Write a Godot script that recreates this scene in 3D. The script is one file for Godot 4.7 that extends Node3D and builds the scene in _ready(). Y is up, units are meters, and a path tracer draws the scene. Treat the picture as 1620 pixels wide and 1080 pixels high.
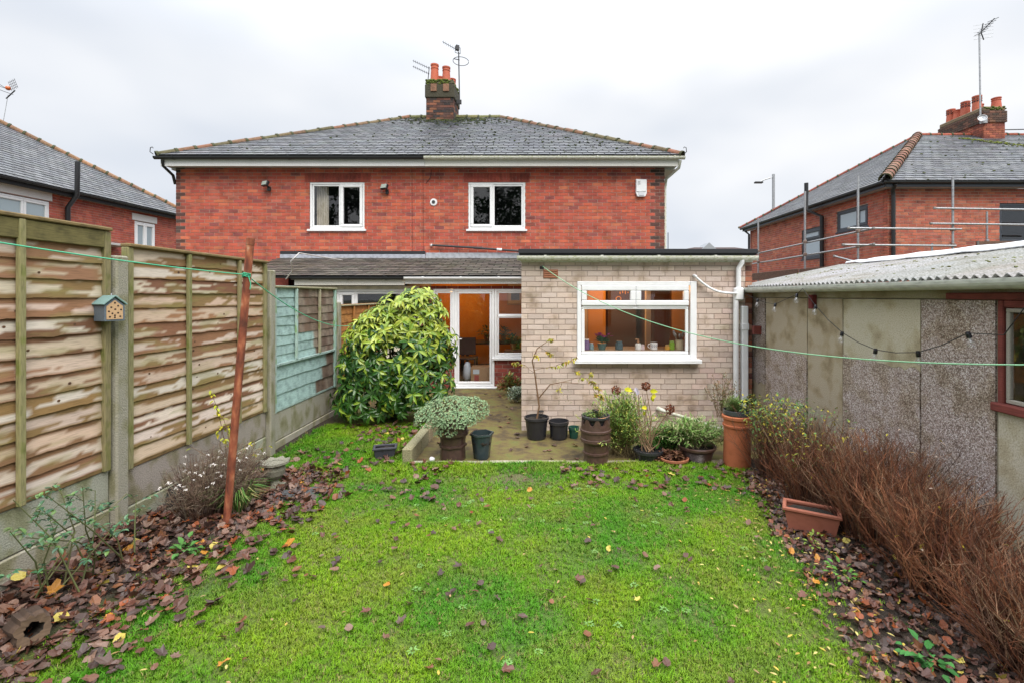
extends Node3D
# Back garden of a red brick semi-detached pair, overcast winter day. Metres, y up, camera looks along -z; d below is the distance in front of the camera.

const EYE := 1.85
var rng := RandomNumberGenerator.new()
var counts := {}
var M := {}
var box_cache := {}

# ---------------------------------------------------------------- mesh builder
class MB:
	var v := PackedVector3Array()
	var n := PackedVector3Array()
	var c := PackedColorArray()
	var xf := Transform3D()
	var col := Color.WHITE

	func t3(a: Vector3, b: Vector3, d: Vector3, na: Vector3, nb: Vector3, nd: Vector3, ca: Color, cb: Color, cd: Color) -> void:
		a = xf * a; b = xf * b; d = xf * d
		na = (xf.basis * na).normalized(); nb = (xf.basis * nb).normalized(); nd = (xf.basis * nd).normalized()
		var f := (d - a).cross(b - a)
		if f.dot(na + nb + nd) < 0.0:
			v.append_array([a, d, b]); n.append_array([na, nd, nb]); c.append_array([ca, cd, cb])
		else:
			v.append_array([a, b, d]); n.append_array([na, nb, nd]); c.append_array([ca, cb, cd])

	func tri(a: Vector3, b: Vector3, d: Vector3, hint := Vector3.ZERO) -> void:
		var f := (d - a).cross(b - a).normalized()
		if hint != Vector3.ZERO and f.dot(hint) < 0.0:
			f = -f
		t3(a, b, d, f, f, f, col, col, col)

	func quad(a: Vector3, b: Vector3, d: Vector3, e: Vector3, hint := Vector3.ZERO) -> void:
		tri(a, b, d, hint)
		tri(a, d, e, hint)

	func lbox(x0: float, y0: float, z0: float, x1: float, y1: float, z1: float, back := true) -> void:
		var p := [Vector3(x0, y0, z0), Vector3(x1, y0, z0), Vector3(x1, y1, z0), Vector3(x0, y1, z0), Vector3(x0, y0, z1), Vector3(x1, y0, z1), Vector3(x1, y1, z1), Vector3(x0, y1, z1)]
		quad(p[4], p[5], p[6], p[7], Vector3(0, 0, 1))
		if back:
			quad(p[0], p[1], p[2], p[3], Vector3(0, 0, -1))
		quad(p[0], p[4], p[7], p[3], Vector3(-1, 0, 0))
		quad(p[1], p[5], p[6], p[2], Vector3(1, 0, 0))
		quad(p[3], p[7], p[6], p[2], Vector3(0, 1, 0))
		quad(p[0], p[4], p[5], p[1], Vector3(0, -1, 0))

	# chamfered box
	func cbox(x0: float, y0: float, z0: float, x1: float, y1: float, z1: float, b := 0.008) -> void:
		var lo := Vector3(minf(x0, x1), minf(y0, y1), minf(z0, z1))
		var hi := Vector3(maxf(x0, x1), maxf(y0, y1), maxf(z0, z1))
		var mid := (lo + hi) / 2.0
		var h := (hi - lo) / 2.0
		b = minf(b, 0.45 * minf(h.x, minf(h.y, h.z)))
		for ax in 3:
			var i1 := (ax + 1) % 3
			var i2 := (ax + 2) % 3
			for s in [-1.0, 1.0]:
				var hint := Vector3.ZERO
				hint[ax] = s
				var q := []
				for k in [[-1, -1], [1, -1], [1, 1], [-1, 1]]:
					var p := Vector3.ZERO
					p[ax] = s * h[ax]; p[i1] = k[0] * (h[i1] - b); p[i2] = k[1] * (h[i2] - b)
					q.append(mid + p)
				quad(q[0], q[1], q[2], q[3], hint)
				for s2 in [-1.0, 1.0]:
					var e := []
					for k in [-1, 1]:
						var p1 := Vector3.ZERO
						p1[ax] = s * h[ax]; p1[i1] = s2 * (h[i1] - b); p1[i2] = k * (h[i2] - b)
						var p2 := Vector3.ZERO
						p2[ax] = s * (h[ax] - b); p2[i1] = s2 * h[i1]; p2[i2] = k * (h[i2] - b)
						e.append(mid + p1); e.append(mid + p2)
					var hh := Vector3.ZERO
					hh[ax] = s; hh[i1] = s2
					quad(e[0], e[1], e[3], e[2], hh)
		for sx in [-1.0, 1.0]:
			for sy in [-1.0, 1.0]:
				for sz in [-1.0, 1.0]:
					var s := Vector3(sx, sy, sz)
					tri(mid + s * Vector3(h.x, h.y - b, h.z - b), mid + s * Vector3(h.x - b, h.y, h.z - b), mid + s * Vector3(h.x - b, h.y - b, h.z), s)

	func ring(x0: float, y0: float, x1: float, y1: float, t: float, z0: float, z1: float, b := 0.006) -> void:
		cbox(x0, y0, z0, x1, y0 + t, z1, b)
		cbox(x0, y1 - t, z0, x1, y1, z1, b)
		cbox(x0, y0 + t, z0, x0 + t, y1 - t, z1, b)
		cbox(x1 - t, y0 + t, z0, x1, y1 - t, z1, b)

	func tube(p: Array, r: Array, sides := 8, caps := true) -> void:
		var m := p.size()
		var side := Vector3.ZERO
		var prev := []
		var pn := []
		for i in m:
			var dir: Vector3 = (p[mini(i + 1, m - 1)] - p[maxi(i - 1, 0)]).normalized()
			if i == 0:
				side = dir.cross(Vector3.UP if absf(dir.y) < 0.9 else Vector3.RIGHT).normalized()
			else:
				side = (side - dir * side.dot(dir)).normalized()
			var up := dir.cross(side)
			var rr: float = r[mini(i, r.size() - 1)]
			var now := []
			var nn := []
			for k in sides:
				var a := TAU * k / sides
				var o := side * cos(a) + up * sin(a)
				now.append(p[i] + o * rr); nn.append(o)
			if i > 0:
				for k in sides:
					var k2 := (k + 1) % sides
					t3(prev[k], now[k], now[k2], pn[k], nn[k], nn[k2], col, col, col)
					t3(prev[k], now[k2], prev[k2], pn[k], nn[k2], pn[k2], col, col, col)
			if caps and (i == 0 or i == m - 1):
				for k in range(1, sides - 1):
					tri(now[0], now[k], now[k + 1], -dir if i == 0 else dir)
			prev = now; pn = nn

	func stick(a: Vector3, b: Vector3, r0: float, r1: float, sides := 3) -> void:
		tube([a, b], [r0, r1], sides, false)

	# profile: Vector2(radius, height); turned about y
	func lathe(prof: Array, seg := 20, at := Vector3.ZERO) -> void:
		for i in prof.size() - 1:
			var a: Vector2 = prof[i]
			var b: Vector2 = prof[i + 1]
			var nr := Vector2(b.y - a.y, a.x - b.x).normalized()
			for k in seg:
				var t0 := TAU * k / seg
				var t1 := TAU * (k + 1) / seg
				var d0 := Vector3(cos(t0), 0, sin(t0))
				var d1 := Vector3(cos(t1), 0, sin(t1))
				var n0 := d0 * nr.x + Vector3.UP * nr.y
				var n1 := d1 * nr.x + Vector3.UP * nr.y
				var a0 := at + d0 * a.x + Vector3.UP * a.y
				var a1 := at + d1 * a.x + Vector3.UP * a.y
				var b0 := at + d0 * b.x + Vector3.UP * b.y
				var b1 := at + d1 * b.x + Vector3.UP * b.y
				if a.x > 1e-5:
					t3(a0, a1, b1, n0, n1, n1, col, col, col)
				if b.x > 1e-5:
					t3(a0, b1, b0, n0, n1, n0, col, col, col)

	func blob(at: Vector3, r: Vector3, rough := 0.0, ns: FastNoiseLite = null, rings := 8, seg := 12) -> void:
		var pt := func(i: int, k: int) -> Vector3:
			var th := PI * i / rings
			var ph := TAU * (k % seg) / seg
			var d := Vector3(sin(th) * cos(ph), cos(th), sin(th) * sin(ph))
			var s := 1.0
			if ns:
				s += rough * ns.get_noise_3dv(d * 60.0 + at * 40.0)
			return at + d * r * s
		for i in rings:
			for k in seg:
				var a: Vector3 = pt.call(i, k)
				var b: Vector3 = pt.call(i, k + 1)
				var d: Vector3 = pt.call(i + 1, k + 1)
				var e: Vector3 = pt.call(i + 1, k)
				var na := (a - at) / (r * r)
				var nb := (b - at) / (r * r)
				var nd := (d - at) / (r * r)
				var ne := (e - at) / (r * r)
				if i > 0:
					t3(a, b, d, na, nb, nd, col, col, col)
				if i < rings - 1:
					t3(a, d, e, na, nd, ne, col, col, col)

	# closed outline in the local xy plane pushed from z0 to z1
	func prism(pts: PackedVector2Array, z0: float, z1: float, caps := true) -> void:
		var mid := Vector2.ZERO
		for p in pts:
			mid += p / pts.size()
		var cw := Geometry2D.is_polygon_clockwise(pts)
		for i in pts.size():
			var a := pts[i]
			var b := pts[(i + 1) % pts.size()]
			var e := b - a
			var o := Vector3(e.y, -e.x, 0) * (-1.0 if cw else 1.0)
			quad(Vector3(a.x, a.y, z0), Vector3(b.x, b.y, z0), Vector3(b.x, b.y, z1), Vector3(a.x, a.y, z1), o)
		if caps:
			var ix := Geometry2D.triangulate_polygon(pts)
			for k in range(0, ix.size(), 3):
				for s in [[z0, -1.0], [z1, 1.0]]:
					tri(Vector3(pts[ix[k]].x, pts[ix[k]].y, s[0]), Vector3(pts[ix[k + 1]].x, pts[ix[k + 1]].y, s[0]), Vector3(pts[ix[k + 2]].x, pts[ix[k + 2]].y, s[0]), Vector3(0, 0, s[1]))

	# a leaf folded along its midrib; two stations
	func leaf(at: Vector3, dir: Vector3, up: Vector3, l: float, w: float, fold := 0.25, droop := 0.2) -> void:
		dir = dir.normalized()
		var side := dir.cross(up).normalized()
		up = side.cross(dir)
		var m1 := at + dir * l * 0.35 - up * droop * l * 0.1
		var m2 := at + dir * l * 0.7 - up * droop * l * 0.4
		var tip := at + dir * l * 0.98 - up * droop * l
		var f := up * w * fold
		var l1 := m1 + side * w * 0.5 + f
		var r1 := m1 - side * w * 0.5 + f
		var l2 := m2 + side * w * 0.38 + f * 0.8
		var r2 := m2 - side * w * 0.38 + f * 0.8
		tri(at, l1, m1, up); tri(at, m1, r1, up)
		quad(m1, l1, l2, m2, up); quad(m1, m2, r2, r1, up)
		tri(m2, l2, tip, up); tri(m2, tip, r2, up)

	func mesh(mat: Material) -> ArrayMesh:
		var a := []
		a.resize(Mesh.ARRAY_MAX)
		a[Mesh.ARRAY_VERTEX] = v; a[Mesh.ARRAY_NORMAL] = n; a[Mesh.ARRAY_COLOR] = c
		var m := ArrayMesh.new()
		m.add_surface_from_arrays(Mesh.PRIMITIVE_TRIANGLES, a)
		m.surface_set_material(0, mat)
		return m

# ---------------------------------------------------------------- nodes
func numbered(parent: Node, called: String) -> String:
	var key := "%d/%s" % [parent.get_instance_id(), called]
	var k: int = counts.get(key, 0)
	counts[key] = k + 1
	return called if k == 0 else "%s_%03d" % [called, k]

func tag(o: Node3D, label: String, category: String, group := "") -> Node3D:
	o.set_meta("label", label); o.set_meta("category", category)
	if group:
		o.set_meta("group", group)
	return o

func thing(called: String, label: String, category: String, at := Vector3.ZERO, group := "") -> Node3D:
	var o := Node3D.new()
	o.name = numbered(self, called)
	add_child(o, true)
	o.position = at
	return tag(o, label, category, group)

func part(parent: Node, called: String, mesh: Mesh, at := Transform3D()) -> MeshInstance3D:
	var o := MeshInstance3D.new()
	o.name = numbered(parent, called)
	o.mesh = mesh
	o.transform = at
	parent.add_child(o, true)
	return o

func solo(called: String, mesh: Mesh, label: String, category: String, group := "", at := Vector3.ZERO) -> MeshInstance3D:
	var o := part(self, called, mesh, Transform3D(Basis(), at))
	tag(o, label, category, group)
	return o

func struct(called: String, mesh: Mesh) -> MeshInstance3D:
	var o := part(self, called, mesh)
	o.set_meta("kind", "structure")
	return o

func stuff(o: Node) -> Node:
	o.set_meta("kind", "stuff")
	return o

# a place seen at that spot of the photograph, d metres in front of the camera
func at(px: float, py: float, d: float) -> Vector3:
	return Vector3((px - 854.0) / 740.0 * d, EYE + (468.0 - py) / 740.0 * d, -d)

func rf(a: float, b: float) -> float:
	return rng.randf_range(a, b)

func pick(a: Array) -> Variant:
	return a[rng.randi() % a.size()]

func vary(c: Color, s := 0.15) -> Color:
	var k := 1.0 + rf(-s, s)
	return Color(c.r * k * rf(0.95, 1.05), c.g * k * rf(0.95, 1.05), c.b * k)

# ---------------------------------------------------------------- materials
func noise(freq: float, kind := FastNoiseLite.TYPE_SIMPLEX_SMOOTH, oct := 4, seed_ := 1, gain := 0.5) -> FastNoiseLite:
	var f := FastNoiseLite.new()
	f.noise_type = kind; f.frequency = freq; f.seed = seed_
	f.fractal_type = FastNoiseLite.FRACTAL_FBM if oct > 1 else FastNoiseLite.FRACTAL_NONE
	f.fractal_octaves = oct
	f.fractal_gain = gain
	return f

func ntex(f: FastNoiseLite, stops: Array, size := 512) -> NoiseTexture2D:
	var t := NoiseTexture2D.new()
	t.width = size; t.height = size; t.seamless = true; t.noise = f; t.normalize = true
	t.generate_mipmaps = false
	if stops.size():
		var g := Gradient.new()
		var offs := PackedFloat32Array()
		var cols := PackedColorArray()
		for s in stops:
			offs.append(s[0])
			cols.append((s[1] as Color).linear_to_srgb() if s[1] is Color else Color(s[1], s[1], s[1]).linear_to_srgb())
		g.offsets = offs; g.colors = cols
		t.color_ramp = g
	return t

func mat(key: String, c: Color, rough: float, o := {}) -> StandardMaterial3D:
	var m := StandardMaterial3D.new()
	m.resource_name = key
	m.albedo_color = c.linear_to_srgb()
	m.roughness = rough
	m.vertex_color_use_as_albedo = true
	m.metallic = o.get("metal", 0.0)
	m.metallic_specular = o.get("spec", 0.5)
	if o.has("tex"):
		m.albedo_texture = o.tex
	if o.has("bump"):
		m.heightmap_enabled = true
		m.heightmap_texture = o.bump
		m.heightmap_scale = o.get("deep", 0.3)
	if o.has("rough_tex"):
		m.roughness_texture = o.rough_tex
	if o.has("tex") or o.has("bump"):
		m.uv1_triplanar = true
		m.uv1_world_triplanar = o.get("world", true)
		var s = o.get("scale", 1.0)
		m.uv1_scale = s if s is Vector3 else Vector3(s, s, s)
	if o.has("detail"):
		m.detail_enabled = true
		m.detail_albedo = o.detail
		m.detail_blend_mode = BaseMaterial3D.BLEND_MODE_MUL
		m.detail_uv_layer = BaseMaterial3D.DETAIL_UV_2
		m.uv2_triplanar = true
		m.uv2_world_triplanar = true
		var s2 = o.get("scale2", 1.0)
		m.uv2_scale = s2 if s2 is Vector3 else Vector3(s2, s2, s2)
	if o.has("back"):
		m.backlight_enabled = true
		m.backlight = (o.back as Color).linear_to_srgb()
	M[key] = m
	return m

func materials() -> void:
	var SX := FastNoiseLite.TYPE_SIMPLEX_SMOOTH
	var fine := ntex(noise(0.05, SX, 5, 3), [[0.0, 0.62], [0.5, 0.86], [1.0, 1.0]])
	var blot := ntex(noise(0.012, SX, 6, 5), [[0.0, 0.5], [0.35, 0.8], [0.6, 0.95], [1.0, 1.0]])
	var grain := ntex(noise(0.03, SX, 5, 7), [[0.0, 0.45], [0.4, 0.8], [1.0, 1.0]])
	var hgt := ntex(noise(0.06, SX, 5, 9), [])
	var W := Color.WHITE
	mat("brick", W, 0.85, {"tex": fine, "scale": 5.0, "bump": hgt, "deep": 0.25, "detail": blot, "scale2": 0.45})
	mat("mortar", Color(0.50, 0.38, 0.32), 0.95, {"tex": fine, "scale": 6.0})
	mat("buff_brick", W, 0.9, {"tex": fine, "scale": 6.0, "bump": hgt, "deep": 0.3, "detail": ntex(noise(0.01, SX, 6, 15), [[0.0, Color(0.5, 0.46, 0.38)], [0.25, Color(0.86, 0.83, 0.78)], [0.45, 1.0], [1.0, 1.0]]), "scale2": 0.45})
	mat("slate", W, 0.42, {"tex": fine, "scale": 3.0, "bump": hgt, "deep": 0.3, "detail": ntex(noise(0.014, SX, 6, 12), [[0.0, Color(0.55, 0.6, 0.42)], [0.4, Color(0.9, 0.92, 0.85)], [1.0, 1.0]]), "scale2": 0.3})
	mat("ridge", W, 0.8, {"tex": ntex(noise(0.02, SX, 5, 31), [[0.0, Color(0.30, 0.42, 0.12)], [0.42, Color(0.7, 0.7, 0.5)], [0.6, 1.0], [1.0, 1.0]]), "scale": 1.4, "bump": hgt, "deep": 0.4})
	mat("lead", Color(0.42, 0.44, 0.48), 0.55, {"tex": blot, "scale": 1.2})
	mat("upvc", Color(0.82, 0.83, 0.84), 0.3, {"tex": ntex(noise(0.01, SX, 4, 17), [[0.0, 0.9], [1.0, 1.0]]), "scale": 1.0})
	mat("old_plastic", Color(0.62, 0.62, 0.55), 0.5, {"tex": ntex(noise(0.02, SX, 5, 19), [[0.0, Color(0.35, 0.4, 0.16)], [0.3, Color(0.8, 0.82, 0.66)], [0.5, 1.0], [1.0, 1.0]]), "scale": Vector3(1.2, 3.0, 1.2)})
	mat("gutter_cream", Color(0.58, 0.60, 0.54), 0.45, {"tex": blot, "scale": Vector3(1.0, 4.0, 1.0)})
	mat("black_plastic", Color(0.018, 0.019, 0.021), 0.4, {"tex": fine, "scale": 4.0})
	mat("dark_frame", Color(0.035, 0.042, 0.055), 0.4)
	mat("paint_white", Color(0.78, 0.78, 0.77), 0.45, {"tex": fine, "scale": 1.5})
	mat("plain", W, 0.7, {"tex": fine, "scale": 3.0})
	mat("gloss", W, 0.25)
	mat("metal", Color(0.42, 0.43, 0.44), 0.42, {"metal": 0.7, "tex": blot, "scale": 2.0})
	mat("dark_metal", Color(0.03, 0.03, 0.033), 0.5)
	mat("render", Color(0.62, 0.57, 0.45), 0.9, {"tex": blot, "scale": 0.7})
	mat("felt", Color(0.025, 0.026, 0.03), 0.85, {"tex": fine, "scale": 3.0})
	# timber: long grain along the fence (z)
	var weather := ntex(noise(0.011, SX, 5, 23), [[0.0, Color(0.10, 0.052, 0.03)], [0.36, Color(0.19, 0.11, 0.065)], [0.46, Color(0.30, 0.21, 0.12)], [0.53, Color(0.52, 0.44, 0.35)], [0.75, Color(0.66, 0.60, 0.53)], [1.0, Color(0.58, 0.50, 0.40)]], 1024)
	mat("slat", W, 0.85, {"tex": weather, "scale": Vector3(1.2, 2.6, 0.62), "bump": grain, "deep": 0.5, "detail": ntex(noise(0.02, SX, 4, 27), [[0.0, 0.62], [0.5, 0.92], [1.0, 1.0]]), "scale2": Vector3(1.0, 24.0, 0.9)})
	mat("timber", W, 0.85, {"tex": ntex(noise(0.02, SX, 4, 29), [[0.0, 0.5], [0.5, 0.85], [1.0, 1.0]]), "scale": Vector3(6.0, 10.0, 0.8), "bump": grain, "deep": 0.2, "detail": blot, "scale2": 1.1})
	mat("timber_up", W, 0.85, {"tex": ntex(noise(0.02, SX, 4, 33), [[0.0, 0.5], [0.5, 0.85], [1.0, 1.0]]), "scale": Vector3(8.0, 0.8, 8.0), "bump": grain, "deep": 0.2, "detail": ntex(noise(0.01, SX, 5, 35), [[0.0, Color(0.55, 0.7, 0.28)], [0.5, 0.95], [1.0, 1.0]]), "scale2": 0.9})
	mat("concrete", W, 0.95, {"tex": ntex(noise(0.06, SX, 5, 37), [[0.0, 0.6], [0.5, 0.88], [1.0, 1.0]]), "scale": 2.2, "bump": hgt, "deep": 0.35, "detail": ntex(noise(0.009, SX, 6, 39), [[0.0, Color(0.36, 0.37, 0.2)], [0.35, Color(0.72, 0.72, 0.55)], [0.55, 0.96], [1.0, 1.0]]), "scale2": Vector3(0.8, 0.5, 0.8)})
	var cell := noise(0.055, FastNoiseLite.TYPE_CELLULAR, 1, 41)
	cell.cellular_return_type = FastNoiseLite.RETURN_CELL_VALUE
	cell.cellular_jitter = 1.0
	var cellh := noise(0.055, FastNoiseLite.TYPE_CELLULAR, 1, 41)
	cellh.cellular_return_type = FastNoiseLite.RETURN_DISTANCE
	var pebble := [[0.0, Color(0.17, 0.125, 0.10)], [0.3, Color(0.30, 0.23, 0.195)], [0.55, Color(0.44, 0.355, 0.315)], [0.8, Color(0.58, 0.50, 0.465)], [1.0, Color(0.74, 0.69, 0.66)]]
	var ph := ntex(cellh, [[0.0, 1.0], [1.0, 0.0]], 1024)
	var stain := ntex(noise(0.008, SX, 6, 43), [[0.0, Color(0.5, 0.45, 0.35)], [0.38, Color(0.88, 0.85, 0.76)], [0.55, 1.0], [1.0, 1.0]])
	mat("pebbledash", W, 0.9, {"tex": ntex(cell, pebble, 1024), "scale": 2.3, "bump": ph, "deep": 0.6, "detail": stain, "scale2": 0.6})
	mat("worn_dash", W, 0.95, {"tex": ntex(noise(0.09, SX, 4, 45), [[0.0, Color(0.15, 0.12, 0.08)], [0.4, Color(0.36, 0.30, 0.21)], [0.7, Color(0.46, 0.40, 0.30)], [1.0, Color(0.6, 0.53, 0.45)]], 1024), "scale": 1.9, "bump": ph, "deep": 0.3, "detail": stain, "scale2": 0.7})
	mat("cement", W, 0.95, {"tex": ntex(noise(0.05, SX, 6, 47), [[0.0, Color(0.26, 0.23, 0.16)], [0.4, Color(0.45, 0.41, 0.31)], [1.0, Color(0.54, 0.50, 0.40)]], 1024), "scale": 1.3, "bump": hgt, "deep": 0.2, "detail": stain, "scale2": 0.5})
	mat("fibre_cement", W, 0.9, {"tex": ntex(noise(0.04, SX, 6, 49), [[0.0, Color(0.09, 0.10, 0.075)], [0.45, Color(0.25, 0.25, 0.25)], [0.7, Color(0.33, 0.33, 0.34)], [1.0, Color(0.45, 0.45, 0.46)]], 1024), "scale": 1.0, "detail": stain, "scale2": 0.35})
	mat("rust", W, 0.85, {"tex": ntex(noise(0.012, SX, 6, 51), [[0.0, Color(0.05, 0.018, 0.012)], [0.4, Color(0.19, 0.05, 0.025)], [0.62, Color(0.30, 0.085, 0.04)], [0.78, Color(0.42, 0.15, 0.07)], [1.0, Color(0.55, 0.4, 0.3)]]), "scale": Vector3(2.2, 0.7, 2.2), "bump": hgt, "deep": 0.3})
	mat("terracotta", W, 0.75, {"tex": ntex(noise(0.015, SX, 5, 53), [[0.0, Color(0.7, 0.66, 0.55)], [0.4, 0.92], [1.0, 1.0]]), "scale": 1.6, "bump": hgt, "deep": 0.1})
	mat("glazed", W, 0.35, {"tex": ntex(noise(0.02, SX, 5, 55), [[0.0, 0.45], [0.45, 0.8], [1.0, 1.0]]), "scale": 1.8, "bump": hgt, "deep": 0.1})
	mat("stone", W, 0.95, {"tex": ntex(noise(0.03, SX, 6, 57), [[0.0, Color(0.25, 0.28, 0.16)], [0.45, Color(0.8, 0.8, 0.72)], [1.0, 1.0]]), "scale": 3.0, "bump": hgt, "deep": 0.5})
	mat("patio", W, 0.75, {"tex": ntex(noise(0.006, SX, 8, 59, 0.68), [[0.0, Color(0.03, 0.022, 0.012)], [0.3, Color(0.085, 0.06, 0.026)], [0.5, Color(0.15, 0.11, 0.038)], [0.65, Color(0.165, 0.145, 0.035)], [0.8, Color(0.13, 0.14, 0.035)], [1.0, Color(0.28, 0.225, 0.13)]], 1024), "scale": 0.33, "bump": hgt, "deep": 0.4, "detail": fine, "scale2": 3.0})
	mat("soil", W, 0.95, {"tex": ntex(noise(0.05, SX, 6, 61), [[0.0, 0.3], [0.5, 0.75], [1.0, 1.0]]), "scale": 2.0, "bump": hgt, "deep": 1.5})
	mat("ground", Color(0.09, 0.1, 0.06), 0.95, {"tex": blot, "scale": 0.05})
	mat("boards", W, 0.85, {"tex": ntex(noise(0.02, SX, 5, 24), [[0.0, 0.55], [0.45, 0.88], [1.0, 1.0]]), "scale": Vector3(4.0, 12.0, 0.6), "bump": grain, "deep": 0.4})
	mat("blade", W, 0.5, {"back": Color(0.25, 0.25, 0.25), "spec": 0.35})
	mat("foliage", W, 0.34, {"back": Color(0.22, 0.22, 0.22), "spec": 0.5})
	mat("soft_leaf", W, 0.75, {"back": Color(0.2, 0.2, 0.2), "spec": 0.3})
	mat("litter", W, 0.52, {"back": Color(0.08, 0.08, 0.08), "tex": grain, "scale": 9.0})
	mat("twig", W, 0.75, {"spec": 0.3})
	mat("cloth", W, 0.95, {"tex": fine, "scale": 3.0})
	mat("wall_paint", W, 0.85, {"tex": ntex(noise(0.01, SX, 3, 63), [[0.0, 0.9], [1.0, 1.0]]), "scale": 0.6})
	mat("moss", W, 1.0, {"bump": hgt, "deep": 0.6, "tex": fine, "scale": 9.0})
	var g := mat("glass", Color(0.02, 0.03, 0.03), 0.0)
	g.transparency = BaseMaterial3D.TRANSPARENCY_ALPHA
	g.albedo_color.a = 0.02
	g.metallic_specular = 0.5
	var f := mat("sky_pale_pane", Color(0.34, 0.42, 0.46), 0.12)  # opaque side-window panes: the pale sky reflection is put into their colour
	f.metallic_specular = 0.9
	var b := mat("lit_bulb", Color(1, 0.85, 0.6), 0.5)
	b.emission_enabled = true
	b.emission = Color(1.0, 0.75, 0.45)
	b.emission_energy_multiplier = 2.0
	var bg := mat("bulb_glass", Color(0.5, 0.5, 0.52), 0.0)
	bg.transparency = BaseMaterial3D.TRANSPARENCY_ALPHA
	bg.albedo_color.a = 0.12
	bg.metallic_specular = 0.9

# ---------------------------------------------------------------- brick, slate, window builders
func rect_minus(r: Rect2, hole: Rect2) -> Array:
	if not r.intersects(hole):
		return [r]
	var out := []
	var x0 := maxf(r.position.x, hole.position.x)
	var x1 := minf(r.end.x, hole.end.x)
	if x0 - r.position.x > 0.012:
		out.append(Rect2(r.position, Vector2(x0 - r.position.x, r.size.y)))
	if r.end.x - x1 > 0.012:
		out.append(Rect2(Vector2(x1, r.position.y), Vector2(r.end.x - x1, r.size.y)))
	var y0 := hole.position.y - r.position.y
	if y0 > 0.015:
		out.append(Rect2(Vector2(x0, r.position.y), Vector2(x1 - x0, y0)))
	var y1 := r.end.y - hole.end.y
	if y1 > 0.015:
		out.append(Rect2(Vector2(x0, hole.end.y), Vector2(x1 - x0, y1)))
	return out

func shared_box(size: Vector3, c: Color, m: Material, key: String) -> ArrayMesh:
	var k := "%s %d %d %d %s" % [key, roundi(size.x * 500), roundi(size.y * 500), roundi(size.z * 500), c.to_html()]
	if not box_cache.has(k):
		var b := MB.new()
		b.col = c
		b.lbox(-size.x / 2, -size.y / 2, -size.z / 2, size.x / 2, size.y / 2, size.z / 2, false)
		box_cache[k] = b.mesh(m)
	return box_cache[k]

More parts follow.
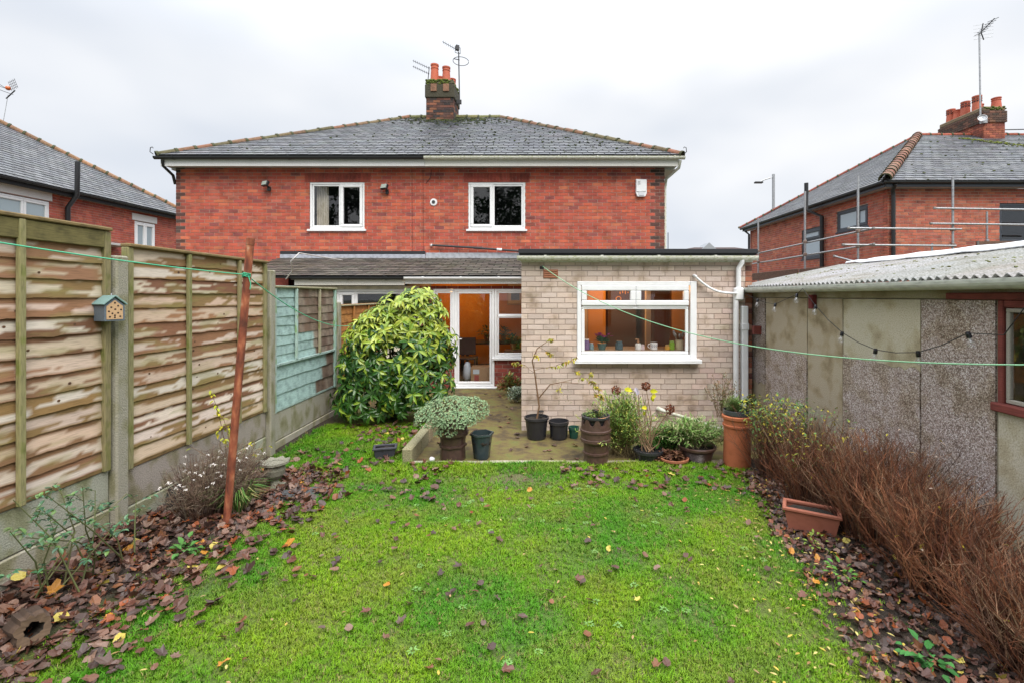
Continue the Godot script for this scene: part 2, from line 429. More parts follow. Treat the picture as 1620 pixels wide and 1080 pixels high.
# A wall of bricks on a mortar core: one part, its 300 nearest bricks as its children and the rest of the brickwork as one more.
# o is the lower left corner of the face, u runs along it and nn points out of it.
func brick_wall(parent: Node, called: String, o: Vector3, u: Vector3, nn: Vector3, w: float, h: float, holes: Array, cfg: Dictionary) -> MeshInstance3D:
	var bl: float = cfg.get("bl", 0.228)
	var bh: float = cfg.get("bh", 0.073)
	var j: float = cfg.get("joint", 0.012)
	var thick: float = cfg.get("thick", 0.2)
	var pal: Array = cfg.palette
	var xf := Transform3D(Basis(u, Vector3.UP, nn), o)
	var mb := MB.new()
	mb.xf = xf
	mb.col = cfg.get("mortar_tint", Color.WHITE)
	var ys := [0.0, h]
	for r in holes:
		ys.append(clampf(r.position.y, 0, h)); ys.append(clampf(r.end.y, 0, h))
	ys.sort()
	for i in ys.size() - 1:
		if ys[i + 1] - ys[i] < 0.003:
			continue
		var spans := [Rect2(0, ys[i], w, ys[i + 1] - ys[i])]
		for r in holes:
			var rest := []
			for s in spans:
				var inside: Rect2 = Rect2(r.position.x, ys[i] - 0.1, r.size.x, ys[i + 1] - ys[i] + 0.2)
				var mid: float = (ys[i] + ys[i + 1]) / 2
				if mid > r.position.y and mid < r.end.y:
					rest.append_array(rect_minus(s, inside))
				else:
					rest.append(s)
			spans = rest
		for s in spans:
			mb.lbox(s.position.x, s.position.y, -thick, s.end.x, s.end.y, 0)
	var wall := part(parent, called, mb.mesh(M.mortar))
	var bricks := []
	var row := 0
	var y := 0.002
	while y < h - 0.02:
		var hh := minf(bh, h - y)
		var x: float = 0.0 if row % 2 == 0 else -(bl + j) / 2
		if cfg.get("wobble", 0.0) > 0.0:
			x -= rf(0, cfg.wobble)
		while x < w:
			var l := bl
			if row % 6 == 3 and cfg.get("headers", false):
				l = (bl - j) / 2
			var a := maxf(x, 0.0)
			var e := minf(x + l, w)
			x += l + j
			if e - a < 0.03:
				continue
			var c: Color = vary(pal[mini(int(rng.randf() * rng.randf() * pal.size() * 1.35), pal.size() - 1)], 0.10)
			if cfg.has("quoin") and (a < 0.2 and cfg.get("quoin_left", true) and (row % 2 == 0 or a + 0.1 < e and e < 0.3) or e > w - 0.2 and cfg.get("quoin_right", true)):
				c = vary(pick(cfg.quoin), 0.2)
			var pieces := [Rect2(a, y, e - a, hh)]
			for r in holes:
				var rest := []
				for p in pieces:
					rest.append_array(rect_minus(p, r))
				pieces = rest
			for p in pieces:
				bricks.append([p, c])
		row += 1
		y += bh + j
	var order := []
	for i in bricks.size():
		var p: Rect2 = bricks[i][0]
		order.append([(xf * Vector3(p.get_center().x, p.get_center().y, 0)).distance_to(Vector3(0, EYE, 0)), i])
	order.sort_custom(func(q, r): return q[0] < r[0])
	var most: int = cfg.get("singles", 300)
	var rest := MB.new()
	rest.xf = xf
	var depth := 0.022
	var quant := []
	for c in pal + cfg.get("quoin", []):
		for k in [0.86, 1.0, 1.13]:
			quant.append(Color(c.r * k, c.g * k, c.b * k))
	for q in order.size():
		var p: Rect2 = bricks[order[q][1]][0]
		var c: Color = bricks[order[q][1]][1]
		var proud := 0.007 + rf(-0.002, 0.003)
		if q < most:
			var best: Color = quant[0]
			var bd := 99.0
			for t in quant:
				var d: float = absf(t.r - c.r) + absf(t.g - c.g) + absf(t.b - c.b)
				if d < bd:
					bd = d; best = t
			part(wall, "brick", shared_box(Vector3(p.size.x, p.size.y, depth), best, M[cfg.get("mat", "brick")], cfg.get("mat", "brick")), xf * Transform3D(Basis(), Vector3(p.get_center().x, p.get_center().y, proud - depth / 2)))
		else:
			rest.col = c
			rest.lbox(p.position.x, p.position.y, proud - depth, p.end.x, p.end.y, proud, false)
	if rest.v.size():
		stuff(part(wall, "brickwork", rest.mesh(M[cfg.get("mat", "brick")])))
	return wall

# Courses of slates on a slope. a, b: the ends of the eave; the slope rises along s (unit) for len metres and narrows by la and lb metres at its two sides.
func slate_slope(parent: Node, called: String, a: Vector3, b: Vector3, s: Vector3, length: float, la: float, lb: float, cfg := {}) -> MeshInstance3D:
	var u := (b - a).normalized()
	var w := a.distance_to(b)
	var nn := u.cross(s).normalized()
	if nn.y < 0:
		nn = -nn
	var deck := MB.new()
	deck.col = Color(0.03, 0.03, 0.035)
	var t0 := a + s * length + u * la
	var t1 := b + s * length - u * lb
	var dn := -nn * 0.05
	deck.quad(a, b, t1, t0, nn)
	deck.quad(a + dn, b + dn, t1 + dn, t0 + dn, -nn)
	deck.quad(a, b, b + dn, a + dn, -s)
	deck.quad(t0, t1, t1 + dn, t0 + dn, s)
	deck.quad(a, t0, t0 + dn, a + dn, -u)
	deck.quad(b, t1, t1 + dn, b + dn, u)
	var roof := part(parent, called, deck.mesh(M.plain))
	var gauge: float = cfg.get("gauge", 0.2)
	var sw: float = cfg.get("width", 0.26)
	var thick := 0.009
	var tilt: float = atan(0.016 / gauge)
	var xf := Transform3D(Basis(u, s, nn), a)
	if u.cross(s).dot(nn) < 0:
		xf = Transform3D(Basis(-u, s, nn), b)
		var k := la
		la = lb
		lb = k
	var list := []
	var row := 0
	var y := -0.03
	while y < length - 0.05:
		var f := clampf((y + gauge * 0.5) / length, 0, 1)
		var x0 := la * f
		var x1 := w - lb * f
		var x: float = -sw * (0.5 if row % 2 else 0.0) - rf(0, 0.02)
		while x < x1:
			var l := maxf(x + 0.009, x0)
			var r := minf(x + sw - 0.009, x1)
			if r - l > 0.04:
				list.append([l, r, y + rf(-0.006, 0.006), minf(gauge + 0.05, length - y)])
			x += sw
		y += gauge
		row += 1
	var order := []
	for i in list.size():
		order.append([(xf * Vector3((list[i][0] + list[i][1]) / 2, list[i][2], 0)).distance_to(Vector3(0, EYE, 0)), i])
	order.sort_custom(func(q, r): return q[0] < r[0])
	var pal: Array = cfg.get("palette", [Color(0.095, 0.10, 0.12), Color(0.125, 0.13, 0.152), Color(0.165, 0.17, 0.192), Color(0.08, 0.082, 0.098), Color(0.14, 0.138, 0.155), Color(0.115, 0.12, 0.142)])
	var rest := MB.new()
	var tb := Basis(Vector3.RIGHT, -tilt)
	for q in order.size():
		var e: Array = list[order[q][1]]
		var size := Vector3(e[1] - e[0], e[3], thick)
		var loc := Transform3D(Basis(Vector3.RIGHT, -tilt + rf(-0.006, 0.006)) * Basis(Vector3.BACK, rf(-0.006, 0.006)), Vector3((e[0] + e[1]) / 2, e[2] + e[3] / 2, 0.014 + rf(0, 0.003)))
		var c: Color = pick(pal)
		if q < cfg.get("singles", 300):
			size.x = snappedf(size.x, 0.01)
			part(roof, "slate", shared_box(size, c, M.slate, "slate"), xf * loc)
		else:
			rest.xf = xf * loc
			rest.col = vary(c, 0.12)
			rest.lbox(-size.x / 2, -size.y / 2, -thick / 2, size.x / 2, size.y / 2, thick / 2, false)
	if rest.v.size():
		stuff(part(roof, "slating", rest.mesh(M.slate)))
	return roof

# half-round tiles laid end to end from a to b, each its own piece
func ridge_tiles(roof: Node, called: String, a: Vector3, b: Vector3, pal: Array, r := 0.11, step := 0.42, green := true) -> void:
	var dir := (b - a).normalized()
	var l := a.distance_to(b)
	var k := maxi(1, roundi(l / step))
	var side := dir.cross(Vector3.UP).normalized()
	var up := side.cross(dir)
	var each := l / k
	for variant in k:
		var c: Color = vary(pick(pal), 0.2)
		var mb := MB.new()
		mb.col = c
		var prev := []
		for e in [[-0.5, 0.9], [-0.42, 1.0], [0.36, 0.93], [0.40, 1.12], [0.53, 1.14], [0.53, 0.9]]:
			var now := []
			for q in 9:
				var t := PI * (q / 8.0) * 1.16 - 0.25
				now.append(Vector3(e[1] * r * cos(t), e[1] * r * sin(t), e[0] * each))
			if prev.size():
				mb.col = Color(0.06, 0.065, 0.025) if e[0] > 0.37 and green else c
				for q in 8:
					mb.quad(prev[q], prev[q + 1], now[q + 1], now[q], (prev[q] + prev[q + 1]) * Vector3(1, 1, 0))
			prev = now
		part(roof, called, mb.mesh(M.ridge), Transform3D(Basis(side, up, -dir).rotated(up, rf(-0.02, 0.02)), a + dir * each * (variant + 0.5) + up * rf(-0.01, 0.008)))

# A framed window. o: lower left corner on the outer face. cells: [x0, y0, x1, y1, opens]
func window(parent: Node, called: String, o: Vector3, u: Vector3, nn: Vector3, w: float, h: float, cells: Array, frame: Material, sill := 0.05, pane: Material = null, fat := 1.0) -> MeshInstance3D:
	var xf := Transform3D(Basis(u, Vector3.UP, nn), o)
	var mb := MB.new()
	mb.xf = xf
	var t := 0.055 * fat
	mb.ring(0, 0, w, h, t, -0.07, -0.002, 0.008)
	# mullions and transoms between the cells
	for i in cells.size():
		var cc: Array = cells[i]
		if cc[0] > t + 0.001:
			mb.cbox(cc[0] - 0.022 * fat, cc[1], -0.068, cc[0] + 0.022 * fat, cc[3], -0.004, 0.006)
		if cc[1] > t + 0.001:
			mb.cbox(cc[0] + 0.023 * fat, cc[1] - 0.022 * fat, -0.067, cc[2] - 0.023 * fat, cc[1] + 0.022 * fat, -0.005, 0.006)
	var win := part(parent, called, mb.mesh(frame))
	for cc in cells:
		var sb := MB.new()
		sb.xf = xf
		var opens: bool = cc[4]
		var st: float = (0.07 if opens else 0.042) * fat
		sb.ring(cc[0] + 0.004, cc[1] + 0.004, cc[2] - 0.004, cc[3] - 0.004, st, -0.05, 0.014 if opens else -0.012, 0.01)
		part(win, "sash", sb.mesh(frame))
		var gb := MB.new()
		gb.xf = xf
		gb.lbox(cc[0] + st - 0.005, cc[1] + st - 0.005, -0.034, cc[2] - st + 0.005, cc[3] - st + 0.005, -0.030)
		part(win, "pane", gb.mesh(pane if pane else M.glass))
	if sill > 0:
		var s2 := MB.new()
		s2.xf = xf
		s2.cbox(-0.05, -0.035, -0.06, w + 0.05, -0.002, sill, 0.008)
		s2.cbox(-0.05, -0.055, sill - 0.02, w + 0.05, -0.034, sill - 0.001, 0.004)
		part(win, "sill", s2.mesh(frame))
	return win

# plaster box seen through a window: floor, ceiling, three walls with thickness
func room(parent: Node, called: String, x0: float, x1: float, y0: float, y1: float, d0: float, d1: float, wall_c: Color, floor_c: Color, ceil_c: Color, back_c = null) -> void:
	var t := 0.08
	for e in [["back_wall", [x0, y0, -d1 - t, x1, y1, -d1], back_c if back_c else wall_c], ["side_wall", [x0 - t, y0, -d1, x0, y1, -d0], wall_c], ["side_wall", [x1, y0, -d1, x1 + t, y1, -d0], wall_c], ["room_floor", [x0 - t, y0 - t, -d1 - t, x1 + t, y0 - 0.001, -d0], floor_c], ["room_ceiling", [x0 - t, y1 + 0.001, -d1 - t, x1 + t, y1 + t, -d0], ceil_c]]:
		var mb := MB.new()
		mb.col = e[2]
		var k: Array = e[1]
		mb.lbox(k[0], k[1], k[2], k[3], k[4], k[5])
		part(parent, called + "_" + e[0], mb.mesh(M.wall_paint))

# half-round gutter from a to b with brackets (both level); out points away from the wall
func gutter(parent: Node, a: Vector3, b: Vector3, out: Vector3, m: Material, r := 0.055, brackets := 0.0) -> void:
	var dir := (b - a).normalized()
	var l := a.distance_to(b)
	var pts := PackedVector2Array()
	for k in 11:
		var t := PI + PI * k / 10.0
		pts.append(Vector2(cos(t) * r, sin(t) * r))
	pts.append(Vector2(r, 0.012)); pts.append(Vector2(r - 0.012, 0.012)); pts.append(Vector2(r - 0.012, 0))
	for k in 9:
		var t := TAU - PI * (k + 0.5) / 9.0
		pts.append(Vector2(cos(t) * (r - 0.01), sin(t) * (r - 0.01)))
	pts.append(Vector2(-r + 0.012, 0)); pts.append(Vector2(-r + 0.012, 0.012)); pts.append(Vector2(-r, 0.012))
	var mb := MB.new()
	var zx := dir
	var xx := out
	if xx.cross(Vector3.UP).dot(zx) < 0:
		zx = -zx
		mb.xf = Transform3D(Basis(xx, Vector3.UP, zx), b)
	else:
		mb.xf = Transform3D(Basis(xx, Vector3.UP, zx), a)
	mb.prism(pts, 0, l)
	var g := part(parent, "gutter", mb.mesh(m))
	if brackets > 0:
		var x := brackets * 0.5
		while x < l:
			var bb := MB.new()
			bb.xf = Transform3D(mb.xf.basis, a + dir * x)
			var arc := PackedVector2Array()
			for k in 9:
				var t := PI + PI * k / 8.0
				arc.append(Vector2(cos(t) * (r + 0.006), sin(t) * (r + 0.006) - 0.001))
			arc.append(Vector2(r + 0.006, 0.02)); arc.append(Vector2(r - 0.004, 0.022)); arc.append(Vector2(-r - 0.004, 0.022))
			bb.prism(arc, -0.018, 0.018)
			part(g, "gutter_bracket", bb.mesh(m))
			x += brackets

func pipe(parent: Node, called: String, pts: Array, r: float, m: Material, sides := 12) -> MeshInstance3D:
	var mb := MB.new()
	mb.tube(pts, [r], sides)
	return part(parent, called, mb.mesh(m))

func boxpart(parent: Node, called: String, x0: float, y0: float, z0: float, x1: float, y1: float, z1: float, m: Material, c := Color.WHITE, bev := 0.006) -> MeshInstance3D:
	var mb := MB.new()
	mb.col = c
	mb.cbox(x0, y0, z0, x1, y1, z1, bev)
	return part(parent, called, mb.mesh(m))

# ---------------------------------------------------------------- the scene
func _ready() -> void:
	rng.seed = 20241
	var cam := Camera3D.new()
	cam.name = "camera"
	cam.projection = Camera3D.PROJECTION_FRUSTUM
	cam.near = 0.05
	cam.far = 600.0
	cam.keep_aspect = Camera3D.KEEP_HEIGHT
	cam.size = 0.05 * 1080.0 / 740.0
	cam.frustum_offset = Vector2(-44.0, -72.0) / 740.0 * 0.05
	cam.position = Vector3(0, EYE, 0)
	add_child(cam)
	cam.current = true

	var env := Environment.new()
	env.tonemap_mode = Environment.TONE_MAPPER_LINEAR
	env.tonemap_exposure = 2.0
	env.background_mode = Environment.BG_SKY
	var sky := Sky.new()
	var pano := PanoramaSkyMaterial.new()
	pano.panorama = overcast()
	sky.sky_material = pano
	env.sky = sky
	env.sdfgi_enabled = true
	env.ssao_enabled = true
	env.ssil_enabled = true
	var we := WorldEnvironment.new()
	we.name = "world"
	we.environment = env
	add_child(we)

	var sun := DirectionalLight3D.new()
	sun.name = "sun"
	sun.light_energy = 0.5
	sun.light_angular_distance = 40.0
	sun.light_color = Color(1.0, 0.97, 0.93)
	sun.shadow_enabled = true
	sun.rotation_degrees = Vector3(-52, 24, 0)
	add_child(sun)

	materials()
	ground()
	main_house()
	extension()
	left_house()
	right_house()
	garage()
	fence()
	patio_things()
	garden_things()
	lines_and_lights()
	plants()
	trees_behind()
	leaves_and_grass()

# An even winter overcast: brighter towards the zenith, soft darker banks of cloud all round.
func overcast() -> ImageTexture:
	var w := 768
	var h := 384
	var im := Image.create(w, h, false, Image.FORMAT_RGBF)
	var f := noise(0.9, FastNoiseLite.TYPE_SIMPLEX_SMOOTH, 4, 71)
	var f2 := noise(2.4, FastNoiseLite.TYPE_SIMPLEX_SMOOTH, 4, 72)
	for y in h:
		var el := PI / 2 - PI * (y + 0.5) / h
		for x in w:
			var az := TAU * (x + 0.5) / w
			var d := Vector3(cos(el) * sin(az), sin(el), -cos(el) * cos(az))
			var p := Vector3(d.x, d.y * 2.4, d.z)
			var k := clampf(0.53 + 1.15 * f.get_noise_3dv(p) + 0.4 * f2.get_noise_3dv(p), 0, 1)
			var s := maxf(sin(el), 0.0)
			var l := 0.475 * (1.0 + 3.0 * smoothstep(0.36, 1.0, s))
			var tone := Color(0.71, 0.775, 0.88).lerp(Color(1.04, 1.055, 1.085), k)
			im.set_pixel(x, y, Color(tone.r * l, tone.g * l, tone.b * l))
	return ImageTexture.create_from_image(im)

# height of the garden: level by the camera, falling a little towards the house
func gy(x: float, d: float) -> float:
	var y := -0.10 * smoothstep(3.3, 5.35, d)
	y += 0.055 * smoothstep(5.2, 6.0, d) * smoothstep(-1.45, -1.75, x)
	var bed := smoothstep(-2.25, -3.1, x) * smoothstep(5.6, 4.6, d) + smoothstep(1.9, 2.8, x)
	y += 0.05 * bed
	return y + 0.012 * sin(x * 2.1 + 0.7) * sin(d * 1.7) + 0.006 * sin(x * 5.3 + d * 3.7)

func left_edge(d: float) -> float:
	return lerpf(-2.56, -2.38, smoothstep(2.2, 4.2, d)) - 0.72 * smoothstep(4.4, 5.3, d)

func right_edge(d: float) -> float:
	return 1.60 + 0.25 * smoothstep(2.2, 3.5, d) + 0.35 * smoothstep(3.4, 5.0, d)

func ground() -> void:
	var g := MB.new()
	g.quad(Vector3(-300, -0.42, 200), Vector3(300, -0.42, 200), Vector3(300, -0.42, -400), Vector3(-300, -0.42, -400), Vector3.UP)
	struct("ground", g.mesh(M.ground))
	# the lawn sheet, soil showing in the beds
	var f := noise(0.8, FastNoiseLite.TYPE_SIMPLEX_SMOOTH, 4, 81)
	var f2 := noise(3.0, FastNoiseLite.TYPE_SIMPLEX_SMOOTH, 3, 82)
	var mb := MB.new()
	var step := 0.1
	var tint := func(x: float, d: float) -> Color:
		var green := Color(0.075, 0.18, 0.015).lerp(Color(0.16, 0.22, 0.018), clampf(0.5 + 1.2 * f.get_noise_2d(x, d), 0, 1))
		green = green.lerp(Color(0.13, 0.105, 0.05), clampf(f2.get_noise_2d(x, d) * 1.5 - 0.08, 0, 0.6))
		green = green.lerp(Color(0.20, 0.155, 0.085), 0.75 * exp(-pow((x + 0.25) / 0.75, 2) - pow((d - 4.95) / 0.35, 2)))
		var wob := 0.16 * f2.get_noise_2d(x * 1.3, d * 1.3)
		var e := smoothstep(-0.12, 0.14, x - left_edge(d) + wob) * smoothstep(-0.10, 0.16, right_edge(d) - x + wob)
		return Color(0.05, 0.034, 0.022).lerp(green, e)
	for iz in range(-10, 76):
		for ix in range(-33, 33):
			var x0 := ix * step
			var d0 := iz * step
			if d0 > 5.44 and x0 > -1.62:
				continue
			var x1 := x0 + step
			var d1 := d0 + step
			var p := [Vector2(x0, d0), Vector2(x1, d0), Vector2(x1, d1), Vector2(x0, d1)]
			var q := []
			var nn := []
			var cc := []
			for k in p:
				q.append(Vector3(k.x, gy(k.x, k.y), -k.y))
				nn.append(Vector3(gy(k.x - 0.03, k.y) - gy(k.x + 0.03, k.y), 0.06, gy(k.x, k.y + 0.03) - gy(k.x, k.y - 0.03)))
				cc.append(tint.call(k.x, k.y))
			mb.t3(q[0], q[1], q[2], nn[0], nn[1], nn[2], cc[0], cc[1], cc[2])
			mb.t3(q[0], q[2], q[3], nn[0], nn[2], nn[3], cc[0], cc[2], cc[3])
	struct("lawn", mb.mesh(M.soil))
	var pm := MB.new()
	pm.lbox(-1.5, -0.40, -10.3, 3.4, -0.128, -5.56)
	pm.lbox(-6.4, -0.40, -10.3, -1.504, -0.13, -7.62)
	struct("patio", pm.mesh(M.patio))
	var em := MB.new()
	var x := -1.5
	while x < 3.1:
		var l := minf(0.9, 3.15 - x)
		em.col = vary(Color(0.42, 0.38, 0.30), 0.12)
		em.cbox(x, -0.4, -5.56 + rf(-0.01, 0.01), x + l - 0.008, -0.10 + rf(-0.006, 0.006), -5.46, 0.012)
		x += l
	struct("patio_edging", em.mesh(M.concrete))

# ---------------------------------------------------------------- the pair of houses
func main_house() -> void:
	var red := [Color(0.56, 0.115, 0.068), Color(0.60, 0.125, 0.07), Color(0.53, 0.108, 0.07), Color(0.63, 0.14, 0.07), Color(0.49, 0.105, 0.075), Color(0.57, 0.155, 0.10), Color(0.36, 0.095, 0.08), Color(0.66, 0.18, 0.09)]
	var quoin := [Color(0.14, 0.065, 0.05), Color(0.10, 0.06, 0.05), Color(0.24, 0.075, 0.055), Color(0.34, 0.09, 0.06)]
	var D := 11.9
	var xl := -9.26
	var xr := 3.18
	var y0 := 2.35
	var house := thing("semi_detached_house", "pair of red brick semi-detached houses with slate hipped roof and central chimney", "house")
	var R := Vector3.RIGHT
	var F := Vector3.BACK
	var w1 := Rect2(-5.86 - xl, 3.54 - y0, 1.40, 1.20)
	var w2 := Rect2(-1.82 - xl, 3.54 - y0, 1.45, 1.20)
	brick_wall(house, "rear_wall", Vector3(xl, y0, -D), R, F, xr - xl, 5.12 - y0, [w1, w2], {"palette": red, "quoin": quoin, "bl": 0.232, "bh": 0.073})
	# soldier courses stand over the windows
	for w in [w1, w2]:
		var mb := MB.new()
		mb.xf = Transform3D(Basis(), Vector3(xl + w.position.x - 0.12, y0 + w.end.y + 0.003, -D))
		var xx := 0.0
		while xx < w.size.x + 0.2:
			mb.col = vary(Color(0.36, 0.075, 0.05), 0.2)
			mb.lbox(xx, 0, -0.01, xx + 0.072, 0.225, 0.013, false)
			xx += 0.084
		part(house, "soldier_course", mb.mesh(M.brick))
	for e in [["side_wall", [xl, -0.3, -21.0, xl + 0.2, 5.12, -D - 0.21]], ["side_wall", [xr - 0.2, -0.3, -21.0, xr, 5.12, -D - 0.21]], ["front_wall", [xl, -0.3, -21.2, xr, 5.12, -21.01]]]:
		var k: Array = e[1]
		boxpart(house, e[0], k[0], k[1], k[2], k[3], k[4], k[5], M.brick, Color(0.42, 0.09, 0.055))
	boxpart(house, "lower_wall", xl, -0.3, -D - 0.2, -6.4, 2.348, -D, M.brick, Color(0.42, 0.09, 0.055))
	# windows
	window(house, "window", Vector3(-5.86, 3.54, -D - 0.005), R, F, 1.40, 1.20, [[0.055, 0.055, 0.78, 1.145, false], [0.78, 0.055, 1.345, 1.145, true]], M.upvc, 0.06)
	window(house, "window", Vector3(-1.82, 3.54, -D - 0.005), R, F, 1.45, 1.20, [[0.055, 0.055, 0.62, 1.145, true], [0.62, 0.055, 1.395, 1.145, false]], M.upvc, 0.06)
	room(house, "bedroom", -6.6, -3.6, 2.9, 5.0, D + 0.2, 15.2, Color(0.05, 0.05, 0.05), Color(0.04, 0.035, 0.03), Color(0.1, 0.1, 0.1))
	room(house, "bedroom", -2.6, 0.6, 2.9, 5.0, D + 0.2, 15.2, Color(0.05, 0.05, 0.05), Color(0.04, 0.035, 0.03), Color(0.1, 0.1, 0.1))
	# eaves: boxed fascia and soffit, black gutter next door, old white gutter on our side
	var ex0 := -9.46
	var ex1 := 3.5
	var px := -2.86
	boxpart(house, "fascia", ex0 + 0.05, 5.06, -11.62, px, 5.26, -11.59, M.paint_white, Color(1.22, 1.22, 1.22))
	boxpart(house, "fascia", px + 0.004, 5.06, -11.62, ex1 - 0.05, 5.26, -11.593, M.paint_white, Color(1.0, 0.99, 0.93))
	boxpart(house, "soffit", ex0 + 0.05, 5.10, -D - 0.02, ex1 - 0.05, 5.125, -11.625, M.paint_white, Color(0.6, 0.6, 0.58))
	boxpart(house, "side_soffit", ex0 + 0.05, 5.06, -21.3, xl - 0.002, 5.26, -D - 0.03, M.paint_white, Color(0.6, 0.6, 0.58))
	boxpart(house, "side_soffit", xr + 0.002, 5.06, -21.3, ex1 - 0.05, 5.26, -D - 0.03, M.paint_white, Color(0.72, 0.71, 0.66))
	gutter(house, Vector3(ex0 - 0.05, 5.27, -11.53), Vector3(px, 5.27, -11.53), F, M.black_plastic, 0.058, 0.95)
	gutter(house, Vector3(px + 0.004, 5.27, -11.53), Vector3(ex1 + 0.08, 5.27, -11.53), F, M.old_plastic, 0.062, 0.95)
	pipe(house, "swan_neck_pipe", [Vector3(ex0 + 0.12, 5.2, -11.56), Vector3(ex0 + 0.12, 5.06, -11.6), Vector3(xl - 0.04, 4.9, -11.85), Vector3(xl - 0.06, 4.7, -11.95)], 0.035, M.black_plastic)
	pipe(house, "downpipe", [Vector3(ex1 - 0.02, 5.2, -11.56), Vector3(ex1 - 0.04, 5.03, -11.62), Vector3(xr + 0.07, 4.85, -12.0), Vector3(xr + 0.05, 4.6, -12.06), Vector3(xr + 0.05, -0.3, -12.06)], 0.036, M.old_plastic)
	# roof
	var ey := 5.31
	var ze := -11.5
	var run := 4.9
	var rise := 2.78
	var a := Vector3(ex0, ey, ze)
	var b := Vector3(ex1 + 0.03, ey, ze)
	var ra := Vector3(ex0 + run, ey + rise, ze - run)
	var rb := Vector3(ex1 + 0.03 - run, ey + rise, ze - run)
	var s := Vector3(0, rise, -run).normalized()
	var rl := Vector3(0, rise, -run).length()
	var roof := slate_slope(house, "roof", a, b, s, rl, run, run, {"gauge": 0.2, "width": 0.27})
	var plain := MB.new()
	plain.col = Color(0.17, 0.175, 0.19)
	var a2 := Vector3(a.x, ey, ze - 2 * run)
	var b2 := Vector3(b.x, ey, ze - 2 * run)
	plain.tri(a, ra, a2, Vector3(-1, 1, 0)); plain.tri(b, rb, b2, Vector3(1, 1, 0)); plain.quad(a2, b2, rb, ra, Vector3(0, 1, -1))
	part(house, "far_roof_slope", plain.mesh(M.slate))
	var tiles := [Color(0.15, 0.105, 0.06), Color(0.20, 0.11, 0.07), Color(0.12, 0.10, 0.05), Color(0.23, 0.105, 0.065)]
	ridge_tiles(roof, "hip_tile", a + Vector3(0.02, 0.0, -0.02), ra, tiles, 0.095, 0.42)
	ridge_tiles(roof, "hip_tile", b + Vector3(-0.02, 0.0, -0.02), rb, tiles, 0.095, 0.42)
	ridge_tiles(roof, "ridge_tile", ra, rb, [Color(0.17, 0.16, 0.07), Color(0.15, 0.15, 0.06)], 0.095, 0.42)
	for e in [[a, -1.0], [b, 1.0]]:
		pipe(roof, "hip_iron", [e[0] + Vector3(0, 0.0, 0.06), e[0] + Vector3(e[1] * 0.05, 0.05, 0.1), e[0] + Vector3(e[1] * 0.04, 0.15, 0.1), e[0] + Vector3(e[1] * 0.0, 0.17, 0.09), e[0] + Vector3(-e[1] * 0.02, 0.14, 0.09)], 0.01, M.dark_metal, 6)
	# mossy cushions on the slates of our half
	var ns := noise(0.5, FastNoiseLite.TYPE_SIMPLEX_SMOOTH, 3, 91)
	var moss := MB.new()
	for k in 620:
		var u := rf(0.0, 12.6)
		var v := rf(0.05, 0.98) * rl
		var f := v / rl
		if u < run * f + 0.2 or u > 12.95 - run * f - 0.2 or (u < 6.6 and rng.randf() < 0.72):
			continue
		var p := a + Vector3.RIGHT * u + s * (floorf(v / 0.2) * 0.2 - 0.03) + Vector3(0, 0.03, 0.012)
		moss.col = vary(Color(0.075, 0.10, 0.02), 0.35)
		var r := rf(0.008, 0.026)
		moss.blob(p, Vector3(r * rf(0.9, 1.8), r * 0.6, r), 0.4, ns, 4, 6)
	for k in 520:
		var u := 6.0 + rng.randfn(0.0, 0.8)
		var v := rl - absf(rng.randfn(0.0, 0.55)) - 0.15
		var p := a + Vector3.RIGHT * (u + 0.3) + s * (floorf(v / 0.2) * 0.2 + rf(-0.03, 0.16)) + Vector3(0, 0.024, 0.012)
		moss.col = vary(Color(0.27, 0.31, 0.15), 0.25)
		var r := rf(0.012, 0.036)
		moss.blob(p, Vector3(r * 2.0, r * 0.14, r * 1.3), 0.4, ns, 3, 6)
	stuff(part(roof, "moss", moss.mesh(M.moss)))
	chimney_stack(house, Vector3(-3.41, 0, 0), -15.95, 0.92, 1.0, 7.6, 9.22, true)
	for e in [[-3.62, 9.80, -16.1, 0.135], [-3.22, 9.71, -16.1, 0.135], [-3.55, 9.62, -16.65, 0.13], [-3.12, 9.55, -16.65, 0.13]]:
		chimney_pot(house, Vector3(e[0], 9.20, e[2]), e[1] - 9.20, e[3], Color(0.50, 0.115, 0.06))
	boxpart(house, "lead_flashing", -3.92, 7.57, -15.93, -2.88, 7.82, -15.89, M.lead)
	# small things on the wall
	for px2 in [[420.0, 292.0], [609.0, 297.0]]:
		var p := at(px2[0], px2[1], 11.72)
		var fl := thing("floodlight", "black floodlight on the brick wall " + ("left of the upper left window, towards the roof corner" if px2[0] < 500 else "right of the upper left window"), "light", Vector3(p.x, p.y, -11.87), "floodlights on the rear wall")
		var m1 := MB.new()
		m1.cbox(-0.03, -0.14, 0.0, 0.05, -0.02, 0.05, 0.01)
		m1.tube([Vector3(0.01, -0.06, 0.03), Vector3(0.0, -0.03, 0.09)], [0.018], 8)
		part(fl, "bracket", m1.mesh(M.black_plastic))
		var m2 := MB.new()
		m2.xf = Transform3D(Basis.from_euler(Vector3(-0.35, -0.5, 0)), Vector3(-0.03, 0.03, 0.13))
		m2.cbox(-0.1, -0.07, -0.05, 0.1, 0.07, 0.03, 0.014)
		part(fl, "lamp_housing", m2.mesh(M.black_plastic))
		var m3 := MB.new()
		m3.xf = m2.xf
		m3.col = Color(0.35, 0.4, 0.36)
		m3.cbox(-0.085, -0.055, 0.028, 0.085, 0.055, 0.036, 0.003)
		part(fl, "lens", m3.mesh(M.gloss))
	var vent := thing("round_vent", "round white vent cap on the red wall between the upper windows", "vent", Vector3(-2.70, 4.23, -11.893))
	var vm := MB.new()
	vm.xf = Transform3D(Basis(Vector3.RIGHT, PI / 2), Vector3.ZERO)
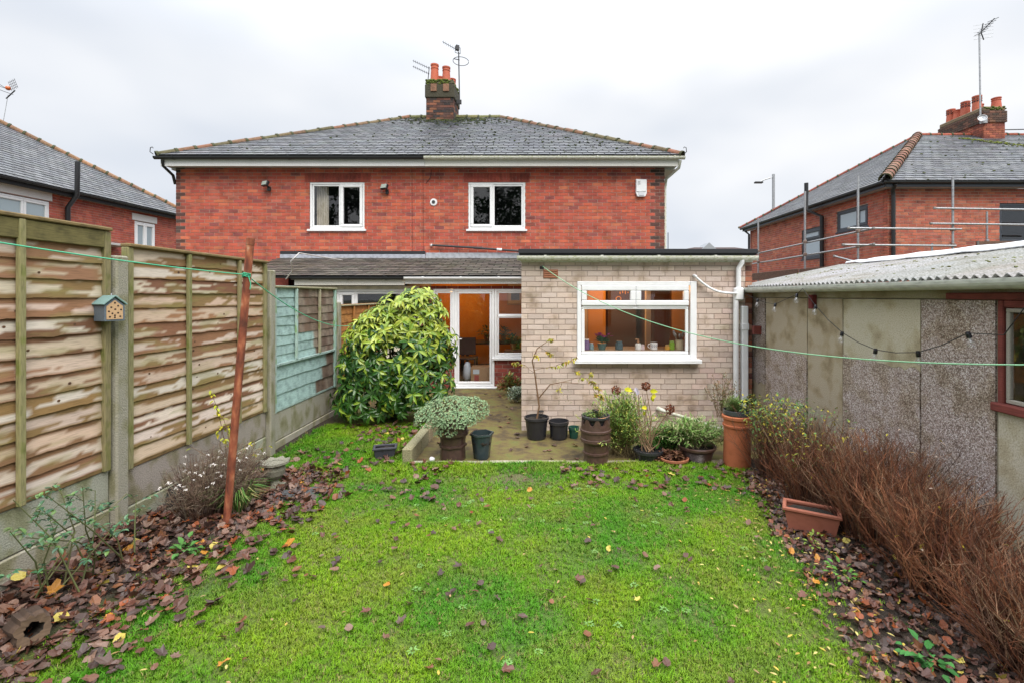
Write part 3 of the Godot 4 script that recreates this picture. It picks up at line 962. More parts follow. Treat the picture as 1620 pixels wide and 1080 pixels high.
	vm.lathe([Vector2(0.0, 0.03), Vector2(0.05, 0.03), Vector2(0.055, 0.018), Vector2(0.088, 0.02), Vector2(0.094, 0.0)], 20)
	part(vent, "cap", vm.mesh(M.upvc))
	var vc := MB.new()
	vc.xf = vm.xf
	vc.lathe([Vector2(0.0, 0.038), Vector2(0.04, 0.036), Vector2(0.045, 0.03)], 16)
	part(vent, "cowl", vc.mesh(M.dark_metal))
	var alarm := thing("alarm_box", "white burglar alarm box high on the right of the brick wall", "alarm", Vector3(2.565, 4.58, -11.89))
	var am := MB.new()
	am.prism(PackedVector2Array([Vector2(-0.13, -0.13), Vector2(-0.09, -0.22), Vector2(0.10, -0.22), Vector2(0.14, -0.14), Vector2(0.14, 0.21), Vector2(-0.13, 0.22)]), 0.0, 0.07)
	part(alarm, "cover", am.mesh(M.upvc))
	boxpart(alarm, "face_plate", -0.12, -0.1, 0.071, 0.12, 0.19, 0.085, M.upvc)
	boxpart(alarm, "strobe", -0.06, -0.20, 0.071, 0.08, -0.12, 0.082, M.gloss, Color(0.6, 0.62, 0.66))
	for k in 3:
		boxpart(alarm, "louvre", -0.09, 0.08 + k * 0.03, 0.0855, -0.02, 0.092 + k * 0.03, 0.089, M.gloss, Color(0.3, 0.3, 0.32), 0.002)
	var wp := thing("waste_pipe", "dark waste pipe crossing the brick wall just above the lean-to roof", "pipe")
	pipe(wp, "pipe_run", [at(684, 388, 11.80), at(750, 392, 11.80), at(829, 398, 11.80)], 0.026, M.dark_metal)
	pipe(wp, "pipe_elbow", [at(684, 388, 11.80), at(682.5, 388, 11.82), at(682, 388.5, 11.90)], 0.032, M.upvc)
	pipe(wp, "pipe_joint", [at(786, 394.5, 11.80), at(794, 395.2, 11.80)], 0.031, M.upvc)
	var cab := MB.new()
	cab.tube([Vector3(-2.75, 5.05, -11.87), Vector3(-2.78, 4.85, -11.885), Vector3(-2.9, 4.7, -11.885)], [0.006], 5)
	cab.tube([Vector3(-2.97, 5.05, -11.885), Vector3(-2.96, 2.9, -11.885)], [0.0035], 5)
	cab.tube([Vector3(-3.25, 5.05, -11.885), Vector3(-3.24, 2.9, -11.885)], [0.0035], 5)
	solo("wall_cable", cab.mesh(M.black_plastic), "thin dark cables running down the brick wall between the two houses", "cable")
	# curtain in the left bedroom
	var cu := MB.new()
	cu.col = Color(0.62, 0.58, 0.48)
	for k in 24:
		var x0 := -5.80 + k * 0.0125
		var f0 := 0.03 * sin(k * 1.25)
		var f1 := 0.03 * sin((k + 1) * 1.25)
		cu.quad(Vector3(x0, 3.5, -12.16 + f0), Vector3(x0 + 0.0125, 3.5, -12.16 + f1), Vector3(x0 + 0.0085, 4.85, -12.16 + f1 * 0.6), Vector3(x0 - 0.004, 4.85, -12.16 + f0 * 0.6), F)
	solo("curtain", cu.mesh(M.cloth), "pale curtain drawn to the left side inside the upper left window", "curtain")
	lean_to(house)
	aerials()

func chimney_stack(house: Node, c: Vector3, zf: float, w: float, deep: float, y0: float, y1: float, dark: bool) -> void:
	var pal := [Color(0.10, 0.05, 0.04), Color(0.06, 0.04, 0.038), Color(0.15, 0.06, 0.04), Color(0.04, 0.033, 0.033), Color(0.28, 0.11, 0.06)] if dark else [Color(0.42, 0.13, 0.07), Color(0.36, 0.10, 0.06), Color(0.28, 0.08, 0.055)]
	var yb := y1 - 0.62
	var st := boxpart(house, "chimney", c.x - w / 2, y0, zf - deep, c.x + w / 2, y1 - 0.02, zf, M.mortar, Color(0.35, 0.3, 0.28))
	for e in [[Vector3(c.x - w / 2, y0, zf), Vector3.RIGHT, Vector3.BACK, w], [Vector3(c.x + w / 2, y0, zf), Vector3.FORWARD, Vector3.RIGHT, deep], [Vector3(c.x - w / 2, y0, zf - deep), Vector3.BACK, Vector3.LEFT, deep]]:
		var xf := Transform3D(Basis(e[1], Vector3.UP, e[2]), e[0])
		var y := 0.0
		var row := 0
		while y < yb - y0 - 0.03:
			var x: float = -0.12 if row % 2 else 0.0
			while x < e[3]:
				var l := maxf(x, 0.0)
				var r := minf(x + 0.225, e[3])
				if r - l > 0.04:
					var mb := MB.new()
					mb.col = vary(pick(pal), 0.2)
					mb.lbox((l - r) / 2, -0.036, -0.01, (r - l) / 2, 0.036, 0.009, false)
					part(st, "brick", mb.mesh(M.brick), xf * Transform3D(Basis(), Vector3((l + r) / 2, y + 0.037, 0)))
				x += 0.237
			y += 0.084
			row += 1
	for e in [[Vector3(c.x - w / 2 - 0.045, yb, zf + 0.045), Vector3.RIGHT, Vector3.BACK, w + 0.09], [Vector3(c.x + w / 2 + 0.045, yb, zf + 0.045), Vector3.FORWARD, Vector3.RIGHT, deep + 0.09], [Vector3(c.x - w / 2 - 0.045, yb, zf - deep - 0.045), Vector3.BACK, Vector3.LEFT, deep + 0.09]]:
		if dark:
			break
		var xf := Transform3D(Basis(e[1], Vector3.UP, e[2]), e[0])
		for row in 5:
			var x: float = -0.12 if row % 2 else 0.0
			while x < e[3]:
				var l := maxf(x, 0.0)
				var r := minf(x + 0.225, e[3])
				if r - l > 0.04:
					var mb := MB.new()
					mb.col = vary(pick([Color(0.13, 0.065, 0.045), Color(0.19, 0.085, 0.055), Color(0.09, 0.055, 0.04)]), 0.2)
					mb.lbox((l - r) / 2, -0.036, -0.01, (r - l) / 2, 0.036, 0.009, false)
					part(st, "brick", mb.mesh(M.brick), xf * Transform3D(Basis(), Vector3((l + r) / 2, row * 0.087 + 0.045, 0)))
				x += 0.237
	# corbelled head with a course of projecting bricks and a mortar cap
	var c1: Color = Color(0.075, 0.07, 0.05) if dark else Color(0.10, 0.07, 0.05)
	var o := 0.045
	boxpart(st, "corbel", c.x - w / 2 - o, yb, zf - deep - o, c.x + w / 2 + o, y1 - 0.17, zf + o, M.stone if dark else M.brick, c1, 0.02)
	if dark:
		for k in 2:
			boxpart(st, "projecting_brick", c.x - w / 2 + 0.16 + k * 0.42, y1 - 0.42, zf + o - 0.02, c.x - w / 2 + 0.36 + k * 0.42, y1 - 0.17, zf + o + 0.035, M.brick, Color(0.33, 0.17, 0.10))
	boxpart(st, "chimney_cap", c.x - w / 2 - 0.02, y1 - 0.168, zf - deep - 0.02, c.x + w / 2 + 0.02, y1, zf + 0.02, M.stone, Color(0.13, 0.12, 0.08) if dark else Color(0.25, 0.18, 0.12), 0.03)
	var ns := noise(0.5, FastNoiseLite.TYPE_SIMPLEX_SMOOTH, 3, 93)
	var mo := MB.new()
	for k in (90 if dark else 40):
		mo.col = vary(Color(0.10, 0.13, 0.02), 0.3)
		var r := rf(0.02, 0.055)
		var front := rng.randf() < 0.75
		mo.blob(Vector3(c.x + rf(-w / 2, w / 2), y1 - absf(rng.randfn(0.0, 0.1)), zf + 0.02) if front else Vector3(c.x + w / 2 + 0.02, y1 - absf(rng.randfn(0.0, 0.1)), zf - rf(0, deep)), Vector3(r, r * 0.7, r * 0.7), 0.4, ns, 4, 6)
	stuff(part(st, "moss", mo.mesh(M.moss)))

func chimney_pot(house: Node, p: Vector3, h: float, r: float, c: Color, slots := false) -> void:
	var mb := MB.new()
	mb.col = vary(c, 0.1)
	mb.lathe([Vector2(r * 1.12, 0), Vector2(r * 1.08, h * 0.1), Vector2(r * 0.98, h * 0.5), Vector2(r * 0.92, h * 0.72), Vector2(r * 1.02, h * 0.74), Vector2(r * 1.02, h * 0.79), Vector2(r * 0.92, h * 0.81), Vector2(r * 0.94, h * 0.9), Vector2(r * 1.05, h * 0.92), Vector2(r * 1.05, h), Vector2(r * 0.8, h), Vector2(r * 0.75, h * 0.6), Vector2(0.0, h * 0.6)], 18, p)
	var pot := part(house, "chimney_pot", mb.mesh(M.terracotta))
	if slots:
		for k in 10:
			var t := TAU * k / 10.0
			for row in 2:
				var sb := MB.new()
				sb.col = Color(0.03, 0.015, 0.012)
				sb.xf = Transform3D(Basis(Vector3.UP, t), p + Vector3(0, h * (0.62 + 0.16 * row), 0))
				sb.lbox(-0.03, 0.0, r * 0.90, 0.03, 0.035, r * 1.05)
				part(pot, "slot", sb.mesh(M.plain))

# single-storey lean-to across both houses, below the bedroom windows
func lean_to(house: Node) -> void:
	var R := Vector3.RIGHT
	var F := Vector3.BACK
	var s := Vector3(0, 0.53, -1.98).normalized()
	var sl := Vector3(0, 0.53, -1.98).length()
	var palette := [Color(0.13, 0.115, 0.11), Color(0.17, 0.15, 0.14), Color(0.10, 0.095, 0.09), Color(0.19, 0.17, 0.155), Color(0.145, 0.14, 0.12)]
	slate_slope(house, "lean_to_roof", Vector3(-6.6, 2.27, -9.9), Vector3(-0.285, 2.27, -9.9), s, sl, 0, 0, {"gauge": 0.19, "width": 0.30, "palette": palette})
	# lead along the wall, dark tape over it next door
	boxpart(house, "lead_flashing", -2.9, 2.80, -11.93, -0.29, 2.94, -11.86, M.lead, Color(1, 1, 1))
	boxpart(house, "lead_flashing", -6.6, 2.80, -11.93, -2.91, 2.90, -11.86, M.lead, Color(0.95, 0.96, 1))
	boxpart(house, "flashing_strip", -6.6, 2.902, -11.95, -2.91, 2.985, -11.87, M.felt)
	var lx := -5.22
	boxpart(house, "fascia", lx, 2.07, -9.96, -2.88, 2.245, -9.935, M.paint_white, Color(1.0, 0.97, 0.9))
	boxpart(house, "fascia", -2.872, 2.10, -9.96, -0.29, 2.245, -9.938, M.paint_white, Color(1.05, 1.05, 1.05))
	gutter(house, Vector3(lx - 0.03, 2.235, -9.885), Vector3(-2.88, 2.235, -9.885), F, M.black_plastic, 0.05, 0.8)
	gutter(house, Vector3(-2.87, 2.235, -9.885), Vector3(-0.29, 2.235, -9.885), F, M.upvc, 0.045, 0.8)
	var wc := MB.new()
	wc.col = Color(0.6, 0.58, 0.55)
	wc.tube([Vector3(-5.35, 2.20, -9.85), Vector3(-5.15, 2.36, -9.72), Vector3(-4.98, 2.44, -9.4), Vector3(-4.85, 2.52, -9.1), Vector3(-4.80, 2.70, -8.42 - 0.9), Vector3(-4.86, 2.72, -11.5)], [0.012], 6)
	solo("roof_cable", wc.mesh(M.plain), "pale cable lying loosely across the left end of the lean-to slates", "cable")
	# neighbour's wall, rendered cream, white window
	var nb := MB.new()
	for r in [[-6.5, -0.3, -4.40, 2.06], [-2.62, -0.3, -2.60, 2.06], [-4.40, -0.3, -2.62, 0.9], [-4.40, 1.99, -2.62, 2.06]]:
		nb.lbox(r[0], r[1], -10.3, r[2], r[3], -10.1)
	part(house, "rendered_wall", nb.mesh(M.render))
	window(house, "window", Vector3(-4.40, 0.90, -10.12), R, F, 1.78, 1.09, [[0.055, 0.055, 0.40, 1.035, true], [0.40, 0.055, 1.725, 1.035, false]], M.upvc, 0.06)
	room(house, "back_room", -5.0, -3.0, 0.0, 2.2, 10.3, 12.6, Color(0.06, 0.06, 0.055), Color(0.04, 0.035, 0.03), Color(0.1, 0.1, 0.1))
	# our wall: brick below and above, door and its side lights between
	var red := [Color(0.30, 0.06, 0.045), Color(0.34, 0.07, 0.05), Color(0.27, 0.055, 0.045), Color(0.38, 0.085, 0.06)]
	var o := Vector3(-2.60, -0.13, -10.1)
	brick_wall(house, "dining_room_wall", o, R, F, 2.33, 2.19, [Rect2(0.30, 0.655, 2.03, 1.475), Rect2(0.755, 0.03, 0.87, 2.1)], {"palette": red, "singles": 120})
	window(house, "side_light", Vector3(-2.30, 0.53, -10.08), R, F, 0.455, 1.465, [[0.05, 0.05, 0.405, 1.415, false]], M.upvc, 0.05, null, 0.9)
	window(house, "side_light", Vector3(-0.975, 0.53, -10.08), R, F, 0.70, 1.465, [[0.05, 0.05, 0.645, 0.88, false], [0.05, 0.88, 0.645, 1.415, false]], M.upvc, 0.05, null, 0.9)
	var door := MB.new()
	door.xf = Transform3D(Basis(), Vector3(-1.843, -0.095, -10.08))
	door.ring(0, 0, 0.863, 2.09, 0.055, -0.07, 0.0, 0.008)
	var dp := part(house, "patio_door", door.mesh(M.upvc))
	var ds := MB.new()
	ds.xf = door.xf
	ds.ring(0.058, 0.058, 0.805, 2.032, 0.045, -0.05, 0.008, 0.01)
	part(dp, "door_leaf", ds.mesh(M.upvc))
	var dg := MB.new()
	dg.xf = door.xf
	dg.lbox(0.10, 0.10, -0.032, 0.765, 1.99, -0.028)
	part(dp, "pane", dg.mesh(M.glass))
	var dh := MB.new()
	dh.xf = door.xf
	dh.cbox(0.07, 0.92, 0.010, 0.092, 1.12, 0.022, 0.004)
	dh.tube([Vector3(0.08, 1.02, 0.02), Vector3(0.08, 1.02, 0.05), Vector3(0.17, 1.02, 0.055)], [0.009], 8)
	part(dp, "handle", dh.mesh(M.upvc))
	boxpart(dp, "threshold", -1.90, -0.125, -10.15, -0.92, -0.097, -9.98, M.upvc)
	# dining room
	room(house, "dining_room", -3.05, -0.36, -0.08, 2.25, 10.32, 13.4, Color(0.38, 0.18, 0.04), Color(0.07, 0.04, 0.02), Color(0.5, 0.4, 0.28), Color(0.48, 0.205, 0.035))
	ceiling_lamp(Vector3(-2.3, 1.98, -12.2), 0.5, "warm pendant bulb lit in the dining room behind the patio door")
	var pic := thing("picture_frame", "small framed picture on the orange wall behind the upper side pane", "picture", Vector3(-0.70, 1.92, -13.37))
	boxpart(pic, "frame", -0.24, -0.33, -0.02, 0.24, 0.33, 0.02, M.plain, Color(0.42, 0.26, 0.1))
	boxpart(pic, "mount", -0.20, -0.29, 0.021, 0.20, 0.29, 0.024, M.plain, Color(0.6, 0.5, 0.35), 0.001)
	boxpart(pic, "print", -0.12, -0.2, 0.025, 0.12, 0.2, 0.028, M.plain, Color(0.07, 0.08, 0.06), 0.001)
	var tb := thing("dining_table", "dark dining table inside the patio door", "table", Vector3(-1.25, -0.08, -12.1))
	boxpart(tb, "table_top", -0.75, 0.72, -0.45, 0.75, 0.76, 0.45, M.plain, Color(0.05, 0.03, 0.02))
	for k in [[-0.68, -0.38], [0.68, -0.38], [-0.68, 0.38], [0.68, 0.38]]:
		boxpart(tb, "leg", k[0] - 0.035, 0, k[1] - 0.035, k[0] + 0.035, 0.719, k[1] + 0.035, M.plain, Color(0.05, 0.03, 0.02))
	var ch := thing("dining_chair", "dark wooden chair pulled up to the dining table indoors", "chair", Vector3(-1.72, -0.08, -11.2))
	boxpart(ch, "seat", -0.21, 0.43, -0.21, 0.21, 0.47, 0.21, M.plain, Color(0.06, 0.03, 0.02))
	for k in [[-0.19, -0.19], [0.19, -0.19], [-0.19, 0.19], [0.19, 0.19]]:
		boxpart(ch, "leg", k[0] - 0.02, 0, k[1] - 0.02, k[0] + 0.02, 0.429, k[1] + 0.02, M.plain, Color(0.06, 0.03, 0.02))
	boxpart(ch, "backrest", -0.21, 0.55, 0.17, 0.21, 0.95, 0.2, M.plain, Color(0.06, 0.03, 0.02))
	for k in [[-1.35, 0.68, -11.9, 0.26, "dark bushy houseplant on the dining table, left one behind the door"], [-0.62, 0.60, -10.95, 0.22, "green potted houseplant behind the lower side pane by the door"], [-0.95, 0.68, -12.2, 0.22, "dark green houseplant at the right end of the dining table"]]:
		houseplant(Vector3(k[0], k[1], k[2]), k[3], k[4])
	var stand := thing("plant_stand", "small wooden stand under the houseplant by the side pane", "stand", Vector3(-0.62, -0.08, -10.95))
	boxpart(stand, "stand_top", -0.2, 0.62, -0.2, 0.2, 0.675, 0.2, M.plain, Color(0.2, 0.1, 0.05))
	for k in [[-0.17, -0.17], [0.17, -0.17], [-0.17, 0.17], [0.17, 0.17]]:
		boxpart(stand, "leg", k[0] - 0.02, 0, k[1] - 0.02, k[0] + 0.02, 0.619, k[1] + 0.02, M.plain, Color(0.2, 0.1, 0.05))
	var bx := thing("cardboard_box", "brown cardboard box with a pale label just inside the patio door", "box", Vector3(-1.27, -0.075, -10.6))
	boxpart(bx, "carton", -0.27, 0, -0.17, 0.27, 0.34, 0.17, M.plain, Color(0.36, 0.22, 0.12), 0.004)
	boxpart(bx, "label", -0.22, 0.19, 0.171, -0.08, 0.29, 0.174, M.plain, Color(0.5, 0.58, 0.66), 0.001)
	boxpart(bx, "red_print", -0.19, 0.03, 0.171, -0.09, 0.165, 0.173, M.plain, Color(0.3, 0.05, 0.05), 0.001)
	var bag := MB.new()
	bag.col = Color(0.45, 0.5, 0.56)
	bag.blob(Vector3.ZERO, Vector3(0.10, 0.22, 0.12), 0.35, noise(0.3, FastNoiseLite.TYPE_SIMPLEX_SMOOTH, 3, 95), 10, 14)
	solo("plastic_bag", bag.mesh(M.plain), "pale plastic bag slumped left of the cardboard box indoors", "bag", "", Vector3(-1.64, 0.14, -10.55))

func houseplant(p: Vector3, r: float, label: String) -> void:
	var pl := thing("houseplant", label, "houseplant", p, "houseplants indoors")
	var pm := MB.new()
	pm.col = Color(0.35, 0.12, 0.06)
	pm.lathe([Vector2(0.05, 0), Vector2(0.08, 0.13), Vector2(0.085, 0.14), Vector2(0.07, 0.14), Vector2(0.0, 0.12)], 14)
	part(pl, "pot", pm.mesh(M.terracotta))
	var lm := MB.new()
	for k in 46:
		var d := Vector3(rng.randfn(0, 0.8), rf(0.25, 1.3), rng.randfn(0, 0.8)).normalized()
		lm.col = vary(Color(0.03, 0.085, 0.025), 0.35)
		var e := Vector3(0, 0.13, 0) + d * r * rf(0.5, 1.0)
		lm.stick(Vector3(0, 0.12, 0), e, 0.003, 0.002)
		lm.leaf(e, d + Vector3(0, -0.4, 0), Vector3.UP, rf(0.07, 0.13), rf(0.04, 0.07))
	part(pl, "leaves", lm.mesh(M.foliage))

func ceiling_lamp(p: Vector3, e: float, label: String) -> void:
	var l := thing("pendant_lamp", label, "lamp", p, "lamps lit indoors")
	var mb := MB.new()
	mb.col = Color.WHITE
	mb.blob(Vector3.ZERO, Vector3(0.05, 0.06, 0.05), 0, null, 8, 12)
	part(l, "bulb", mb.mesh(M.lit_bulb))
	var cm := MB.new()
	cm.tube([Vector3(0, 0.05, 0), Vector3(0, 0.26, 0)], [0.008], 6)
	part(l, "flex", cm.mesh(M.dark_metal))
	var o := OmniLight3D.new()
	o.name = "lamp_light"
	o.light_color = Color(1.0, 0.72, 0.42)
	o.light_energy = e
	o.light_size = 0.05
	o.omni_range = 8.0
	o.omni_attenuation = 2.0
	o.shadow_enabled = true
	l.add_child(o)

func yagi(o: Node, a: Vector3, b: Vector3, cross: Vector3, k: int, w: float, m: Material, r := 0.008) -> void:
	var mb := MB.new()
	mb.tube([a, b], [r], 6)
	part(o, "boom", mb.mesh(m))
	for i in k:
		var p := a.lerp(b, (i + 0.5) / k)
		var e := MB.new()
		e.tube([p - cross * w, p + cross * w], [r * 0.6], 5)
		part(o, "element", e.mesh(m))

func aerials() -> void:
	# right of the chimney: mast with a boom and a ring dipole
	var m: Material = M.dark_metal
	var mast := thing("aerial_mast", "tall thin aerial mast with a ring dipole fixed right of the central chimney", "aerial")
	var zb := -16.3
	var d := 16.3
	pipe(mast, "mast", [at(727, 165, d), at(725.5, 82, d)], 0.022, m, 6)
	part(mast, "bracket", (func(): var q := MB.new(); q.cbox(at(722, 160, d).x, at(0, 165, d).y, zb - 0.03, at(730, 160, d).x, at(0, 158, d).y, zb + 0.03); return q.mesh(m)).call())
	yagi(mast, at(700, 66, d + 0.4), at(725, 80, d), Vector3(0.25, 0.1, 0.95).normalized(), 9, 0.09, m, 0.011)
	part(mast, "reflector", (func(): var q := MB.new(); q.xf = Transform3D(Basis(Vector3.UP, 0.5), at(724, 79, d)); q.ring(-0.1, -0.12, 0.1, 0.1, 0.015, -0.01, 0.01); q.cbox(-0.07, -0.02, -0.05, 0.05, 0.16, 0.05); return q.mesh(m)).call())
	var rg := []
	var c := at(729, 97, d)
	for k in 25:
		var t := TAU * k / 24.0 * 0.97
		rg.append(c + Vector3(cos(t) * 0.27, 0.02 * sin(t), sin(t) * 0.27))
	pipe(mast, "ring_dipole", rg, 0.011, m, 5)
	pipe(mast, "ring_arm", [at(718, 93, d), at(727, 95, d)], 0.016, m, 5)
	var tw := thing("television_aerial", "pair of short slanting aerial booms left of the central chimney pots", "aerial")
	for y in [[653, 96, 679, 108], [653, 105, 679, 117]]:
		yagi(tw, at(y[0], y[1], 16.6), at(y[2], y[3], 16.2), Vector3(0.3, 0.35, 0.9).normalized(), 9, 0.06, m, 0.01)
	pipe(tw, "mast", [at(679, 106, 16.2), at(677, 127, 16.2)], 0.014, m, 6)

# ---------------------------------------------------------------- flat roofed kitchen extension
func extension() -> void:
	var R := Vector3.RIGHT
	var F := Vector3.BACK
	var D := 6.9
	var x0 := -0.27
	var x1 := 3.03
	var y0 := -0.15
	var e := thing("kitchen_extension", "flat-roofed extension of pale buff brick with a wide white window", "extension")
	var buff := [Color(0.72, 0.59, 0.50), Color(0.745, 0.61, 0.525), Color(0.70, 0.565, 0.475), Color(0.73, 0.60, 0.52), Color(0.76, 0.63, 0.55), Color(0.66, 0.53, 0.45)]
	var hole := Rect2(0.55 - x0, 0.92 - y0, 1.755, 1.14)
	brick_wall(e, "kitchen_wall", Vector3(x0, y0, -D), R, F, x1 - x0, 2.40 - y0, [hole], {"palette": buff, "mat": "buff_brick", "bl": 0.218, "bh": 0.068, "joint": 0.011, "thick": 0.22, "wobble": 0.06, "mortar_tint": Color(0.95, 0.97, 0.98)})
	# left flank, right flank of mixed red brick
	brick_wall(e, "flank_wall", Vector3(x0 + 0.001, y0, -10.05), F, Vector3.LEFT, 10.05 - D - 0.23, 2.40 - y0, [], {"palette": buff, "mat": "buff_brick", "bl": 0.218, "bh": 0.068, "joint": 0.011, "singles": 0, "mortar_tint": Color(0.62, 0.55, 0.50)})
	var redp := [Color(0.42, 0.15, 0.085), Color(0.46, 0.2, 0.12), Color(0.22, 0.09, 0.07), Color(0.5, 0.28, 0.19)]
	boxpart(e, "flank_wall", x1 - 0.2, y0, -11.89, x1, 2.40, -D - 0.23, M.brick, Color(0.42, 0.15, 0.085))
	var pier := MB.new()
	var y := 0.0
	var k := 0
	while y < 2.50:
		pier.col = vary(redp[k % 4], 0.15)
		pier.cbox(x1 + 0.002, y0 + y, -D - 0.10, x1 + 0.105, y0 + y + 0.068, -D + 0.004, 0.004)
		y += 0.079
		k += 1
	var pb := boxpart(e, "brick_pier", x1 + 0.002, y0, -D - 0.22, x1 + 0.098, 2.40, -D - 0.004, M.mortar, Color(0.6, 0.55, 0.5))
	stuff(part(pb, "brickwork", pier.mesh(M.brick)))
	var win := window(e, "kitchen_window", Vector3(0.55, 0.925, -D + 0.03), R, F, 1.755, 1.135, [[0.06, 0.06, 1.645, 0.775, false], [0.06, 0.775, 0.86, 1.08, true], [0.86, 0.775, 1.645, 1.08, true]], M.upvc, 0.10, null, 1.1)
	boxpart(win, "frame_extension", 2.212, 0.925, -D - 0.03, 2.304, 2.06, -D + 0.045, M.upvc)
	# roof edge
	boxpart(e, "flat_roof", x0 - 0.03, 2.44, -11.85, x1 + 0.13, 2.515, -D + 0.10, M.felt)
	boxpart(e, "roof_trim", x0 - 0.04, 2.465, -D + 0.102, x1 + 0.135, 2.53, -D + 0.125, M.felt, Color(1, 1, 1), 0.012)
	boxpart(e, "fascia", x0 - 0.02, 2.34, -D + 0.02, x1 + 0.10, 2.438, -D + 0.042, M.old_plastic)
	gutter(e, Vector3(x0 - 0.06, 2.415, -D + 0.105), Vector3(x1 + 0.13, 2.415, -D + 0.105), F, M.old_plastic, 0.055, 0.82)
	room(e, "kitchen", 0.05, 2.75, -0.1, 2.33, D + 0.23, 9.9, Color(0.22, 0.095, 0.035), Color(0.1, 0.06, 0.035), Color(0.4, 0.28, 0.18), Color(0.16, 0.07, 0.035))
	ceiling_lamp(Vector3(1.35, 2.03, -8.7), 0.4, "warm pendant bulb lit in the kitchen behind the wide window")
	# air brick, wall hook
	var ab := thing("air_brick", "terracotta air brick high on the left of the buff brick wall", "vent", Vector3(0.16, 2.17, -D + 0.012))
	boxpart(ab, "surround", -0.11, -0.065, -0.01, 0.11, 0.065, 0.004, M.terracotta, Color(0.36, 0.15, 0.085))
	for i in 4:
		boxpart(ab, "slat", -0.095, -0.055 + i * 0.03, 0.0045, 0.095, -0.037 + i * 0.03, 0.014, M.terracotta, Color(0.42, 0.18, 0.1), 0.003)
	var wh := MB.new()
	wh.tube([Vector3(0.03, 2.26, -D), Vector3(0.03, 2.26, -D + 0.06), Vector3(0.035, 2.29, -D + 0.075)], [0.008], 6)
	wh.cbox(-0.0, 2.24, -D + 0.005, 0.06, 2.285, -D + 0.02, 0.004)
	solo("wall_hook", wh.mesh(M.dark_metal), "dark hook holding the green washing line beside the air brick", "hook")
	# rainwater: thin pipe from the gutter, then white boxing to the ground
	var rw := thing("rainwater_pipe", "white plastic rainwater pipe down the right end of the buff wall", "pipe")
	pipe(rw, "upper_pipe", [Vector3(2.94, 2.38, -D + 0.105), Vector3(2.94, 2.33, -D + 0.10), Vector3(2.91, 2.25, -D + 0.055), Vector3(2.91, 1.97, -D + 0.055)], 0.036, M.upvc)
	boxpart(rw, "hopper", 2.84, 1.78, -D + 0.015, 2.975, 1.97, -D + 0.11, M.upvc, Color(1, 1, 1), 0.02)
	pipe(rw, "lower_pipe", [Vector3(2.87, 1.80, -D + 0.06), Vector3(2.87, -0.12, -D + 0.06)], 0.038, M.upvc)
	boxpart(rw, "square_pipe", 2.95, -0.12, -D + 0.012, 3.045, 1.70, -D + 0.09, M.upvc, Color(1, 1, 1), 0.012)
	boxpart(rw, "pipe_collar", 2.944, 1.35, -D + 0.01, 3.051, 1.45, -D + 0.096, M.upvc, Color(0.95, 0.95, 0.95), 0.008)
	var hs := thing("white_hose", "thick white cable sagging from the kitchen window corner to the garage gutter", "hose")
	var hp := []
	for i in 13:
		var t := i / 12.0
		hp.append(Vector3(lerpf(2.28, 2.86, t), lerpf(2.13, 1.885, t) - 0.10 * sin(PI * t) * (1 - 0.3 * t), -D + lerpf(0.06, 0.12, t)))
	pipe(hs, "hose_run", hp, 0.016, M.upvc, 8)
	pipe(hs, "hose_end", [Vector3(2.27, 2.15, -D + 0.01), Vector3(2.275, 2.14, -D + 0.06), Vector3(2.29, 2.125, -D + 0.062)], 0.02, M.upvc, 8)
	var wo := thing("sink_waste_pipe", "grey waste pipe slanting from the buff wall down to the drain", "pipe")
	pipe(wo, "pipe_run", [Vector3(1.74, 0.20, -D - 0.02), Vector3(1.75, 0.20, -D + 0.06), Vector3(1.79, 0.185, -D + 0.09), Vector3(2.30, 0.03, -D + 0.10), Vector3(2.80, -0.13, -D + 0.11)], 0.024, M.old_plastic, 10)
	pipe(wo, "pipe_elbow", [Vector3(1.738, 0.202, -D + 0.03), Vector3(1.75, 0.2, -D + 0.066), Vector3(1.80, 0.183, -D + 0.092)], 0.031, M.old_plastic, 10)
	kitchen_things(D)

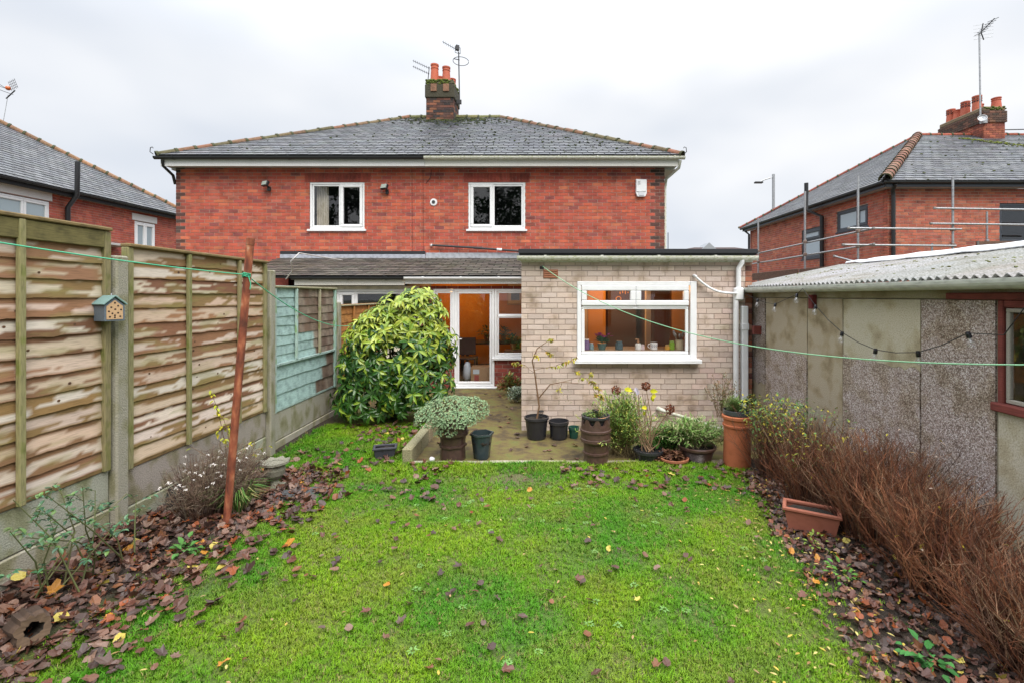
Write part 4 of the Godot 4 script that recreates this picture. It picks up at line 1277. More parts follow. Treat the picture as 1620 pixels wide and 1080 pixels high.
func kitchen_things(D: float) -> void:
	var sill := 1.02
	var z := -D - 0.32
	# the worktop under the window and the items standing on it
	var wt := thing("worktop", "kitchen worktop just inside the wide window", "worktop", Vector3(1.4, 0, -D - 0.53))
	boxpart(wt, "top", -1.33, sill - 0.04, -0.29, 1.33, sill, 0.29, M.plain, Color(0.3, 0.22, 0.15))
	boxpart(wt, "cupboards", -1.33, -0.1, -0.26, 1.33, sill - 0.042, 0.28, M.plain, Color(0.4, 0.25, 0.12))
	var dr := thing("kitchen_door", "orange wooden door standing open inside the kitchen, left of the middle", "door", Vector3(0.98, -0.1, -9.55))
	boxpart(dr, "door_leaf", 0.0, 0.0, 0.0, 0.36, 2.1, 0.045, M.plain, Color(0.72, 0.36, 0.09))
	boxpart(dr, "door_frame", -0.12, 0.0, -0.02, -0.01, 2.15, 0.07, M.plain, Color(0.66, 0.55, 0.42))
	pipe(dr, "handle", [Vector3(0.3, 1.12, 0.05), Vector3(0.3, 1.12, 0.09), Vector3(0.18, 1.12, 0.09)], 0.014, M.dark_metal, 8)
	var df := thing("door_frame", "pale upright of the inner doorway at the right of the kitchen", "door frame", Vector3(2.02, -0.1, -9.0))
	boxpart(df, "upright", 0, 0, 0, 0.10, 2.3, 0.10, M.plain, Color(0.6, 0.56, 0.54))
	var db := thing("dark_doorway", "dark brown inner door beyond the kitchen doorway", "door", Vector3(1.40, -0.1, -9.7))
	boxpart(db, "door_leaf", 0, 0, 0, 0.60, 2.1, 0.04, M.plain, Color(0.13, 0.07, 0.045))
	var cb := thing("wall_cupboard", "brown wooden cupboard on the right wall inside the kitchen", "cupboard", Vector3(2.5, 1.05, -7.9))
	boxpart(cb, "carcass", -0.12, 0.15, -0.5, 0.24, 1.3, 0.4, M.plain, Color(0.35, 0.18, 0.07))
	boxpart(cb, "cupboard_door", -0.14, 0.17, -0.47, -0.121, 1.28, 0.37, M.plain, Color(0.42, 0.22, 0.08))
	# a flowering plant
	var fp := thing("flowering_plant", "magenta flowering plant in a small pot at the left of the kitchen window", "houseplant", Vector3(0.96, sill, z))
	var pm := MB.new()
	pm.col = Color(0.08, 0.16, 0.15)
	pm.lathe([Vector2(0.05, 0), Vector2(0.075, 0.10), Vector2(0.065, 0.10), Vector2(0, 0.09)], 14)
	part(fp, "pot", pm.mesh(M.glazed))
	var lm := MB.new()
	var fm := MB.new()
	for k in 40:
		var d := Vector3(rng.randfn(0, 0.7), rf(0.5, 1.2), rng.randfn(0, 0.5)).normalized()
		lm.col = vary(Color(0.035, 0.12, 0.05), 0.3)
		var e := Vector3(0, 0.09, 0) + d * rf(0.07, 0.15)
		lm.leaf(Vector3(0, 0.09, 0) + d * 0.04, d, Vector3.UP, rf(0.08, 0.12), 0.035)
		if k < 26:
			fm.col = vary(Color(0.42, 0.02, 0.26), 0.3)
			var q := Vector3(rng.randfn(0, 0.07), 0.19 + rf(0, 0.06), rng.randfn(0, 0.04))
			lm.stick(Vector3(0, 0.1, 0), q, 0.002, 0.0015)
			for j in 5:
				var t := TAU * j / 5 + rf(0, 1)
				fm.leaf(q, Vector3(cos(t), rf(0, 0.6), sin(t)), Vector3.UP, 0.032, 0.022)
	part(fp, "leaves", lm.mesh(M.soft_leaf))
	part(fp, "flowers", fm.mesh(M.soft_leaf))
	# jars, soap bottle, mug and utensils
	var items := [
		[0.715, 0.055, 0.15, Color(0.20, 0.13, 0.28), "jar", "purple lidded jar at the far left of the kitchen window sill", Color(0.75, 0.72, 0.7)],
		[0.80, 0.035, 0.09, Color(0.22, 0.33, 0.36), "jar", "small blue-grey jar beside the purple lidded jar", Color(0.4, 0.45, 0.45)],
		[1.225, 0.06, 0.12, Color(0.06, 0.10, 0.12), "bowl_stack", "dark stacked bowls in front of the orange door", Color(0.06, 0.1, 0.12)],
		[1.52, 0.05, 0.10, Color(0.75, 0.75, 0.72), "soap_bottle", "white soap bottle near the middle of the kitchen window", Color(0.4, 0.2, 0.1)],
		[1.59, 0.03, 0.065, Color(0.6, 0.5, 0.52), "cup", "tiny pale pink cup beside the soap bottle", Color(0.6, 0.5, 0.52)],
		[2.04, 0.045, 0.12, Color(0.22, 0.42, 0.03), "green_bottle", "bright green bottle near the right of the kitchen window", Color(0.3, 0.45, 0.1)],
		[1.97, 0.04, 0.06, Color(0.6, 0.32, 0.05), "jar", "small orange jar left of the bright green bottle", Color(0.5, 0.3, 0.1)],
	]
	for i in items:
		var o := thing(i[4], i[5], i[4].replace("_", " "), Vector3(i[0], sill, z))
		var mb := MB.new()
		mb.col = i[3]
		mb.lathe([Vector2(i[1] * 0.92, 0), Vector2(i[1], 0.012), Vector2(i[1], i[2] * 0.82), Vector2(i[1] * 0.75, i[2] * 0.9), Vector2(i[1] * 0.75, i[2])], 16)
		part(o, "body", mb.mesh(M.gloss))
		var lb := MB.new()
		lb.col = i[6]
		if i[4] == "soap_bottle":
			lb.lathe([Vector2(0.02, i[2]), Vector2(0.018, i[2] + 0.05), Vector2(0, i[2] + 0.05)], 10)
			lb.cbox(-0.045, i[2] + 0.05, -0.01, 0.015, i[2] + 0.068, 0.01, 0.004)
		else:
			lb.lathe([Vector2(i[1] * 0.85, i[2]), Vector2(i[1] * 0.85, i[2] + 0.018), Vector2(0, i[2] + 0.02)], 14)
		part(o, "lid", lb.mesh(M.gloss))
	var mug := thing("mug", "white mug with dark swirls standing on the kitchen window sill", "mug", Vector3(1.76, sill, z))
	var mm := MB.new()
	mm.col = Color(0.75, 0.75, 0.75)
	mm.lathe([Vector2(0.0, 0.002), Vector2(0.05, 0), Vector2(0.056, 0.01), Vector2(0.058, 0.11), Vector2(0.052, 0.11), Vector2(0.05, 0.02)], 20)
	part(mug, "cup", mm.mesh(M.gloss))
	var hd := []
	for k in 9:
		var t := PI * k / 8.0 + PI / 2
		hd.append(Vector3(-0.055 + cos(t) * 0.035, 0.06 + sin(t) * 0.032, 0))
	var hm := MB.new()
	hm.col = Color(0.75, 0.75, 0.75)
	hm.tube(hd, [0.007], 8)
	part(mug, "handle", hm.mesh(M.gloss))
	for k in 3:
		var sm := MB.new()
		sm.col = Color(0.12, 0.14, 0.2)
		var pts := []
		for j in 14:
			var t := j * 0.55
			var a := PI / 2 + (k - 1) * 0.6 + cos(t) * 0.22 * (1 - j / 18.0)
			pts.append(Vector3(cos(a) * 0.0585, 0.058 + sin(t) * 0.03 * (1 - j / 18.0), sin(a) * 0.0585))
		sm.tube(pts, [0.0022], 4, false)
		part(mug, "swirl", sm.mesh(M.gloss))
	var ut := thing("utensil_jar", "cream jar of metal kitchen utensils at the right of the window", "jar", Vector3(2.16, sill, z))
	var um := MB.new()
	um.col = Color(0.62, 0.55, 0.36)
	um.lathe([Vector2(0.0, 0.002), Vector2(0.06, 0), Vector2(0.065, 0.15), Vector2(0.058, 0.15), Vector2(0.05, 0.02)], 18)
	part(ut, "jar", um.mesh(M.gloss))
	for k in 6:
		var u2 := MB.new()
		var tp := Vector3(rf(-0.09, 0.09), rf(0.2, 0.27), rf(-0.04, 0.04))
		u2.tube([Vector3(rf(-0.03, 0.03), 0.05, 0), tp], [0.004], 6)
		u2.blob(tp, Vector3(0.022, 0.03, 0.008), 0, null, 6, 8)
		part(ut, "utensil", u2.mesh(M.metal))
	# a little orange wall ornament deep in the room
	var orn := thing("wall_ornament", "small orange ring and letters hanging in the middle of the kitchen", "ornament", Vector3(1.62, 1.78, -9.62))
	var om := MB.new()
	om.col = Color(0.85, 0.42, 0.06)
	var rp := []
	for k in 17:
		rp.append(Vector3(cos(TAU * k / 16) * 0.05, sin(TAU * k / 16) * 0.05, 0))
	om.tube(rp, [0.012], 6)
	part(orn, "ring", om.mesh(M.gloss))
	for k in 5:
		var ob := MB.new()
		ob.col = Color(0.85, 0.42, 0.06)
		ob.cbox(0.02 + k * 0.055, 0.10 + 0.02 * (k % 2), -0.01, 0.045 + k * 0.055, 0.15 + 0.06 * (k % 3), 0.01, 0.003)
		part(orn, "shape", ob.mesh(M.gloss))

# ---------------------------------------------------------------- neighbouring houses
func left_house() -> void:
	var h := thing("neighbouring_house", "red brick house beyond the fence at the left with slate hip roof", "house")
	var X := -15.6
	var red := [Color(0.52, 0.125, 0.08), Color(0.56, 0.145, 0.09), Color(0.48, 0.11, 0.08), Color(0.58, 0.17, 0.105), Color(0.42, 0.10, 0.08)]
	var holes := [Rect2(0.35, 3.86 - 2.3, 1.5, 0.98), Rect2(4.98, 3.68 - 2.3, 0.95, 1.06)]
	# the wall runs away from the camera: u = -z
	var w := brick_wall(h, "side_wall", Vector3(X, 2.3, -13.0), Vector3.FORWARD, Vector3.RIGHT, 7.9, 2.82, holes, {"palette": red, "bl": 0.232, "bh": 0.073})
	boxpart(h, "lower_wall", X - 0.2, -0.3, -20.9, X, 2.298, -11.7, M.brick, Color(0.42, 0.09, 0.055))
	boxpart(h, "rear_wall", X - 11.6, -0.3, -13.0 + 1.1, X, 5.12, -13.0 + 1.3, M.brick, Color(0.42, 0.09, 0.055))
	boxpart(h, "side_wall_end", X - 0.2, 2.3, -12.998, X, 5.12, -11.902, M.brick, Color(0.42, 0.09, 0.055))
	boxpart(h, "far_wall", X - 11.6, -0.3, -21.0, X - 0.2, 5.12, -20.902, M.brick, Color(0.42, 0.09, 0.055))
	window(h, "window", Vector3(X + 0.01, 3.86, -13.35), Vector3.FORWARD, Vector3.RIGHT, 1.5, 0.96, [[0.055, 0.055, 0.76, 0.905, true], [0.76, 0.055, 1.445, 0.905, true]], M.upvc, 0.05, M.sky_pale_pane)
	var wn := window(h, "window", Vector3(X + 0.01, 3.68, -17.98), Vector3.FORWARD, Vector3.RIGHT, 0.95, 1.04, [[0.055, 0.055, 0.475, 0.985, true], [0.475, 0.055, 0.895, 0.985, true]], M.upvc, 0.05, M.sky_pale_pane)
	for c in [0.265, 0.685]:
		for k in 2:
			boxpart(wn, "glazing_lead", X - 0.02, 3.78, -17.98 - c - 0.04 - k * 0.09 + 0.08, X - 0.012, 4.6, -17.98 - c - 0.048 - k * 0.09 + 0.08, M.dark_metal, Color.WHITE, 0.001)
	for e in [[-13.27, 1.66, 4.86], [-17.9, 1.12, 4.76]]:
		boxpart(h, "lintel", X + 0.001, e[2], e[0] - e[1], X + 0.03, e[2] + 0.26, e[0] + 0.04, M.paint_white, Color(1.1, 1.08, 1.02))
	for e in [[-13.35, 1.5, 3.86, 0.98], [-17.98, 0.95, 3.68, 1.06]]:
		boxpart(h, "reveal_back", X - 0.6, e[2], e[0] - e[1], X - 0.55, e[2] + e[3], e[0], M.plain, Color(0.1, 0.11, 0.12))
	boxpart(h, "fascia", X + 0.24, 5.08, -20.9, X + 0.27, 5.24, -11.5, M.felt)
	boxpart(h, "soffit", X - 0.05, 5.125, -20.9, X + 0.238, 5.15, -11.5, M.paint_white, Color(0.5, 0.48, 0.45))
	gutter(h, Vector3(X + 0.33, 5.25, -20.8), Vector3(X + 0.33, 5.25, -11.5), Vector3.RIGHT, M.black_plastic, 0.06, 0.9)
	var a := Vector3(X + 0.32, 5.29, -11.4)
	var b := Vector3(X + 0.32, 5.29, -20.9)
	var run := 4.75
	var rise := 3.2
	var s := Vector3(-run, rise, 0).normalized()
	var roof := slate_slope(h, "roof", b, a, s, Vector3(run, rise, 0).length(), run, run, {"gauge": 0.2, "width": 0.28})
	var ap := Vector3(X + 0.32 - run, 5.29 + rise, -16.15)
	var tiles := [Color(0.26, 0.14, 0.085), Color(0.22, 0.12, 0.08), Color(0.30, 0.16, 0.10)]
	ridge_tiles(roof, "hip_tile", b + Vector3(-0.02, 0.03, 0.02), ap, tiles, 0.12, 0.42)
	ridge_tiles(roof, "hip_tile", a + Vector3(-0.02, 0.03, -0.02), ap, tiles, 0.12, 0.42)
	ridge_tiles(roof, "ridge_tile", ap, ap + Vector3(-3, 0, 0), tiles, 0.12, 0.42)
	var pl := MB.new()
	pl.col = Color(0.17, 0.175, 0.19)
	var far := ap + Vector3(-3, 0, 0)
	pl.quad(a, ap, far, Vector3(X - 12, 5.29, -11.4), Vector3(0, 1, 1)); pl.quad(b, ap, far, Vector3(X - 12, 5.29, -20.9), Vector3(0, 1, -1)); pl.tri(far, Vector3(X - 12, 5.29, -11.4), Vector3(X - 12, 5.29, -20.9), Vector3(-1, 1, 0))
	part(h, "far_roof_slope", pl.mesh(M.slate))
	# soil pipe up the wall and through the eaves
	pipe(h, "soil_pipe", [Vector3(X + 0.10, 2.0, -15.35), Vector3(X + 0.10, 4.75, -15.35), Vector3(X + 0.40, 5.15, -15.35), Vector3(X + 0.42, 6.25, -15.35)], 0.07, M.black_plastic)
	boxpart(h, "porch_edge", X + 0.02, 3.62, -17.2, X + 0.7, 3.70, -15.4, M.paint_white, Color(0.7, 0.7, 0.68))
	# aerial of that roof
	var ae := thing("television_aerial", "slanting grid aerial with an orange cap at the left edge against the sky", "aerial")
	var d := 17.0
	pipe(ae, "mast", [at(4, 195, d), at(12, 150, d)], 0.008, M.metal, 6)
	for k in [[-20, 122, 9, 140], [-20, 130, 14, 142], [-20, 135, 20, 150]]:
		pipe(ae, "boom", [at(k[0], k[1], d), at(k[2], k[3], d)], 0.01, M.dark_metal, 6)
	var cap := MB.new()
	cap.col = Color(0.55, 0.12, 0.02)
	cap.blob(at(12, 139.5, d), Vector3(0.08, 0.08, 0.08), 0, null, 6, 10)
	part(ae, "cap", cap.mesh(M.gloss))
	for k in 5:
		pipe(ae, "grid_rod", [at(12 + k * 2.4, 129 - k * 1.2, d), at(18 + k * 2.4, 144 - k * 1.2, d)], 0.006, M.dark_metal, 5)
	for k in 4:
		pipe(ae, "grid_rod", [at(13 + k * 1.4, 131 + k * 3.5, d), at(23 + k * 1.4, 126 + k * 3.5, d)], 0.006, M.dark_metal, 5)
	pipe(ae, "reflector", [at(23, 143, d), at(9, 156, d)], 0.02, M.dark_metal, 6)

func right_house() -> void:
	var h := thing("scaffolded_house", "red brick house behind the garage at the right with scaffolding round it", "house")
	var X := 10.35
	var D := 13.9
	var R := Vector3.RIGHT
	var F := Vector3.BACK
	var red := [Color(0.55, 0.155, 0.092), Color(0.59, 0.185, 0.105), Color(0.51, 0.135, 0.085), Color(0.50, 0.165, 0.115), Color(0.62, 0.23, 0.14), Color(0.42, 0.125, 0.09)]
	var y0 := 1.9
	brick_wall(h, "rear_wall", Vector3(X, y0, -D), R, F, 6.6, 5.03 - y0, [Rect2(3.32, 3.42 - y0, 1.5, 1.18)], {"palette": red, "bl": 0.232, "bh": 0.073, "joint": 0.014})
	# side wall runs away: seen from outside (facing -x) u is towards the camera
	var holes := [Rect2(22.8 - 16.28, 4.05 - y0, 1.55, 0.70), Rect2(22.8 - 18.45, 3.28 - y0, 1.22, 1.14)]
	brick_wall(h, "side_wall", Vector3(X, y0, -22.8), F, Vector3.LEFT, 22.8 - D - 0.003, 5.03 - y0, holes, {"palette": red, "bl": 0.232, "bh": 0.073, "joint": 0.014, "thick": 0.19})
	boxpart(h, "lower_wall", X + 0.001, -0.3, -22.8, X + 0.2, y0 - 0.002, -D - 0.01, M.brick, Color(0.45, 0.13, 0.08))
	boxpart(h, "lower_wall", X + 0.202, -0.3, -D - 0.2, X + 6.6, y0 - 0.002, -D, M.brick, Color(0.45, 0.13, 0.08))
	boxpart(h, "far_wall", X + 0.001, -0.3, -23.0, X + 12.5, 5.03, -22.802, M.brick, Color(0.45, 0.13, 0.08))
	var w1 := window(h, "window", Vector3(X + 3.32, 3.42, -D - 0.02), R, F, 1.5, 1.18, [[0.055, 0.055, 0.9, 1.125, false], [0.9, 0.055, 1.445, 1.125, true]], M.dark_frame, 0.05, null, 1.2)
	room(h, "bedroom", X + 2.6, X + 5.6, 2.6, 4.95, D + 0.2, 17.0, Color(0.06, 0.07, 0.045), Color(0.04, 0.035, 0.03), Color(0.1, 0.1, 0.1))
	window(h, "window", Vector3(X + 0.02, 4.05, -16.28), F, Vector3.LEFT, 1.55, 0.69, [[0.055, 0.055, 1.0, 0.635, false], [1.0, 0.055, 1.495, 0.635, true]], M.dark_frame, 0.05, M.sky_pale_pane, 1.3)
	window(h, "window", Vector3(X + 0.02, 3.28, -18.45), F, Vector3.LEFT, 1.22, 1.13, [[0.055, 0.055, 1.165, 0.72, false], [0.055, 0.72, 1.165, 1.075, true]], M.dark_frame, 0.05, M.sky_pale_pane, 1.3)
	# eaves
	var ex := X - 0.30
	var ez := -D + 0.30
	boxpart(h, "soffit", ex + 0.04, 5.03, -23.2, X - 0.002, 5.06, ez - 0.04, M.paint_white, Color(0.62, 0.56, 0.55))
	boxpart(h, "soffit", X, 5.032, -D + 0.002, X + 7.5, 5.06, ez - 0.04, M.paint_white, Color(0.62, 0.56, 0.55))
	boxpart(h, "fascia", ex + 0.012, 5.02, -23.2, ex + 0.038, 5.16, ez - 0.038, M.dark_frame)
	boxpart(h, "fascia", ex + 0.04, 5.02, ez - 0.038, X + 7.5, 5.16, ez - 0.012, M.dark_frame)
	gutter(h, Vector3(ex - 0.05, 5.16, -23.25), Vector3(ex - 0.05, 5.16, ez), Vector3.LEFT, M.black_plastic, 0.055, 0.9)
	gutter(h, Vector3(ex - 0.1, 5.16, ez + 0.05), Vector3(X + 7.5, 5.16, ez + 0.05), F, M.black_plastic, 0.055, 0.9)
	pipe(h, "downpipe", [Vector3(X - 0.02, 5.10, ez + 0.03), Vector3(X + 0.06, 4.95, -D + 0.12), Vector3(X + 0.10, 4.8, -D + 0.09), Vector3(X + 0.10, 0, -D + 0.09)], 0.055, M.black_plastic)
	pipe(h, "downpipe", [Vector3(X - 0.30, 5.12, -23.1), Vector3(X - 0.1, 4.85, -22.9), Vector3(X - 0.1, 0, -22.9)], 0.05, M.black_plastic)
	pipe(h, "soil_pipe", [Vector3(X - 0.57, 5.98, -17.15), Vector3(X - 0.57, 5.0, -17.15), Vector3(X - 0.12, 4.72, -16.95), Vector3(X - 0.12, 0.0, -16.95)], 0.07, M.black_plastic)
	# roof
	var ey := 5.19
	var a := Vector3(ex - 0.04, ey, ez + 0.06)
	var run := 4.95
	var rise := 3.0
	var ap := a + Vector3(run, rise, -run)
	var b := a + Vector3(0, 0, -2 * run)
	var roof := slate_slope(h, "roof", a, a + Vector3(11.5, 0, 0), Vector3(0, rise, -run).normalized(), Vector3(0, rise, run).length(), run, 0.0, {"gauge": 0.22, "width": 0.3})
	var side := slate_slope(h, "side_roof", a, b, Vector3(run, rise, 0).normalized(), Vector3(run, rise, 0).length(), run, run, {"gauge": 0.22, "width": 0.3, "singles": 200})
	var rt := [Color(0.22, 0.085, 0.065), Color(0.26, 0.115, 0.085), Color(0.19, 0.075, 0.06), Color(0.25, 0.13, 0.10)]
	ridge_tiles(roof, "hip_tile", a + Vector3(-0.02, 0.03, 0.02), ap, rt, 0.15, 0.36)
	ridge_tiles(side, "hip_tile", b + Vector3(0.0, 0.03, 0.0), ap, [Color(0.33, 0.085, 0.06), Color(0.28, 0.075, 0.055)], 0.09, 0.42)
	ridge_tiles(roof, "ridge_tile", ap, ap + Vector3(6.5, 0, 0), [Color(0.36, 0.09, 0.055), Color(0.30, 0.08, 0.05)], 0.09, 0.42)
	var pl := MB.new()
	pl.col = Color(0.17, 0.175, 0.19)
	pl.quad(b, ap, ap + Vector3(6.5, 0, 0), b + Vector3(11.5, 0, 0), Vector3(0, 1, -1))
	part(h, "far_roof_slope", pl.mesh(M.slate))
	var ns := noise(0.5, FastNoiseLite.TYPE_SIMPLEX_SMOOTH, 3, 97)
	var moss := MB.new()
	var s := Vector3(0, rise, -run).normalized()
	for k in 260:
		var u := rf(1.0, 9.0)
		var v := rf(0.1, 5.6)
		if u < v * 0.86 + 0.3 or rng.randf() > 0.35 + 0.3 * v / 5.6:
			continue
		moss.col = vary(Color(0.10, 0.12, 0.03), 0.4)
		var r := rf(0.012, 0.035)
		moss.blob(a + Vector3.RIGHT * u + s * (floorf(v / 0.22) * 0.22 - 0.03) + Vector3(0, 0.032, 0.012), Vector3(r * 1.6, r * 0.6, r), 0.4, ns, 4, 6)
	for k in 260:
		var t := rf(0, 1)
		moss.col = vary(Color(0.28, 0.32, 0.08), 0.3)
		var r := rf(0.015, 0.04)
		var u := 6.2 + 2.6 * t + rng.randfn(0, 0.1 + 0.2 * t)
		moss.blob(a + Vector3.RIGHT * u + s * (5.2 - 2.4 * t + rng.randfn(0, 0.12)) + Vector3(0, 0.03, 0.012), Vector3(r * 1.8, r * 0.35, r * 1.3), 0.4, ns, 3, 6)
	stuff(part(roof, "moss", moss.mesh(M.moss)))
	# long chimney stack astride the ridge
	chimney_stack(h, Vector3(17.45, 0, 0), -17.95, 0.82, 1.95, 6.6, 9.12, false)
	boxpart(h, "lead_flashing", 17.02, 6.7, -17.945, 17.9, 7.02, -17.90, M.lead)
	for k in 7:
		boxpart(h, "lead_step", 16.99, 7.00 + k * 0.17, -18.12 - k * 0.17, 17.03, 7.24 + k * 0.17, -17.93 - k * 0.17, M.lead, Color(1.1, 1.1, 1.1))
	for e in [[-18.1, 17.68, 0.40, false], [-18.45, 17.26, 0.62, true], [-18.75, 17.62, 0.4, false], [-18.95, 17.26, 0.60, true], [-19.35, 17.3, 0.42, false], [-19.62, 17.26, 0.55, true]]:
		chimney_pot(h, Vector3(e[1], 9.10, e[0]), e[2], 0.15, Color(0.50, 0.12, 0.065), e[3])
	var ae := thing("television_aerial", "tall aerial on a slim pole fixed to the right house's chimney stack", "aerial")
	var d := 17.9
	pipe(ae, "pole", [at(1552, 196, d), at(1550, 52, d)], 0.028, M.metal, 8)
	yagi(ae, at(1549, 55, d), at(1574, 29, d - 0.3), Vector3(0.55, 0.1, 0.8).normalized(), 6, 0.16, M.dark_metal, 0.018)
	pipe(ae, "reflector", [at(1556, 37, d), at(1553, 52, d), at(1557, 63, d)], 0.02, M.dark_metal, 6)
	for k in 5:
		pipe(ae, "grid_rod", [at(1541, 41 + k * 5.5, d), at(1572, 36 + k * 5.5, d)], 0.006, M.metal, 5)
	boxpart(ae, "clamp", 16.98, 8.45, -17.93, 17.12, 8.62, -17.86, M.metal)
	var dm := MB.new()
	dm.xf = Transform3D(Basis(Vector3.RIGHT, 1.2).rotated(Vector3.UP, -0.6), Vector3(16.85, 8.58, -17.8))
	dm.lathe([Vector2(0.0, 0.02), Vector2(0.10, 0.04), Vector2(0.13, 0.07), Vector2(0.14, 0.07), Vector2(0.1, 0.02)], 16)
	part(ae, "cable_coil", dm.mesh(M.metal))
	var rc := MB.new()
	for k in 3:
		rc.tube([Vector3(19.4 + k * 0.33, 8.28, -18.4), Vector3(19.4 + k * 0.33, 8.75, -18.4), Vector3(19.55 + k * 0.33, 8.75, -18.4), Vector3(19.55 + k * 0.33, 8.3, -18.4)], [0.03], 6)
	rc.tube([Vector3(18.3, 8.38, -18.4), Vector3(20.2, 8.42, -18.4)], [0.02], 6)
	part(h, "ridge_bracket", rc.mesh(M.dark_metal))
	scaffold()
	# street lamp beyond the roofs
	var lamp := thing("street_lamp", "grey street lamp with a single arm beyond the right house's roof", "street lamp", Vector3(13.0, 0, -26.0))
	pipe(lamp, "column", [Vector3(0, -0.3, 0), Vector3(0, 5, 0), Vector3(0, 8.6, 0)], 0.075, M.metal)
	pipe(lamp, "arm", [Vector3(0, 8.45, 0), Vector3(-0.5, 8.3, 0), Vector3(-0.75, 8.18, 0)], 0.03, M.metal, 8)
	boxpart(lamp, "lantern", -1.05, 8.10, -0.1, -0.6, 8.19, 0.1, M.dark_metal, Color(1, 1, 1), 0.03)
	var fh := thing("distant_house", "tiny grey gabled roof showing over the extension's flat roof", "house", Vector3(17.2, 0, -46.0))
	boxpart(fh, "wall", -5.5, -0.4, -8.0, 7.0, 6.0, -0.5, M.brick, Color(0.4, 0.2, 0.15))
	var fr := MB.new()
	fr.col = Color(0.2, 0.15, 0.15)
	fr.xf = Transform3D(Basis(Vector3.UP, 0), Vector3.ZERO)
	fr.prism(PackedVector2Array([Vector2(-6.0, 5.9), Vector2(7.5, 5.9), Vector2(2.0, 6.6), Vector2(-2.0, 6.6)]), -8.5, 0.0)
	part(fh, "roof", fr.mesh(M.plain))
	var gb := MB.new()
	gb.col = Color(0.32, 0.34, 0.36)
	gb.prism(PackedVector2Array([Vector2(-1.6, 6.15), Vector2(0.4, 6.15), Vector2(-0.6, 7.05)]), -2.0, 0.25)
	part(fh, "gable", gb.mesh(M.plain))
	pipe(fh, "aerial_pole", [Vector3(-4.3, 6.0, -1), Vector3(-4.3, 8.2, -1)], 0.04, M.dark_metal, 6)

func scaffold() -> void:
	var tag_ := "scaffold tubes round the right house"
	var m: Material = M.metal
	var poles := [
		[1274, 303, 15.86, "scaffold standard in front of the black soil pipe on the side wall"],
		[1358, 278, 13.2, "tall scaffold standard nearest the house corner, in front of the dark framed side window"],
		[1200, 345, 19.2, "farthest scaffold standard, short looking, near the far end of the side wall"],
		[1508, 280, 12.9, "scaffold standard in front of the rear wall, left of the dark window"],
	]
	for e in poles:
		var t: Vector3 = at(e[0], e[1], e[2])
		var o := thing("scaffold_pole", e[3], "scaffold pole", Vector3(t.x, -0.4, t.z), tag_)
		pipe(o, "tube", [Vector3(0, 0, 0), Vector3(0.0, t.y + 0.4, 0)], 0.03 if e[2] < 14 else 0.035, m, 10)
		for y in [3.68, 3.25]:
			boxpart(o, "coupler", -0.05, y + 0.35, -0.05, 0.05, y + 0.45, 0.05, M.metal, Color(0.7, 0.5, 0.4), 0.015)
		boxpart(o, "base_plate", -0.08, -0.02, -0.08, 0.08, 0.0, 0.08, M.metal)
	var rails := [
		[Vector3(9.07, 3.68, -12.7), Vector3(9.07, 3.6, -20.6), "upper scaffold rail running along the side wall of the right house"],
		[Vector3(9.07, 3.25, -12.7), Vector3(9.07, 3.2, -20.6), "lower scaffold rail running along the side wall of the right house"],
		[Vector3(8.5, 3.71, -12.86), Vector3(11.6, 3.68, -12.86), "upper scaffold rail across the rear corner, ending left of the dark window"],
		[Vector3(8.35, 3.25, -12.86), Vector3(11.45, 3.22, -12.86), "lower scaffold rail across the rear corner, just above the garage roof"],
		[Vector3(10.85, 4.25, -12.84), Vector3(15.5, 4.18, -12.84), "topmost scaffold rail passing in front of the dark rear window"],
		[Vector3(10.75, 3.83, -12.84), Vector3(15.5, 3.77, -12.84), "middle scaffold rail passing in front of the dark rear window"],
		[Vector3(8.95, 3.05, -14.2), Vector3(9.5, 2.6, -13.0), "short slanting scaffold brace low by the house corner"],
	]
	for e in rails:
		var o := thing("scaffold_rail", e[2], "scaffold rail", e[0], tag_)
		pipe(o, "tube", [Vector3.ZERO, e[1] - e[0]], 0.028, m, 10)
		boxpart(o, "tube_end", -0.031, -0.031, -0.031, 0.031, 0.031, 0.031, M.metal, Color(0.7, 0.66, 0.6), 0.012)
	var boards := [[Vector3(8.93, 2.50, -20.4), Vector3(8.97, 2.78, -16.2), "long brown scaffold toe board along the side wall of the right house"], [Vector3(8.93, 2.48, -16.1), Vector3(8.97, 2.76, -13.4), "nearer brown scaffold toe board partly hidden by the garage roof"], [Vector3(11.95, 3.12, -12.80), Vector3(14.6, 3.34, -12.76), "brown scaffold plank under the dark rear window of the right house"]]
	for e in boards:
		var o := thing("scaffold_board", e[2], "scaffold board", e[0], "scaffold boards")
		var d: Vector3 = e[1] - e[0]
		boxpart(o, "plank", minf(0, d.x), 0, minf(0, d.z), maxf(0, d.x), d.y, maxf(0, d.z), M.timber, Color(0.16, 0.09, 0.055))
		boxpart(o, "end_band", -0.005 if d.x > 1 else -0.006, -0.003, -0.006 if d.x < 1 else -0.003, 0.05 if d.x > 1 else 0.046, d.y + 0.003, 0.05 if d.x < 1 else 0.043, M.metal, Color(0.5, 0.45, 0.4), 0.002)
	for e in [[1562, 335, 385], [1475, 385, 420]]:
		var t: Vector3 = at(e[0], e[1], 13.3)
		var q := at(e[0], e[2], 13.3)
		var o := thing("scaffold_tie", "short upright scaffold tube close to the rear wall, " + ("beside the dark window" if e[0] > 1500 else "lower and farther left"), "scaffold pole", Vector3(t.x, q.y, t.z), tag_)
		pipe(o, "tube", [Vector3.ZERO, Vector3(0, t.y - q.y, 0)], 0.026, m, 8)
		boxpart(o, "coupler", -0.04, 0.02, -0.04, 0.04, 0.1, 0.04, M.metal)

